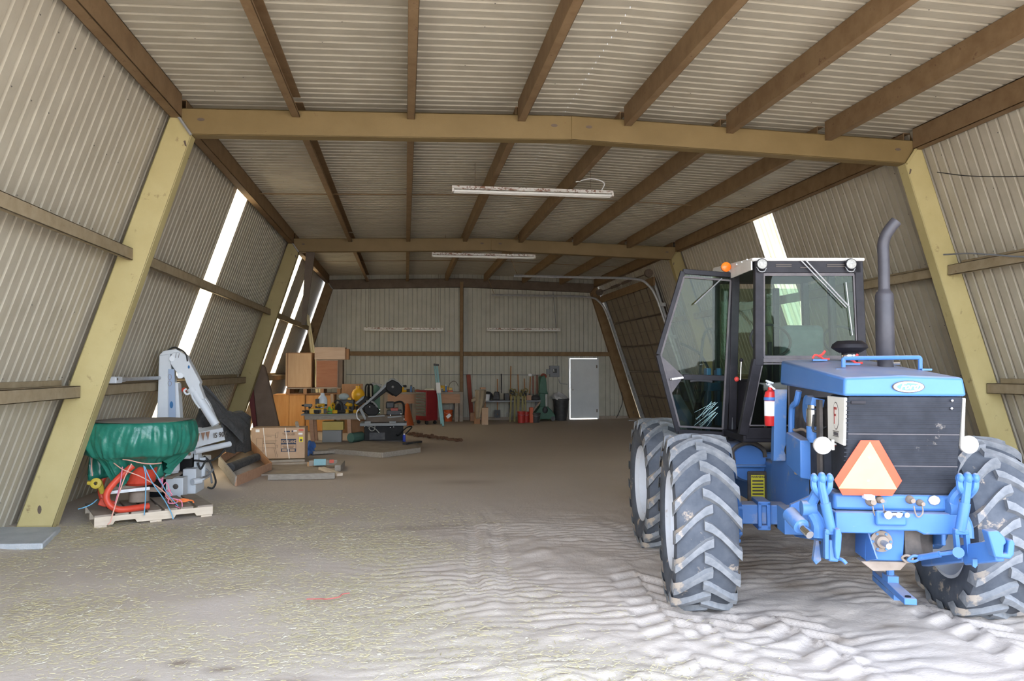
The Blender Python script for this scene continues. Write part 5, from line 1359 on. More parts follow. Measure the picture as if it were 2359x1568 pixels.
# ------------------------------------------------------------------ open wooden box with a dark roll
wbx = thing('wooden_box', 'shallow open wooden box tilted on the floor in front of the black cover', 'box', fl(560, 1100), 0)
A = fl(543, 1120); B = fl(624, 1086); C_ = at(505, 1072, 12.7); D_ = at(572, 1030, 14.0)
up = Vector((0, 0, .15))
for p, q, m in ((A, B, 'wood_bench'), (A, C_, 'wood_grey'), (B, D_, 'wood_brown'), (C_, D_, 'wood_bench')):
    MB().beam(p + up * .5, q + up * .5, .03, .15).build('side_board', m, wbx, bevel=.004)
MB().add([A + Vector((0, 0, .01)), B + Vector((0, 0, .01)), D_ + Vector((0, 0, .01)), C_ + Vector((0, 0, .01))], [(0, 1, 2, 3)]).build('bottom_board', 'wood_dusty', wbx, solid=.012)
rl = MB().cyl(C_.lerp(D_, .0) + (A - C_) * .45 + Vector((.05, 0, .10)), C_.lerp(D_, .0) + (A - C_) * .45 + (B - A) * .85 + Vector((0, 0, .10)), .075, n=18).build('felt_roll', 'black_cloth'); tag(rl, 'dark rolled mat lying in the open wooden box', 'roll')

# ------------------------------------------------------------------ cardboard grill box
bY = 14.35
bl, br_ = at(578, 1057, bY), at(702, 1057, bY)
zb0, zb1 = bl.z, at(640, 985, bY).z
cb = thing('cardboard_box', 'large brown cardboard carton printed with a grill, on boards by the left wall', 'carton', ((bl.x + br_.x) / 2, bY + .2, zb0), 0)
MB().box(bl.x, br_.x, bY, bY + .42, zb0, zb1).build('carton', 'cardboard', cb, bevel=.006)
def bx(px, py): p = at(px, py, bY); return (p.x, bY - .002, p.z)
def flat(name, x0, y0, x1, y1, m, d=.002, par=cb):
    p, q = at(x0, y0, bY), at(x1, y1, bY)
    return MB().box(p.x, q.x, bY - d, bY - d + .0012, q.z, p.z).build(name, m, par)
F_ = lambda p: frameM((p[0], bY - .0035, p[2]), (1, 0, 0), (0, 0, 1))
for ln in ([(607, 1002), (635, 1002), (635, 1021), (607, 1021)], [(591, 1009), (605, 1009), (605, 1031), (591, 1031)], [(635, 998), (641, 994), (640, 1007), (634, 1008)]):
    MB().tube([bx(*p) for p in ln], .0022, n=4, smooth=0, closed=True).build('print_outline', 'ink', cb)
for ln in ([(606, 1016), (639, 1015)], [(606, 1022), (609, 1020), (632, 1020), (636, 1030)], [(606, 1031), (636, 1031)], [(606, 1031), (602, 1047)], [(609, 1031), (605, 1046)], [(631, 1031), (636, 1054)], [(634, 1031), (640, 1053)], [(636, 1025), (639, 1025), (639, 1031)], [(614, 1006), (620, 1005), (626, 1006)]):
    MB().tube([bx(*p) for p in ln], .0022, n=4, smooth=0).build('print_outline', 'ink', cb)
MB().tube([bx(602 + 4 * math.cos(q), 1049 + 4 * math.sin(q)) for q in [k * math.pi / 6 for k in range(12)]], .0022, n=4, smooth=0, closed=True).build('print_wheel', 'ink', cb)
text('print_name', 'TRAEGER', .062, F_(bx(665, 1000)), 'ink_faint', cb, bold=.001, sx=.86)
lb = flat('print_block', 647, 1011, 682, 1023, 'ink_blue')
text('print_model', 'RIDGELAND', .072, F_(bx(664.5, 1017)), 'cardboard', lb, bold=.0025, sx=.74)
flat('print_line', 651, 1026.5, 678, 1028, 'ink_faint'); flat('print_line', 653, 1029.5, 676, 1031, 'ink_faint')
flat('print_frame', 647, 1023, 647.6, 1033, 'ink_blue'); flat('print_frame', 681.4, 1023, 682, 1033, 'ink_blue')
flat('print_block', 647, 1033, 663.5, 1040, 'ink_blue'); flat('print_block', 665, 1033, 682, 1040, 'ink_blue')
for x_ in (649.5, 667.5):
    for y_ in (1034.2, 1036.8): flat('print_line', x_, y_, x_ + 11.5, y_ + 1.7, 'cardboard', .003)
flat('white_label', 589, 989, 598, 995, 'label_white'); flat('white_label', 676, 991, 684, 993.5, 'label_white'); flat('white_label', 687.5, 996.5, 697, 1000.5, 'label_white')
flat('red_label', 688, 988, 699, 992, 'label_red'); yl = flat('yellow_label', 689, 1006, 698, 1017, 'label_yellow'); flat('label_print', 691, 1011, 696, 1016, 'ink', .003, yl)
flat('print_bird', 655, 992, 668, 995, 'ink_blue'); flat('print_bird', 672, 991, 675, 995, 'ink_blue')
for x0, x1 in ((606.5, 614), (657.5, 666.5)):
    MB().beam(Vector(bx(x0, 985)) + Vector((0, -.002, 0)), Vector(bx(x1, 1056)) + Vector((0, -.002, 0)), .014, .002, up=(0, 1, 0)).build('strap', 'strap_clear', cb)
o = MB().cbox(Vector((at(684, 980, bY + .1).x, bY + .12, zb1 + .045)), (.05, .16, .05), (.5, .2, .4)).build('wood_block', 'wood_grey', bevel=.005); tag(o, 'grey wood offcut lying on top of the cardboard carton', 'block')

# ------------------------------------------------------------------ boards on the floor
def board(p, q, w, h, m, label, grp='loose boards on the floor'):
    p = Vector(p); q = Vector(q)
    o = MB().beam(p, q, w, h).build('board', m, bevel=.004); tag(o, label, 'board', grp); return o
board(at(596, 1064, bY - .03), at(703, 1060, bY - .03), .10, .05, 'wood_grey', 'grey plank under the front edge of the cardboard carton')
board(fl(598, 1069, .04) , fl(712, 1066, .04), .09, .04, 'wood_dusty', 'lower grey plank below the carton plank')
zz = .09
o = board(fl(712, 1066, zz), fl(776, 1064, zz), .12, .09, 'wood_grey', 'thick grey beam end with teal and red paint beside the carton')
p = at(737, 1064, fl(737, 1066, zz).y - .07); 
o2 = MB().cbox(p, (.20, .02, .11)).build('teal_paint', 'ladder_aqua', o)
p = at(764, 1062, fl(764, 1066, zz).y - .07)
o3 = MB().cbox(p, (.075, .02, .055)).build('red_paint', 'label_red', o)
board(fl(712, 1070, .05), fl(725, 1071, .05), .1, .1, 'wood_tan', 'short tan block of wood at the end of the carton planks')
board(fl(740, 1078, .06), fl(783, 1093, .03), .10, .045, 'wood_pale', 'short pale plank lying askew beside the plywood')
board(fl(778, 1078, .06), fl(788, 1066, .06), .10, .10, 'wood_grey', 'cut end of a grey post beside the painted beam')
pw = [fl(602, 1092, .03), fl(767, 1088, .03), fl(745, 1068, .03), fl(610, 1070, .03)]
o = MB().hexa([p - Vector((0, 0, .025)) for p in pw], pw).build('plywood_sheet', 'wood_dusty'); tag(o, 'dusty plywood sheet flat on the floor in front of the carton', 'board', 'loose boards on the floor')
board(fl(618, 1098, .05), fl(772, 1095, .05), .09, .09, 'wood_grey', 'long bluish grey timber along the front of the plywood')
# low wooden platform with chamfered edge
Q = [fl(758, 1038, .05), fl(880, 1048, .05), fl(966, 1036, .05), fl(957, 1023, .05), fl(840, 1020, .05)]
pf = thing('wooden_platform', 'low worn wooden platform in front of the black band saw', 'platform', (Q[1].x, Q[1].y + .5, 0), 0)
MB().prism(Q, (0, 0, .05)).build('top_sheet', 'wood_dusty', pf, bevel=.006)
for i, m in ((0, 'wood_grey'), (1, 'wood_grey'), (2, 'wood_grey'), (3, 'wood_dusty')):
    j = i + 1
    MB().beam(Q[i] - Vector((0, 0, .0)), Q[j] - Vector((0, 0, .0)), .05, .10).build('edge_board', m, pf, bevel=.004)
board(fl(716, 1042, .05), fl(800, 1036, .05), .25, .06, 'wood_grey', 'wide grey plank lying left of the wooden platform')
o = MB().grid(lambda u, v: fl(704 + 18 * u, 1050, 0) + Vector((.02 * math.sin(v * 9), .15 * u - .1 * math.sin(u * 5), (.02 + .25 * v) * (.6 + .5 * math.sin(u * 3.1)) + .02 * math.sin(u * 14 + v * 9))), 14, 12).build('blue_bag', 'plastic_blue', solid=.02); tag(o, 'crumpled blue plastic bag behind the cardboard carton', 'bag')
# chain heap
ch = fl(945, 1003); ch2 = fl(1060, 1016)
rr = random.Random(9); M_ = MB()
for k in range(120):
    t = rr.random(); p = ch.lerp(ch2, t) + Vector((rr.uniform(-.08, .08), rr.uniform(-.28, .28) * (1 - .6 * abs(t - .4)), .02 + rr.random() * .05 * (1 - t * .7)))
    a_ = rr.uniform(0, 3.1); 
    M_.tube([p + Vector((.05 * math.cos(q) * math.cos(a_) - .025 * math.sin(q) * math.sin(a_), .05 * math.cos(q) * math.sin(a_) + .025 * math.sin(q) * math.cos(a_), .012 * math.sin(q + a_))) for q in [i * math.pi / 3 for i in range(6)]], .011, n=5, smooth=0, closed=True)
o = M_.build('chain', 'chain_rust'); o['kind'] = 'stuff'; tag(o, 'heap of rusty log chain on the floor beyond the band saw', 'chain')

# ------------------------------------------------------------------ left wall odds: clamp and pipe on the girt, leaning pad
o = MB().cyl((-3.38, 9.75, 1.585), (-3.38, 12.4, 1.585), .025, n=10).build('steel_pipe', 'galv'); tag(o, 'thin grey pipe lying on the left wall rail behind the crane', 'pipe')
cl_ = thing('pipe_clamp', 'white metal clamp lying on the left wall rail', 'clamp', (-3.42, 9.6, 1.54), 0)
MB().box(-3.45, -3.36, 9.55, 9.75, 1.54, 1.62).build('body', 'crane_white', cl_, bevel=.012); MB().cyl((-3.40, 9.70, 1.58), (-3.40, 9.92, 1.58), .028, n=12).build('screw', 'crane_white', cl_)
MB().ball((-3.37, 9.58, 1.59), .02).build('stud', 'dark_steel', cl_); 
pd = thing('padded_panel', 'tall dark brown padded panel with rounded top leaning by the left wall', 'panel', fl(620, 1026), 0)
pts = []
for q in range(9):
    t = math.pi * q / 8; pts.append((595 - 17 * math.cos(t), 852 - 15 * math.sin(t)))
poly = [at(596, 1024, 17.62)] + [at(x_, y_, 17.85) for x_, y_ in pts] + [at(624, 900, 17.78), at(652, 1024, 17.62)]
MB().prism(poly, (-.0, .16, .0)).build('pad', 'pad_brown', pd, bevel=.03)
MB().prism([at(570, 895, 17.72), at(580, 860, 17.78), at(595, 1022, 17.60), at(588, 1022, 17.60)], (0, .16, 0)).build('edge_band', 'pad_edge', pd, bevel=.01)
dk = MB().beam(at(716, 574, 17.49), at(699, 748, 17.49), .20, .04, up=(0, 1, 0), w1=.09).build('hanging_board', 'dark_steel'); tag(dk, 'dark narrow board hanging below the left end of the middle beam', 'board')

# ------------------------------------------------------------------ cabinet stack
def cabinet(name, label, x0, x1, y0, y1, z0, z1, m, front=None, grp='cabinets in the stack', side=None):
    t = thing(name, label, 'cabinet', ((x0 + x1) / 2, (y0 + y1) / 2, z0), 0, grp)
    M = MB(); th = .02
    M.box(x0, x0 + th, y0, y1, z0, z1).box(x1 - th, x1, y0, y1, z0, z1).box(x0 + th, x1 - th, y0, y1, z0, z0 + th).box(x0 + th, x1 - th, y0, y1, z1 - th, z1).box(x0 + th, x1 - th, y1 - th, y1, z0 + th, z1 - th)
    M.build('body', side or m, t, bevel=.003)
    n = front or 1; w = (x1 - x0 - .03) / n
    for k in range(n):
        MB().box(x0 + .015 + k * w + .004, x0 + .015 + (k + 1) * w - .004, y0 - .018, y0 + .004, z0 + .02, z1 - .02).build('door', m, t, bevel=.004)
    return t
SY = 21.3
def sx(px): return at(px, 900, SY).x
def sz(py): return at(700, py, SY).z
cabinet('wooden_cabinet', 'bright orange pine cabinet at the bottom left of the stack', sx(628), sx(702), SY + .1, SY + .7, 0, sz(908), 'wood_orange', 2)
cabinet('wooden_cabinet', 'reddish pine cabinet at the bottom of the stack behind the tool table', sx(703), sx(770), SY + .12, SY + .7, 0, sz(909), 'wood_orange', 1, side='wood_brown')
p2 = thing('wooden_pallet', 'dark wooden pallet between the stacked cabinets', 'pallet', (sx(722), SY + .4, sz(909)), 0, 'wooden pallets')
z0 = sz(908) + .002; zt = sz(893)
for k in range(4):
    x_ = sx(661) + (sx(786) - sx(661) - .10) * k / 3; MB().box(x_, x_ + .09, SY - .11, SY + .77, z0 + .02, zt - .022).build('stringer', 'wood_brown', p2)
for k in range(6):
    y_ = SY - .12 + .16 * k; MB().box(sx(661), sx(786), y_, y_ + .10, zt - .022, zt).build('deck_board', 'wood_dusty', p2)
for k in range(3):
    y_ = SY - .12 + .40 * k; MB().box(sx(661), sx(786), y_, y_ + .10, z0, z0 + .02).build('bottom_board', 'wood_brown', p2)
c1 = cabinet('wooden_cabinet', 'tan wooden cabinet on the pallet, left of the red-brown one', sx(662), sx(719), SY - .05, SY + .6, zt + .002, sz(812), 'wood_tan', 1, side='wood_brown')
MB().box(sx(658), sx(662), SY - .06, SY - .02, zt + .05, sz(813)).build('edge_strip', 'wood_tan', c1)
c2 = cabinet('wooden_cabinet', 'red-brown panelled cabinet on the pallet, under the oak box', sx(728), sx(779), SY - .05, SY + .55, zt + .002, sz(829), 'wood_red', 1, side='wood_oak')
MB().box(sx(779), sx(789), SY - .03, SY + .5, zt + .002, sz(829)).build('side_panel', 'pad_brown', c2)
ob = thing('oak_box', 'pale oak box lying on top of the red-brown cabinet', 'box', (sx(763), SY + .2, sz(828)), 0)
MB().box(sx(725), sx(795), SY - .1, SY + .45, sz(828) + .004, sz(801)).build('body', 'wood_oak', ob, bevel=.004)
MB().box(sx(725) - .005, sx(795) + .008, SY - .108, SY + .455, sz(801), sz(801) + .018).build('lid', 'wood_oak', ob, bevel=.003)
MB().box(sx(795), sx(803), SY - .06, SY + .4, sz(828) + .004, sz(803)).build('end_panel', 'wood_brown', ob)
# cream ladder behind the stack
ld = thing('extension_ladder', 'cream coloured ladder leaning behind the stacked cabinets', 'ladder', at(730, 960, 23.2), 0)
for dx in (0, 9):
    MB().beam(at(738 + dx, 960, 23.0), at(706 + dx * .4, 724 + dx * .3, 24.3), .05, .09).build('side_rail', 'ladder_cream', ld, bevel=.004)
for k in range(12):
    t = (k + .5) / 12; MB().cyl(at(738, 960, 23.0).lerp(at(706, 724, 24.3), t), at(747, 960, 23.0).lerp(at(709.6, 727, 24.3), t), .018, n=8).build('rung', 'ladder_cream', ld)
# ------------------------------------------------------------------ tool table
TY = 18.15
def tx(px, y=TY): return at(px, 950, y).x
def tz(py, y=TY): return at(760, py, y).z
tt = thing('tool_table', 'rough wooden table crowded with yellow power tools', 'table', (tx(765), TY + .4, 0), 0)
zt = tz(953)
MB().box(tx(694), tx(846), TY - .05, TY + .80, zt - .03, zt).build('table_top', 'tool_grey', tt, bevel=.004)
MB().box(tx(702), tx(838), TY, TY + .03, zt - .13, zt - .03).build('apron', 'wood_grey', tt); MB().box(tx(702), tx(838), TY + .72, TY + .75, zt - .13, zt - .03).build('apron', 'wood_grey', tt)
for a_, b_ in ((713, 719), (801, 805)):
    for y_ in (TY + .03, TY + .66): MB().beam((tx(a_) + .02, y_ + .04, zt - .03), (tx(b_) + .02, y_ + .04, 0), .09, .085, up=(0, 1, 0)).build('leg', 'wood_bench', tt, bevel=.004)
def drill(x, y, rz, label, m='tool_yellow', batt=True):
    t = thing('cordless_drill', label, 'power tool', (x, y, zt), rz, 'power tools on the tool table'); M = WM[t.name]
    MB(M).cyl((-.10, 0, .19), (.07, 0, .19), .038, n=12).build('body', m, t); MB(M).cyl((.07, 0, .19), (.14, 0, .19), .026, .018, n=12).build('chuck', 'tool_black', t)
    MB(M).beam((-.04, 0, .17), (-.07, 0, .05), .035, .05).build('grip', 'tool_black', t, bevel=.01); MB(M).box(-.13, .0, -.04, .04, 0, .06).build('battery', m, t, bevel=.008)
    return t
def grinder(x, y, rz, label, m='tool_yellow'):
    t = thing('angle_grinder', label, 'power tool', (x, y, zt), rz, 'power tools on the tool table'); M = WM[t.name]
    MB(M).cyl((-.16, 0, .05), (.06, 0, .05), .036, .032, n=12).build('body', 'tool_black', t); MB(M).lathe([(.0, .0), (.05, .005), (.05, .06), (.03, .09), (0, .09)], c=(.10, 0, 0), n=14, cap=False).build('gear_head', m, t)
    MB(M).cyl((.10, 0, .012), (.10, 0, .018), .06, n=18).build('disc', 'tool_grey', t); MB(M).cyl((.10, .04, .06), (.10, .14, .07), .016, n=8).build('side_handle', 'tool_black', t)
    MB(M).box(-.25, -.15, -.04, .04, .01, .09).build('battery', m, t, bevel=.008)
    return t
def saw(x, y, rz, label, m='tool_yellow'):
    t = thing('circular_saw', label, 'power tool', (x, y, zt), rz, 'power tools on the tool table'); M = WM[t.name]
    MB(M).box(-.16, .16, -.07, .09, 0, .012).build('base_plate', 'tool_grey', t); MB(M).cyl((0, -.03, .12), (0, .0, .12), .11, n=20).build('blade_guard', 'tool_black', t); MB(M).cyl((0, .0, .12), (0, .12, .12), .055, n=14).build('motor', m, t)
    MB(M).tube([(-.05, .04, .16), (-.12, .04, .24), (-.20, .04, .20), (-.18, .04, .10)], .022, n=8).build('handle', m, t)
    return t
def lantern(x, y, rz, label):
    t = thing('battery_lamp', label, 'power tool', (x, y, zt), rz, 'power tools on the tool table'); M = WM[t.name]
    MB(M).box(-.22, .18, -.07, .07, .0, .13).build('housing', 'tool_yellow', t, bevel=.015); MB(M).box(-.12, .05, -.075, -.06, .025, .105).build('window', 'tool_black', t); MB(M).box(.10, .17, -.078, -.06, .01, .12).build('frame', 'tool_black', t, bevel=.01)
    MB(M).tube([(-.15, 0, .12), (-.10, 0, .20), (.06, 0, .20), (.1, 0, .12)], .014, n=7).build('handle', 'tool_yellow', t)
    return t
lantern(tx(735), TY + .05, .03, 'yellow and black site light at the front left of the tool table')
drill(tx(737), TY + .28, .4, 'yellow cordless drill behind the yellow site light')
saw(tx(775), TY + .25, 1.1, 'round-bodied saw with curved guard in the middle of the tool table')
grinder(tx(789), TY + .10, .5, 'small yellow grinder at the front right of the tool table')
drill(tx(800), TY + .35, 2.4, 'yellow drill standing behind the small grinder')
grinder(tx(812), TY + .12, -.9, 'yellow and grey tool at the right end of the tool table')
saw(tx(795), TY + .55, 2.0, 'dark yellow saw at the back of the tool table')
drill(tx(706), TY + .2, 2.9, 'dark drill lying at the left end of the tool table', 'tool_grey')
grinder(tx(713), TY + .08, 2.6, 'dark grinder at the front left corner of the tool table', 'tool_black')
drill(tx(822), TY + .5, 1.0, 'yellow drill at the back right of the tool table')
def tool_misc(name, label, cat, mb, m): o = mb.build(name, m, bevel=.006); tag(o, label, cat, 'things on the tool table'); return o
tool_misc('green_tool', 'bright green tool body in the middle of the tool table', 'power tool', MB().lathe([(0, 0), (.075, 0), (.08, .03), (.065, .12), (.05, .16), (0, .165)], c=(tx(760), TY + .15, zt), n=16, cap=False), 'tool_green')
tool_misc('wood_wedge', 'pale wood stick standing on the tool table', 'stick', MB().beam((tx(762), TY + .42, zt), (tx(760), TY + .45, zt + .45), .07, .03, up=(0, 1, 0)), 'wood_tan')
jg = thing('plastic_jug', 'translucent bluish white plastic jug on the tool table', 'jug', (tx(738), TY + .45, zt), 0)
sjz = .12
MB().box(tx(738) - .08, tx(738) + .08, TY + .37, TY + .53, zt, zt + sjz).build('stand', 'tool_black', jg)
MB().lathe([(0, sjz), (.10, sjz), (.112, sjz + .02), (.112, sjz + .19), (.09, sjz + .25), (.048, sjz + .30), (.044, sjz + .35), (0, sjz + .35)], c=(tx(738), TY + .45, zt), n=20, cap=False).build('body', 'jug', jg)
tool_misc('chrome_socket', 'shiny steel bar at the front of the tool table', 'bar', MB().cyl((tx(752), TY + .0, zt + .05), (tx(763), TY + .02, zt + .05), .018, n=10), 'chrome')
tool_misc('rag', 'crumpled pale blue rag on top of the heaped tools', 'rag', MB().ball((tx(788), TY + .5, zt + .38), .13, (1.0, .6, .62), n=9, m=6), 'rag')
tool_misc('tool_case', 'dark tool case under the pale rag', 'case', MB().box(tx(776), tx(812), TY + .42, TY + .74, zt, zt + .30), 'tool_black')
tool_misc('orange_tool', 'small orange handle tool on the dark case', 'tool', MB().beam((tx(797), TY + .5, zt + .33), (tx(806), TY + .5, zt + .325), .06, .05), 'tool_yellow')
tool_misc('hose_coil', 'black hose arched over the tools on the table', 'hose', MB().tube([(tx(763), TY + .3, zt + .02), (tx(766), TY + .3, zt + .22), (tx(775), TY + .28, zt + .30), (tx(785), TY + .3, zt + .22), (tx(789), TY + .3, zt + .05)], .02, n=8), 'hose')
tool_misc('glove_pile', 'dark brown gloves at the left of the tool table', 'gloves', MB().ball((tx(718), TY + .5, zt + .05), .14, (1.1, .7, .4), n=9, m=6), 'wood_brown')
tool_misc('black_case', 'black case behind the white jug', 'case', MB().box(tx(722), tx(731), TY + .35, TY + .6, zt, zt + .33), 'tool_black')
yb = thing('yellow_carton', 'plain mustard carton under the tool table', 'carton', (tx(768), TY + .3, 0), 0)
MB().box(tx(741), tx(790), TY + .15, TY + .55, .28, tz(971, TY + .15)).build('carton', 'box_yellow', yb, bevel=.005)
o = MB().box(tx(741), tx(786), TY + .16, TY + .5, 0, .278).build('concrete_block', 'tool_grey', bevel=.01); tag(o, 'grey block under the mustard carton', 'block')
o = MB().box(tx(800), tx(838), TY + .5, TY + .8, 0, .55).build('wood_crate', 'wood_brown', bevel=.006); tag(o, 'brown box under the right end of the tool table', 'box')
o = MB().cyl((tx(809), TY - .1, .12), (tx(832), TY + .2, .12), .11, n=18).build('green_pipe', 'pipe_green'); tag(o, 'dark green pipe lying beside the band saw base', 'pipe')
# board and yellow tank behind
o = MB().hexa([at(781, 997, 20.15), at(837, 997, 20.15), at(837, 997, 20.19), at(781, 997, 20.19)], [at(788, 884, 20.4), at(836, 884, 20.4), at(836, 884, 20.44), at(788, 884, 20.44)]).build('plywood_board', 'wood_brown', bevel=.008); tag(o, 'brown board with rounded corners standing behind the tool table', 'board')
yt = thing('yellow_tank', 'round orange-yellow tank behind the tool table', 'tank', at(825, 925, 19.2), 0)
cc = at(825, 909, 19.2); MB().ball(cc, .17, (.95, .8, 1.0), n=20, m=14).build('sphere', 'tank_yellow', yt); MB().cyl(cc + Vector((0, 0, .14)), cc + Vector((0, 0, .22)), .06, n=14).build('collar', 'tank_yellow', yt)
for dx in (-.03, .03): MB().ball(cc + Vector((dx, -.03, .225)), .018, n=8, m=6).build('valve', 'chrome', yt)
MB().box(cc.x - .15, cc.x + .15, 19.1, 19.3, 0, cc.z - .15).build('stand', 'wood_brown', yt)
# hand truck
hk = thing('hand_truck', 'black tubular hand truck behind the band saw', 'hand truck', at(848, 985, 20.6), 0)
for a_, b_ in ((842, 850), (848, 858)):
    MB().tube([at(a_, 995, 20.5), at(a_, 905, 20.6), at(a_ + 1, 889, 20.65), at(b_ - 3, 885, 20.65), at(b_, 890, 20.65), at(b_, 905, 20.6), at(b_ + 1, 995, 20.5)], .022, n=8, smooth=3).build('handle_tube', 'black_paint', hk)
for py_ in (915, 945): MB().cyl(at(842, py_, 20.6), at(858, py_, 20.6), .015, n=8).build('cross_bar', 'black_paint', hk)

# ------------------------------------------------------------------ band saw
BY = 17.45
def bp_(px, py, dy=0): return at(px, py, BY + dy)
bs_ = thing('band_saw', 'black and grey horizontal metal band saw with its arm raised', 'band saw', (bp_(885, 1, 0).x, BY + .3, .05), 0)
zb_0 = .08
def bxz(x0, y0, x1, y1): p, q = bp_(x0, y0), bp_(x1, y1); return p.x, q.x, q.z, p.z
x0, x1, z0, z1 = bxz(839, 981, 929, 1014)
MB().box(x0, x1, BY, BY + .5, z0, z1).build('cabinet', 'black_paint', bs_, bevel=.01)
q0 = bxz(851, 996, 887, 1012); MB().box(q0[0], q0[1], BY - .006, BY, q0[2], q0[3]).build('cabinet_door', 'tool_black', bs_, bevel=.004)
MB().box(x0 - .02, x1 + .02, BY - .03, BY + .53, z0 - .05, z0).build('base_rail', 'seal_grey', bs_)
for px_ in (839, 926): MB().box(bp_(px_, 1).x - .02, bp_(px_, 1).x + .05, BY + .02, BY + .1, zb_0 - .03, z0 - .04).build('foot', 'tool_black', bs_)
for px_, py_ in ((840, 982), (848, 982), (899, 984), (907, 983)): MB().ball(bp_(px_, py_, -.01), .012, n=6, m=5).build('bolt', 'chrome', bs_)
x0, x1, z0, z1 = bxz(829, 974, 937, 980); MB().box(x0, x1, BY - .08, BY + .58, z0, z1).build('drip_tray', 'saw_grey', bs_, bevel=.01)
x0, x1, z0, z1 = bxz(840, 971, 854, 975); MB().box(x0, x1, BY - .06, BY + .1, z0, z1 + .01).build('tray_block', 'saw_grey', bs_); x0, x1, z0, z1 = bxz(897, 971, 912, 975); MB().box(x0, x1, BY - .06, BY + .1, z0, z1 + .01).build('tray_block', 'saw_grey', bs_)
x0, x1, z0, z1 = bxz(842, 957, 932, 973); MB().box(x0, x1, BY + .05, BY + .45, z0, z1).build('bed', 'dark_steel', bs_, bevel=.02)
MB().beam(bp_(848, 959, -.0), bp_(886, 957, -.0), .05, .03).build('bed_rail', 'tool_grey', bs_); MB().beam(bp_(893, 961, 0), bp_(925, 958, 0), .05, .03).build('bed_rail', 'tool_grey', bs_)
x0, x1, z0, z1 = bxz(890, 945, 925, 957); MB().box(x0, x1, BY + .1, BY + .4, z0, z1).build('vise', 'tool_black', bs_, bevel=.02); x0, x1, z0, z1 = bxz(900, 940, 917, 947); MB().box(x0, x1, BY + .1, BY + .35, z0, z1).build('vise_jaw', 'saw_red', bs_, bevel=.01)
x0, x1, z0, z1 = bxz(888, 926, 908, 942); MB().box(x0, x1, BY + .2, BY + .45, z0, z1).build('motor', 'tool_black', bs_, bevel=.03)
MB().tube([bp_(908, 928, .2), bp_(922, 925, .2), bp_(930, 932, .2), bp_(930, 955, .2), bp_(928, 968, .2)], .022, n=8).build('guard_tube', 'black_paint', bs_)
# arm
arm = MB().prism([bp_(820, 948), bp_(826, 940), bp_(860, 912), bp_(895, 884), bp_(912, 888), bp_(920, 893), bp_(917, 906), bp_(905, 912), bp_(890, 902), bp_(866, 920), bp_(836, 945)], (0, .14, 0)).build('saw_arm', 'black_paint', bs_, bevel=.015)
MB().prism([bp_(822, 944, -.01), bp_(860, 911, -.01), bp_(893, 879, -.01), bp_(897, 883, -.01), bp_(862, 916, -.01), bp_(826, 947, -.01)], (0, .16, 0)).build('arm_spine', 'saw_grey', arm)
hexp = [(890, 882), (904, 874), (918, 881), (927, 891), (926, 903), (912, 914), (897, 904), (888, 897)]
wc_ = MB().prism([bp_(*p, -.05) for p in hexp], (0, .14, 0)).build('wheel_cover', 'black_paint', bs_, bevel=.02)
MB().prism([bp_(889, 881, -.02), bp_(903, 872, -.02), bp_(918, 878, -.02), bp_(929, 890, -.02), bp_(927, 892, -.02), bp_(917, 882, -.02), bp_(904, 876, -.02), bp_(892, 884, -.02)], (0, .18, 0)).build('cover_rim', 'saw_grey', wc_)
MB().ball(bp_(905, 891, -.06), .03).build('knob', 'tool_grey', wc_)
MB().tube([bp_(893, 880, .05), bp_(900, 872, .05), bp_(908, 872, .05), bp_(912, 877, .05)], .008, n=6).build('lift_handle', 'saw_grey', wc_)
wc2 = MB().prism([bp_(*p, -.05) for p in ((838, 935), (852, 928), (868, 935), (874, 948), (866, 957), (848, 957), (838, 948))], (0, .14, 0)).build('wheel_cover', 'black_paint', bs_, bevel=.02)
MB().prism([bp_(817, 929, -.06), bp_(833, 914, -.06), bp_(840, 911, -.06), bp_(837, 919, -.06), bp_(822, 930, -.06)], (0, .25, 0)).build('motor_cover', 'saw_grey', bs_, bevel=.01)
MB().prism([bp_(818, 930, -.05), bp_(838, 919, -.05), bp_(840, 912, -.05), bp_(848, 915, -.05), bp_(842, 925, -.05), bp_(828, 935, -.05)], (0, .24, 0)).build('motor_shroud', 'black_paint', bs_, bevel=.01)
MB().prism([bp_(827, 943, -.07), bp_(833, 938, -.07), bp_(844, 963, -.07), bp_(841, 969, -.07)], (0, .06, 0)).build('pivot_plate', 'saw_grey', bs_, bevel=.006)
MB().tube([bp_(826, 942, -.1), bp_(822, 950, -.12), bp_(823, 962, -.12), bp_(829, 968, -.1)], .012, n=6).build('coolant_hose', 'label_white', bs_)
MB().tube([bp_(864, 980, -.1), bp_(862, 990, -.1), bp_(855, 992, -.1), bp_(850, 986, -.1), bp_(854, 982, -.1), bp_(864, 987, -.1), bp_(874, 997, -.1)], .011, n=6).build('drain_hose', 'lens_grey', bs_)
MB().tube([bp_(855, 924, -.06), bp_(862, 928, -.06), bp_(870, 938, -.06)], .02, n=8).build('belt_guard', 'saw_grey', bs_)
for px_, py_ in ((852, 937), (874, 950), (900, 956), (924, 953), (931, 965), (875, 943)): MB().ball(bp_(px_, py_, -.08), .014, n=6, m=5).build('bolt', 'chrome', bs_)
MB().tube([bp_(913, 1000, -.1), bp_(918, 1002, -.14), bp_(936, 985, -.2), bp_(949, 983, -.2), bp_(934, 1000, -.2)], .014, n=6).build('pull_handle', 'black_paint', bs_)
bc = thing('spray_can', 'bright blue spray can beside the band saw base', 'spray can', fl(930, 1016, .05), 0, 'spray cans')
p = bp_(931, 1012, -.2); MB().cyl((p.x, p.y, .05), (p.x, p.y, .24), .033, n=12).build('can', 'blue_cap', bc); MB().cyl((p.x, p.y, .24), (p.x, p.y, .27), .02, n=10).build('cap', 'label_white', bc)
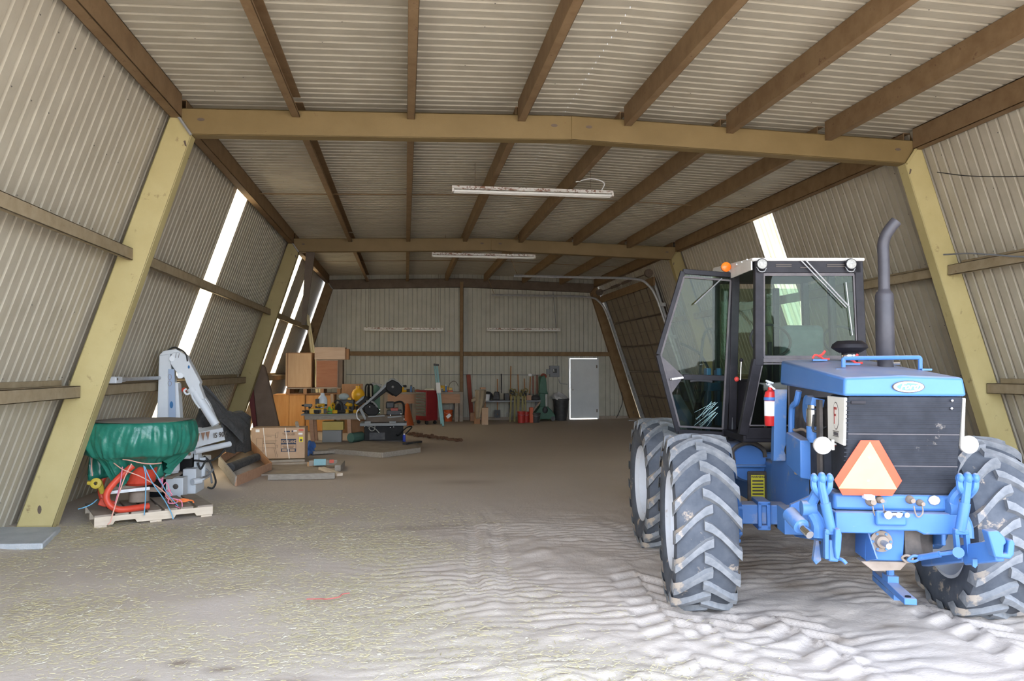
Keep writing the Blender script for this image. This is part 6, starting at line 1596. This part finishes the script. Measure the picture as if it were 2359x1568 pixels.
board(fl(932, 1022, .12), fl(968, 1017, .10), .10, .04, 'tool_black', 'dark steel strip lying at the right of the band saw')

# ------------------------------------------------------------------ workbench against the back wall
WY = 24.75
def wx(px, y=WY): return at(px, 903, y).x
def wz(py, y=WY): return at(1000, py, y).z
wb_ = thing('workbench', 'long wooden workbench along the back wall', 'workbench', (wx(985), WY + .35, 0), 0)
zw = wz(903)
MB().box(wx(880), wx(1067), WY - .03, Y3 - .18, zw - .06, zw).build('bench_top', 'wood_dusty', wb_, bevel=.006)
MB().box(wx(893), wx(955), WY, WY + .04, zw - .36, zw - .06).build('front_board', 'wood_bench', wb_); MB().box(wx(957), wx(1060), WY, WY + .04, zw - .36, zw - .06).build('front_board', 'wood_bench', wb_)
for px_ in (885, 950, 1048, 1059): MB().box(wx(px_), wx(px_) + .11, WY + .01, WY + .12, 0, zw - .06).build('leg', 'wood_dusty', wb_)
def onb(name, label, cat, mb, m, grp='things on the workbench'): o = mb.build(name, m, bevel=.003); tag(o, label, cat, grp); return o
drl = thing('cordless_drill', 'yellow drill standing on the back workbench', 'power tool', (wx(931), WY + .2, zw), .4); M = WM[drl.name]
MB(M).cyl((-.10, 0, .19), (.07, 0, .19), .04, n=10).build('body', 'tool_black', drl); MB(M).beam((-.04, 0, .17), (-.06, 0, .05), .05, .06).build('grip', 'tool_yellow', drl); MB(M).box(-.13, .08, -.05, .05, 0, .07).build('battery', 'tool_yellow', drl)
for px_, m, lab, h in ((947, 'spray_blue', 'tall blue spray can on the back workbench', .23), (953, 'tool_grey', 'grey spray can next to the blue one on the workbench', .16), (1019, 'tool_grey', 'small grey can right of the ladder on the workbench', .13), (1028, 'spray_blue', 'blue and white bottle on the workbench beside the yellow tool', .24)):
    t = thing('spray_can', lab, 'spray can', (wx(px_), WY + .15, zw), 0, 'spray cans'); MB(WM[t.name]).cyl((0, 0, 0), (0, 0, h * .8), .034, n=10).build('can', m, t); MB(WM[t.name]).cyl((0, 0, h * .8), (0, 0, h), .02, n=8).build('cap', 'label_white' if px_ > 1000 else 'tool_black', t)
onb('paper_roll', 'cream paper roll lying on the workbench', 'roll', MB().lathe([(.02, -.15), (.058, -.15), (.058, .15), (.02, .15)], c=(wx(989), WY + .12, zw + .06), axis=(1, .1, 0), n=16, cap=False), 'roll_white')
onb('yellow_tool', 'big yellow tool lying on the workbench behind the ladder', 'power tool', MB().cbox((wx(1022), WY + .3, zw + .12), (.20, .16, .16), (0, .2, .2)).cbox((wx(1036), WY + .3, zw + .09), (.18, .14, .11), (0, .3, .0)), 'tool_yellow')
onb('wire_hoop', 'bent wire hoop standing on the workbench', 'wire', MB().tube([at(1033, 899, WY + .2), at(1035, 886, WY + .2), at(1043, 878, WY + .2), at(1051, 880, WY + .2), at(1056, 890, WY + .2)], .010, n=6), 'dark_steel')
onb('red_tray', 'low red tray on the right of the workbench', 'tray', MB().box(wx(1032), wx(1044), WY + .05, WY + .2, zw, zw + .05), 'bucket_orange')
onb('parts_heap', 'small dark part on the workbench by the red chest', 'part', MB().ball((wx(962), WY + .15, zw + .04), .09, (1.2, .8, .6), n=8, m=6), 'wood_brown')
onb('dark_jar', 'dark squat tool on the workbench between drill and blue can', 'tool', MB().cyl((wx(940), WY + .2, zw), (wx(940), WY + .2, zw + .10), .055, n=10), 'tool_black')
vs_ = thing('bench_vise', 'dark bench vise on the left of the workbench', 'vise', at(868, 900, 22.5), 0)
p = at(866, 905, 22.5); MB().box(p.x - .1, p.x + .12, 22.4, 22.6, 0, p.z).build('stand', 'pipe_green', vs_); MB().ball(p + Vector((0, 0, .12)), .15, (.8, .6, 1.0), n=10, m=7).build('body', 'pipe_green', vs_); MB().cyl(p + Vector((-.12, 0, .26)), p + Vector((.16, 0, .20)), .05, n=10).build('jaw', 'galv', vs_)
# red tool chest
tcx = thing('tool_chest', 'tall red rolling tool chest with drawers in front of the workbench', 'tool chest', (at(983, 960, 23.9).x, 23.9, 0), .55)
M = WM[tcx.name]; cw, cd, chh = .42, .60, .92
zc = .12
bd_ = MB(M).box(-cw / 2, cw / 2, -cd / 2, cd / 2, zc, zc + chh).build('body', 'chest_red', tcx, bevel=.012)
nd = 8
for k in range(nd):
    za = zc + .14 + k * (chh - .18) / nd; zb2 = za + (chh - .18) / nd - .012
    dw = MB(M).box(-cw / 2 - .015, -cw / 2 + .01, -cd / 2 + .03, cd / 2 - .03, za, zb2).build('drawer', 'chest_grey', tcx, bevel=.003)
    MB(M).box(-cw / 2 - .035, -cw / 2 - .015, -cd / 2 + .05, cd / 2 - .05, zb2 - .018, zb2 - .003).build('drawer_pull', 'galv', dw)
for x_ in (-cw / 2 + .06, cw / 2 - .06):
    for y_ in (-cd / 2 + .07, cd / 2 - .07): MB(M).cyl((x_, y_ - .02, .055), (x_, y_ + .02, .055), .055, n=14).box(x_ - .02, x_ + .02, y_ - .03, y_ + .03, .08, zc).build('caster', 'black_rubber', tcx)
# aqua step ladder, folded and leaning
sl = thing('step_ladder', 'folded pale blue step ladder leaning against the workbench beside the red chest', 'ladder', fl(1020, 982), 0)
for (xa, xb, dy, w) in ((1021, 1006.5, 0, .062), (1016.5, 1001, .08, .045)):
    MB().beam(at(xa, 981 - dy * 60, 22.8 + dy), at(xb, 843, 24.25 + dy), w, .035, up=(0, 1, 0)).build('side_rail', 'ladder_aqua', sl, bevel=.004)
MB().beam(at(1012, 905, 23.52), at(1010.5, 882, 23.78), .095, .045, up=(0, 1, 0)).build('wrap_band', 'label_white', sl); MB().beam(at(1008.5, 905, 23.52), at(1007, 882, 23.78), .07, .045, up=(0, 1, 0)).build('wrap_band', 'label_white', sl)
MB().cbox(at(1005, 840, 24.3), (.17, .09, .06), (0, .1, 0)).build('top_cap', 'tool_black', sl, bevel=.01)
for k in range(7):
    t = (k + .6) / 7.5; MB().beam(at(1020, 981, 22.95).lerp(at(1006, 843, 24.40), t), at(1017.5, 976, 22.95).lerp(at(1001.5, 843, 24.4), t), .05, .02).build('step', 'galv', sl)
def bucket(px, py, Y, r, h, m, label, logo=None, dark=False):
    p = at(px, py, Y); t = thing('bucket', label, 'bucket', (p.x, Y, 0), 0, 'buckets along the back wall'); M = WM[t.name]
    MB(M).lathe([(0, .01), (r * .82, .0), (r, h), (r * .96, h), (r * .8, .02)], n=20, cap=False).build('pail', m, t)
    MB(M).lathe([(r * 1.03, h - .03), (r * 1.05, h - .02), (r * 1.03, h)], n=20, cap=False).build('rim', m, t)
    if logo: MB(M).beam((-.06, -r * .93, h * .35), (.06, -r * .93, h * .62), .10, .004, up=(0, 1, 0)).build('logo', 'label_white', t)
    MB(M).tube([(-r, 0, h - .04), (-r * .7, -r * .8, h * .75), (0, -r * 1.15, h * .68), (r * .7, -r * .8, h * .75), (r, 0, h - .04)], .004, n=5).build('bail', 'galv', t)
    return t
bucket(1033, 960, 25.0, .15, .37, 'bucket_orange', 'orange bucket with a white stripe under the right end of the workbench', True)
t_ = thing('shovel', 'grey shovel standing behind the orange bucket', 'shovel', at(1044, 962, 25.2), 0, 'hand tools along the back wall')
MB().beam(at(1042, 962, 25.2), at(1046, 930, 25.3), .05, .03).build('blade', 'tool_grey', t_); MB().cyl(at(1046, 930, 25.3), at(1047, 905, 25.3), .018, n=6).build('handle', 'handle_wood', t_)
cn = MB().lathe([(.22, 0), (.20, .03), (.06, .62), (.03, .66)], c=(at(938, 975, 23.4).x, 23.4, 0), n=18).build('traffic_cone', 'cone_orange'); tag(cn, 'faded orange traffic cone left of the red chest', 'cone')

# ------------------------------------------------------------------ things right of the centre post
def rod(name, p, q, r, m, label, cat, grp='hand tools along the back wall'):
    o = MB().tube([p, Vector(p).lerp(Vector(q), .5), q], r, n=8, smooth=2).build(name, m); tag(o, label, cat, grp); return o
o = MB().beam(at(1087, 968, 25.0), at(1079, 863, 25.3), .13, .10, up=(0, 1, 0)).build('red_beam', 'rusty_red', bevel=.006); tag(o, 'rusty red steel beam leaning on the back wall right of the post', 'beam')
o = MB().box(at(1084, 1, 25.1).x, at(1096, 1, 25.1).x, 24.85, 25.1, 0, .28).build('wood_block', 'wood_bench', bevel=.006); tag(o, 'wood block at the foot of the rusty red beam', 'block')
RY_ = 23.6
def r_(px, py, dy=0): return at(px, py, RY_ + dy)
sw = thing('sawhorse', 'low wooden stand under the draped canvas jacket', 'stand', (r_(1108, 1).x, RY_, 0), 0)
for a_, b_ in ((1096, 1098), (1103, 1104), (1118, 1116)): MB().beam((r_(a_, 960).x, RY_ + .1, 0), (r_(b_, 960).x, RY_ + .1, .75), .09, .09, up=(0, 1, 0)).build('leg', 'wood_brown', sw)
MB().box(r_(1094, 1).x, r_(1120, 1).x, RY_, RY_ + .2, .75, .82).build('top_rail', 'wood_brown', sw)
def coat(u, v):
    x0_, x1_ = 1094 + 3 * v, 1119 + (0 if v < .5 else -8 * (v - .5) * 2)
    pxx = x0_ + (x1_ - x0_) * u; pyy = 898 + (66 - 20 * max(0, u - .5) * 2) * v
    return at(pxx, pyy, RY_ - .08 - .10 * math.sin(math.pi * u)) + Vector((0, .03 * math.sin(u * 14 + v * 3), 0))
M_ = MB(); M_.grid(coat, 18, 14); o = M_.build('canvas_jacket', 'canvas', solid=.03, ang=70); tag(o, 'tan canvas jacket draped over a low stand by the back wall', 'jacket')
MB().tube([r_(1096, 918, -.1), r_(1090, 922, -.1), r_(1086, 922, -.1)], .05, n=8).build('sleeve', 'canvas', o)
o = MB().box(r_(1110, 1).x, r_(1124, 1).x, RY_ - .25, RY_ - .02, 0, .52).build('cardboard_piece', 'cardboard', bevel=.006); tag(o, 'brown carton standing in front of the canvas jacket', 'carton')
o = MB().cbox(r_(1112, 894, 0), (.16, .2, .06)).build('leather_case', 'wood_bench', bevel=.01); tag(o, 'tan leather case on top of the canvas jacket', 'case')
# shelf with bags
SHY = 24.6
def s_(px, py, dy=0): return at(px, py, SHY + dy)
zs_ = s_(1180, 922).z
shf = thing('tool_shelf', 'grey steel shelf along the back wall, right of the post', 'shelf', (s_(1180, 1).x, SHY + .3, 0), 0)
MB().box(s_(1118, 1).x, s_(1245, 1).x, SHY, Y3 - .06, zs_ - .05, zs_).build('shelf_board', 'panel_grey', shf, bevel=.004)
for px_ in (1122, 1181, 1240): MB().box(s_(px_, 1).x, s_(px_, 1).x + .05, SHY + .6, SHY + .66, 0, zs_ - .05).build('leg', 'panel_grey', shf)
def onsh(name, label, cat, mb, m, bev=.01): o = mb.build(name, m, bevel=bev); tag(o, label, cat, 'things on the tool shelf'); return o
onsh('tool_bag', 'black tool bag on the left of the shelf', 'bag', MB().ball((s_(1126, 1).x, SHY + .25, zs_ + .14), .2, (.9, .7, .75), n=12, m=8), 'tool_black', 0)
onsh('paint_tub', 'white tub with coloured label on the shelf', 'tub', MB().lathe([(0, 0), (.10, 0), (.115, .2), (0, .2)], c=(s_(1122, 1).x, SHY + .05, zs_), n=16, cap=False), 'label_white', 0)
onsh('tool_bag', 'black backpack with red trim on the shelf', 'bag', MB().hexa([s_(1134, 921, .05), s_(1152, 921, .05), s_(1152, 921, .35), s_(1134, 921, .35)], [s_(1139, 902, .1), s_(1150, 902, .1), s_(1150, 902, .3), s_(1139, 902, .3)]), 'tool_black', .03)
onsh('saw_motor', 'dark saw motor on the middle of the shelf', 'motor', MB().box(s_(1164, 1).x, s_(1174, 1).x, SHY + .1, SHY + .4, zs_, zs_ + .22), 'tool_black')
onsh('wood_box', 'tan wooden box on the right of the shelf', 'box', MB().box(s_(1213, 1).x, s_(1224, 1).x, SHY + .05, SHY + .3, zs_, zs_ + .17), 'wood_bench')
onsh('helmet', 'dark helmet with a chrome strip at the right end of the shelf', 'helmet', MB().ball((s_(1234, 1).x, SHY + .1, zs_ + .06), .16, (1, .8, .7), n=12, m=8), 'tool_black', 0)
for px_, lab in ((1185, 'heap of yellow ratchet straps on the shelf left of the second heap'), (1203, 'heap of yellow ratchet straps hanging over the shelf near the wooden box')):
    t = thing('ratchet_straps', lab, 'straps', (s_(px_, 1).x, SHY, zs_), 0, 'straps on the tool shelf')
    p = s_(px_, 905); 
    rr = random.Random(px_)
    for k in range(7):
        c_2 = p + Vector((rr.uniform(-.13, .13), rr.uniform(-.08, .05), rr.uniform(-.1, .1))); a_ = rr.uniform(0, 3)
        MB().tube([c_2 + Vector((.07 * math.cos(q) * math.cos(a_), .07 * math.cos(q) * math.sin(a_), .06 * math.sin(q))) for q in [i * math.pi / 4 for i in range(8)]], .02, n=5, smooth=2, closed=True).build('coil', 'strap_yellow' if k % 3 else 'tool_black', t)
    for dx, l, w in ((-7, 60, .05), (1, 62, .06), (7, 38, .045)):
        MB().beam(at(px_ + dx, 912, SHY - .1), at(px_ + dx * 1.3 - 1, 912 + l, SHY - .12), w, .006, up=(0, 1, 0)).build('strap', 'strap_yellow', t)
# long-handled tools along the wall
def shovel(px, ytop, ybot, lab, m='handle_wood', blade='tool_black', dx=0, wide=.15):
    t = thing('shovel', lab, 'shovel', (at(px, 1, 25.2).x, 25.2, 0), 0, 'hand tools along the back wall')
    a_, b_ = at(px + dx, ytop, 25.38), at(px, ybot, 25.1)
    MB().cyl(b_ + Vector((0, 0, .1)), a_, .02, n=8).build('handle', m, t)
    MB().beam(b_ + Vector((0, 0, .26)), b_ - Vector((0, 0, .0)), wide, .02, up=(0, 1, 0)).build('blade', blade, t, bevel=.006)
shovel(1146, 873, 962, 'square shovel standing behind the black backpack', wide=.19)
shovel(1175, 843, 950, 'long wooden handled fork standing behind the shelf', wide=.05, dx=2)
shovel(1196, 862, 935, 'slanted wooden handle left of the straps', dx=-3, wide=.04); shovel(1209, 872, 930, 'short thick brown handle behind the straps', dx=-1, wide=.04)
shovel(1219, 868, 925, 'light handled rake behind the wooden box', dx=3, wide=.04); shovel(1228, 866, 925, 'red handled tool right of the wooden box', 'rusty_red', dx=0, wide=.04)
shovel(1237, 864, 925, 'dark red handled bar beside the green press', 'rusty_red', dx=0, wide=.05); shovel(1155, 861, 905, 'black iron bar standing behind the backpack', 'tool_black', dx=0, wide=.03)
rk = thing('wire_rake', 'thin steel garden fork leaning under the shelf', 'rake', at(1174, 960, 25.2), 0)
MB().tube([at(1165, 960, 25.2), at(1166, 952, 25.2), at(1172, 949, 25.2), at(1181, 950, 25.2), at(1183, 960, 25.2)], .01, n=6).build('tines', 'galv', rk); MB().cyl(at(1174, 950, 25.2), at(1174, 915, 25.3), .012, n=6).build('handle', 'tool_black', rk)
# buckets
bucket(1201, 970, 24.0, .13, .36, 'bucket_red', 'red bucket on the floor below the yellow straps'); bucket(1212, 970, 24.15, .11, .34, 'bucket_red', 'narrow red bucket behind the first red one')
o = MB().box(at(1219, 1, 24.0).x, at(1227, 1, 24.0).x, 23.95, 24.1, 0, at(1222, 938, 24.0).z).build('orange_case', 'bucket_orange', bevel=.01); tag(o, 'tall orange case beside the red buckets', 'case')
bucket(1234, 970, 24.05, .15, .30, 'tool_black', 'black bucket left of the green press')
# green press
gp_ = thing('drill_press', 'dark green floor press between the buckets and the black bin', 'press', (at(1254, 1, 24.7).x, 24.7, 0), 0)
GY_ = 24.6
def g_(px, py, dy=0): return at(px, py, GY_ + dy)
MB().prism([g_(1227, 965), g_(1228, 958), g_(1244, 936), g_(1262, 936), g_(1272, 946), g_(1279, 956), g_(1279, 966)], (0, .40, 0)).build('base', 'press_green', gp_, bevel=.02)
MB().box(g_(1243, 1).x, g_(1258, 1).x, GY_ + .1, GY_ + .32, .4, g_(1250, 866).z).build('column', 'press_green', gp_, bevel=.03)
MB().prism([g_(1241, 905), g_(1243, 885), g_(1246, 868), g_(1256, 864), g_(1259, 880), g_(1260, 898), g_(1263, 908)], (0, .12, 0)).build('head', 'press_green', gp_, bevel=.02)
MB().cyl(g_(1258, 936, -.03), g_(1258, 908, -.03), .022, n=10).build('piston', 'galv', gp_); MB().ball(g_(1256, 944, -.02), .10, (.9, .5, 1.1), n=12, m=8).build('hub', 'tool_black', gp_)
MB().tube([g_(1247, 866, -.02), g_(1250, 862, -.02), g_(1256, 863, -.02), g_(1258, 869, -.02)], .03, n=8).build('belt_cover', 'rusty_red', gp_)
for px_ in (1236, 1274): MB().cyl(g_(px_, 964, -.05), g_(px_, 964, .05), .075, n=14).build('wheel', 'tool_black', gp_)
MB().beam(g_(1228, 946, -.1), g_(1244, 926, -.1), .06, .05).build('lever', 'grime', gp_)
# bin with bag
bn = thing('trash_bin', 'black plastic rubbish bin with a crumpled white bag beside the door', 'bin', (at(1290, 1, 25.0).x, 25.0, 0), 0)
M = WM[bn.name]; MB(M).lathe([(0, .0), (.21, .0), (.26, .66), (.285, .67), (.285, .72), (.26, .72), (.22, .1)], n=24, cap=False).build('bin', 'tool_black', bn)
def bag(u, v):
    th = 2 * math.pi * u; r = .25 * max(0.02, 1 - v ** 3) * (1 + .12 * math.sin(th * 5 + 2 * v) + .08 * math.sin(th * 9 + 5 * v)); return M @ Vector((r * math.cos(th) - .05 - .06 * v, r * math.sin(th), .70 + .17 * v * (1 + .35 * math.sin(th * 2 + 1)) + .02 * math.sin(th * 7)))
b2 = MB(); b2.grid(bag, 28, 8, True); b2.build('bag', 'bag_white', bn, ang=70)
# electrical panel
ep = thing('electrical_panel', 'grey electrical switch box on the back wall left of the door', 'switch box', (at(1277, 1, Y3).x, Y3 - .1, 1.4), 0)
def e_(px, py): return at(px, py, Y3 - .15)
a_, b_ = e_(1267, 842), e_(1289, 868); MB().box(a_.x, b_.x, Y3 - .14, Y3 - .02, b_.z, a_.z).build('box', 'panel_grey', ep, bevel=.006)
a_, b_ = e_(1260, 850), e_(1268, 862); MB().box(a_.x, b_.x, Y3 - .12, Y3 - .02, b_.z, a_.z).build('side_box', 'panel_grey', ep, bevel=.006)
a_, b_ = e_(1274, 849), e_(1283, 859); MB().box(a_.x, b_.x, Y3 - .15, Y3 - .14, b_.z, a_.z).build('breaker_window', 'tool_black', ep); MB().beam(e_(1275.5, 850), e_(1276, 856), .02, .02).build('switch', 'label_white', ep)
os_ = MB().box(e_(1218, 862).x, e_(1226, 862).x, Y3 - .07, Y3 - .02, e_(1220, 866).z, e_(1220, 862).z + .02).build('wall_socket', 'label_white', bevel=.004); tag(os_, 'white wall socket on the conduit above the tools', 'socket')
o = MB().tube([at(1432, 903, 25.2), at(1434, 925, 25.1), at(1428, 945, 25.1), at(1420, 962, 25.0)], .012, n=6).build('cable', 'hose'); tag(o, 'dark cable hanging on the back right column', 'cable')
o = MB().box(at(1440, 1, 24.5).x, at(1462, 1, 24.5).x, 24.3, 24.45, 0.0, .03).build('white_strip', 'galv', bevel=.004); tag(o, 'pale metal strip lying on the floor below the overhead door', 'strip')

# ------------------------------------------------------------------ straw and chaff
n = 30000
rng = np.random.default_rng(4)
xs_ = rng.uniform(-4.0, 2.4, n * 3); ys_ = rng.uniform(2.6, 11.2, n * 3)
den = sstep(2.0, -.5, xs_ + .25 * (ys_ - 6) + .9 * fbm(xs_, ys_, 21, .22, 3)) * (1 - sstep(9.0, 11.0, ys_ + .6 * fbm(xs_, ys_, 22, .3, 2))) * np.clip(.55 + .8 * fbm(xs_, ys_, 23, .6, 3), .02, 1) * sstep(-4.0, -3.3, xs_ + .3 * fbm(xs_, ys_, 24, .5, 2))
k = rng.random(n * 3) < den
xs_, ys_ = xs_[k], ys_[k]
m = len(xs_); zs2 = floor_h(xs_, ys_)
ln = rng.gamma(1.6, .012, m) + .010; an = rng.normal(.15, .9, m); wd = rng.uniform(.0008, .0022, m); tl_ = rng.normal(0, .10, m)
dx = np.cos(an) * ln; dy = np.sin(an) * ln; dz = np.sin(tl_) * ln
ox, oy = -np.sin(an) * wd, np.cos(an) * wd
z0_ = zs2 + .004 + np.abs(dz) * .6 + rng.random(m) * .008
P0 = np.stack([xs_ - dx / 2, ys_ - dy / 2, z0_ - dz / 2], -1); P1 = np.stack([xs_ + dx / 2, ys_ + dy / 2, z0_ + dz / 2], -1)
O = np.stack([ox, oy, np.zeros(m)], -1); U = np.array([0, 0, 1]) * wd[:, None] * 1.2
V = np.stack([P0 - O, P0 + O, P0 + U, P1 - O, P1 + O, P1 + U], 1).reshape(-1, 3)
b0 = (np.arange(m) * 6)[:, None]
Fq = np.concatenate([b0 + np.array([0, 3, 5, 2]), b0 + np.array([2, 5, 4, 1])], 0)
me = bpy.data.meshes.new('straw'); me.vertices.add(len(V)); me.vertices.foreach_set('co', V.ravel().astype(np.float32))
me.loops.add(Fq.size); me.loops.foreach_set('vertex_index', Fq.ravel().astype(np.int32)); me.polygons.add(len(Fq)); me.polygons.foreach_set('loop_start', np.arange(0, Fq.size, 4)); me.polygons.foreach_set('loop_total', np.full(len(Fq), 4))
me.update()
mat('straw_stem', (.62, .53, .30), (.48, .42, .22), scale=3, rough=.8, c3=(.72, .68, .55), s3=14, thr3=(.52, .6))
me.materials.append(MATS['straw_stem'])
o = bpy.data.objects.new('straw', me); COL.objects.link(o); o['kind'] = 'stuff'; tag(o, 'dry yellow straw and chaff scattered over the left of the floor', 'straw')

# a few weeds outside the left wall, seen through the gap in the sheets
def weed(x, y, h, label):
    t = thing('weed', label, 'plant', (x, y, -.05), 0, 'weeds outside the left wall')
    M = MB(); rr = random.Random(int(x * 100 + y * 7))
    for k in range(46):
        a_ = rr.uniform(0, 6.28); r = rr.uniform(.0, .35) * h; zz_ = rr.uniform(.15, 1) * h; p = Vector((x + r * math.cos(a_), y + r * math.sin(a_), zz_)); s = rr.uniform(.05, .10)
        d = Vector((math.cos(a_), math.sin(a_), rr.uniform(-.3, .5))) * s; e = Vector((-math.sin(a_), math.cos(a_), .1)) * s * .4
        M.add([p, p + d * .5 + e, p + d, p + d * .5 - e], [(0, 1, 2, 3)])
    M.build('foliage', 'leaf', t, smooth=False, recalc=False)
    MB().cyl((x, y, -.05), (x, y, h), .012, n=5).build('stem', 'bark', t)
for i, (x_, y_, h_) in enumerate(((-4.9, 19.9, .9), (-5.3, 20.4, 1.2), (-5.0, 21.9, 1.1), (-5.6, 20.1, 1.4))):
    weed(x_, y_, h_, ['small green weed nearest outside the left wall', 'leafy green weed outside the left wall', 'green weed outside beyond the leaning pad', 'tall green weed furthest from the left wall'][i])
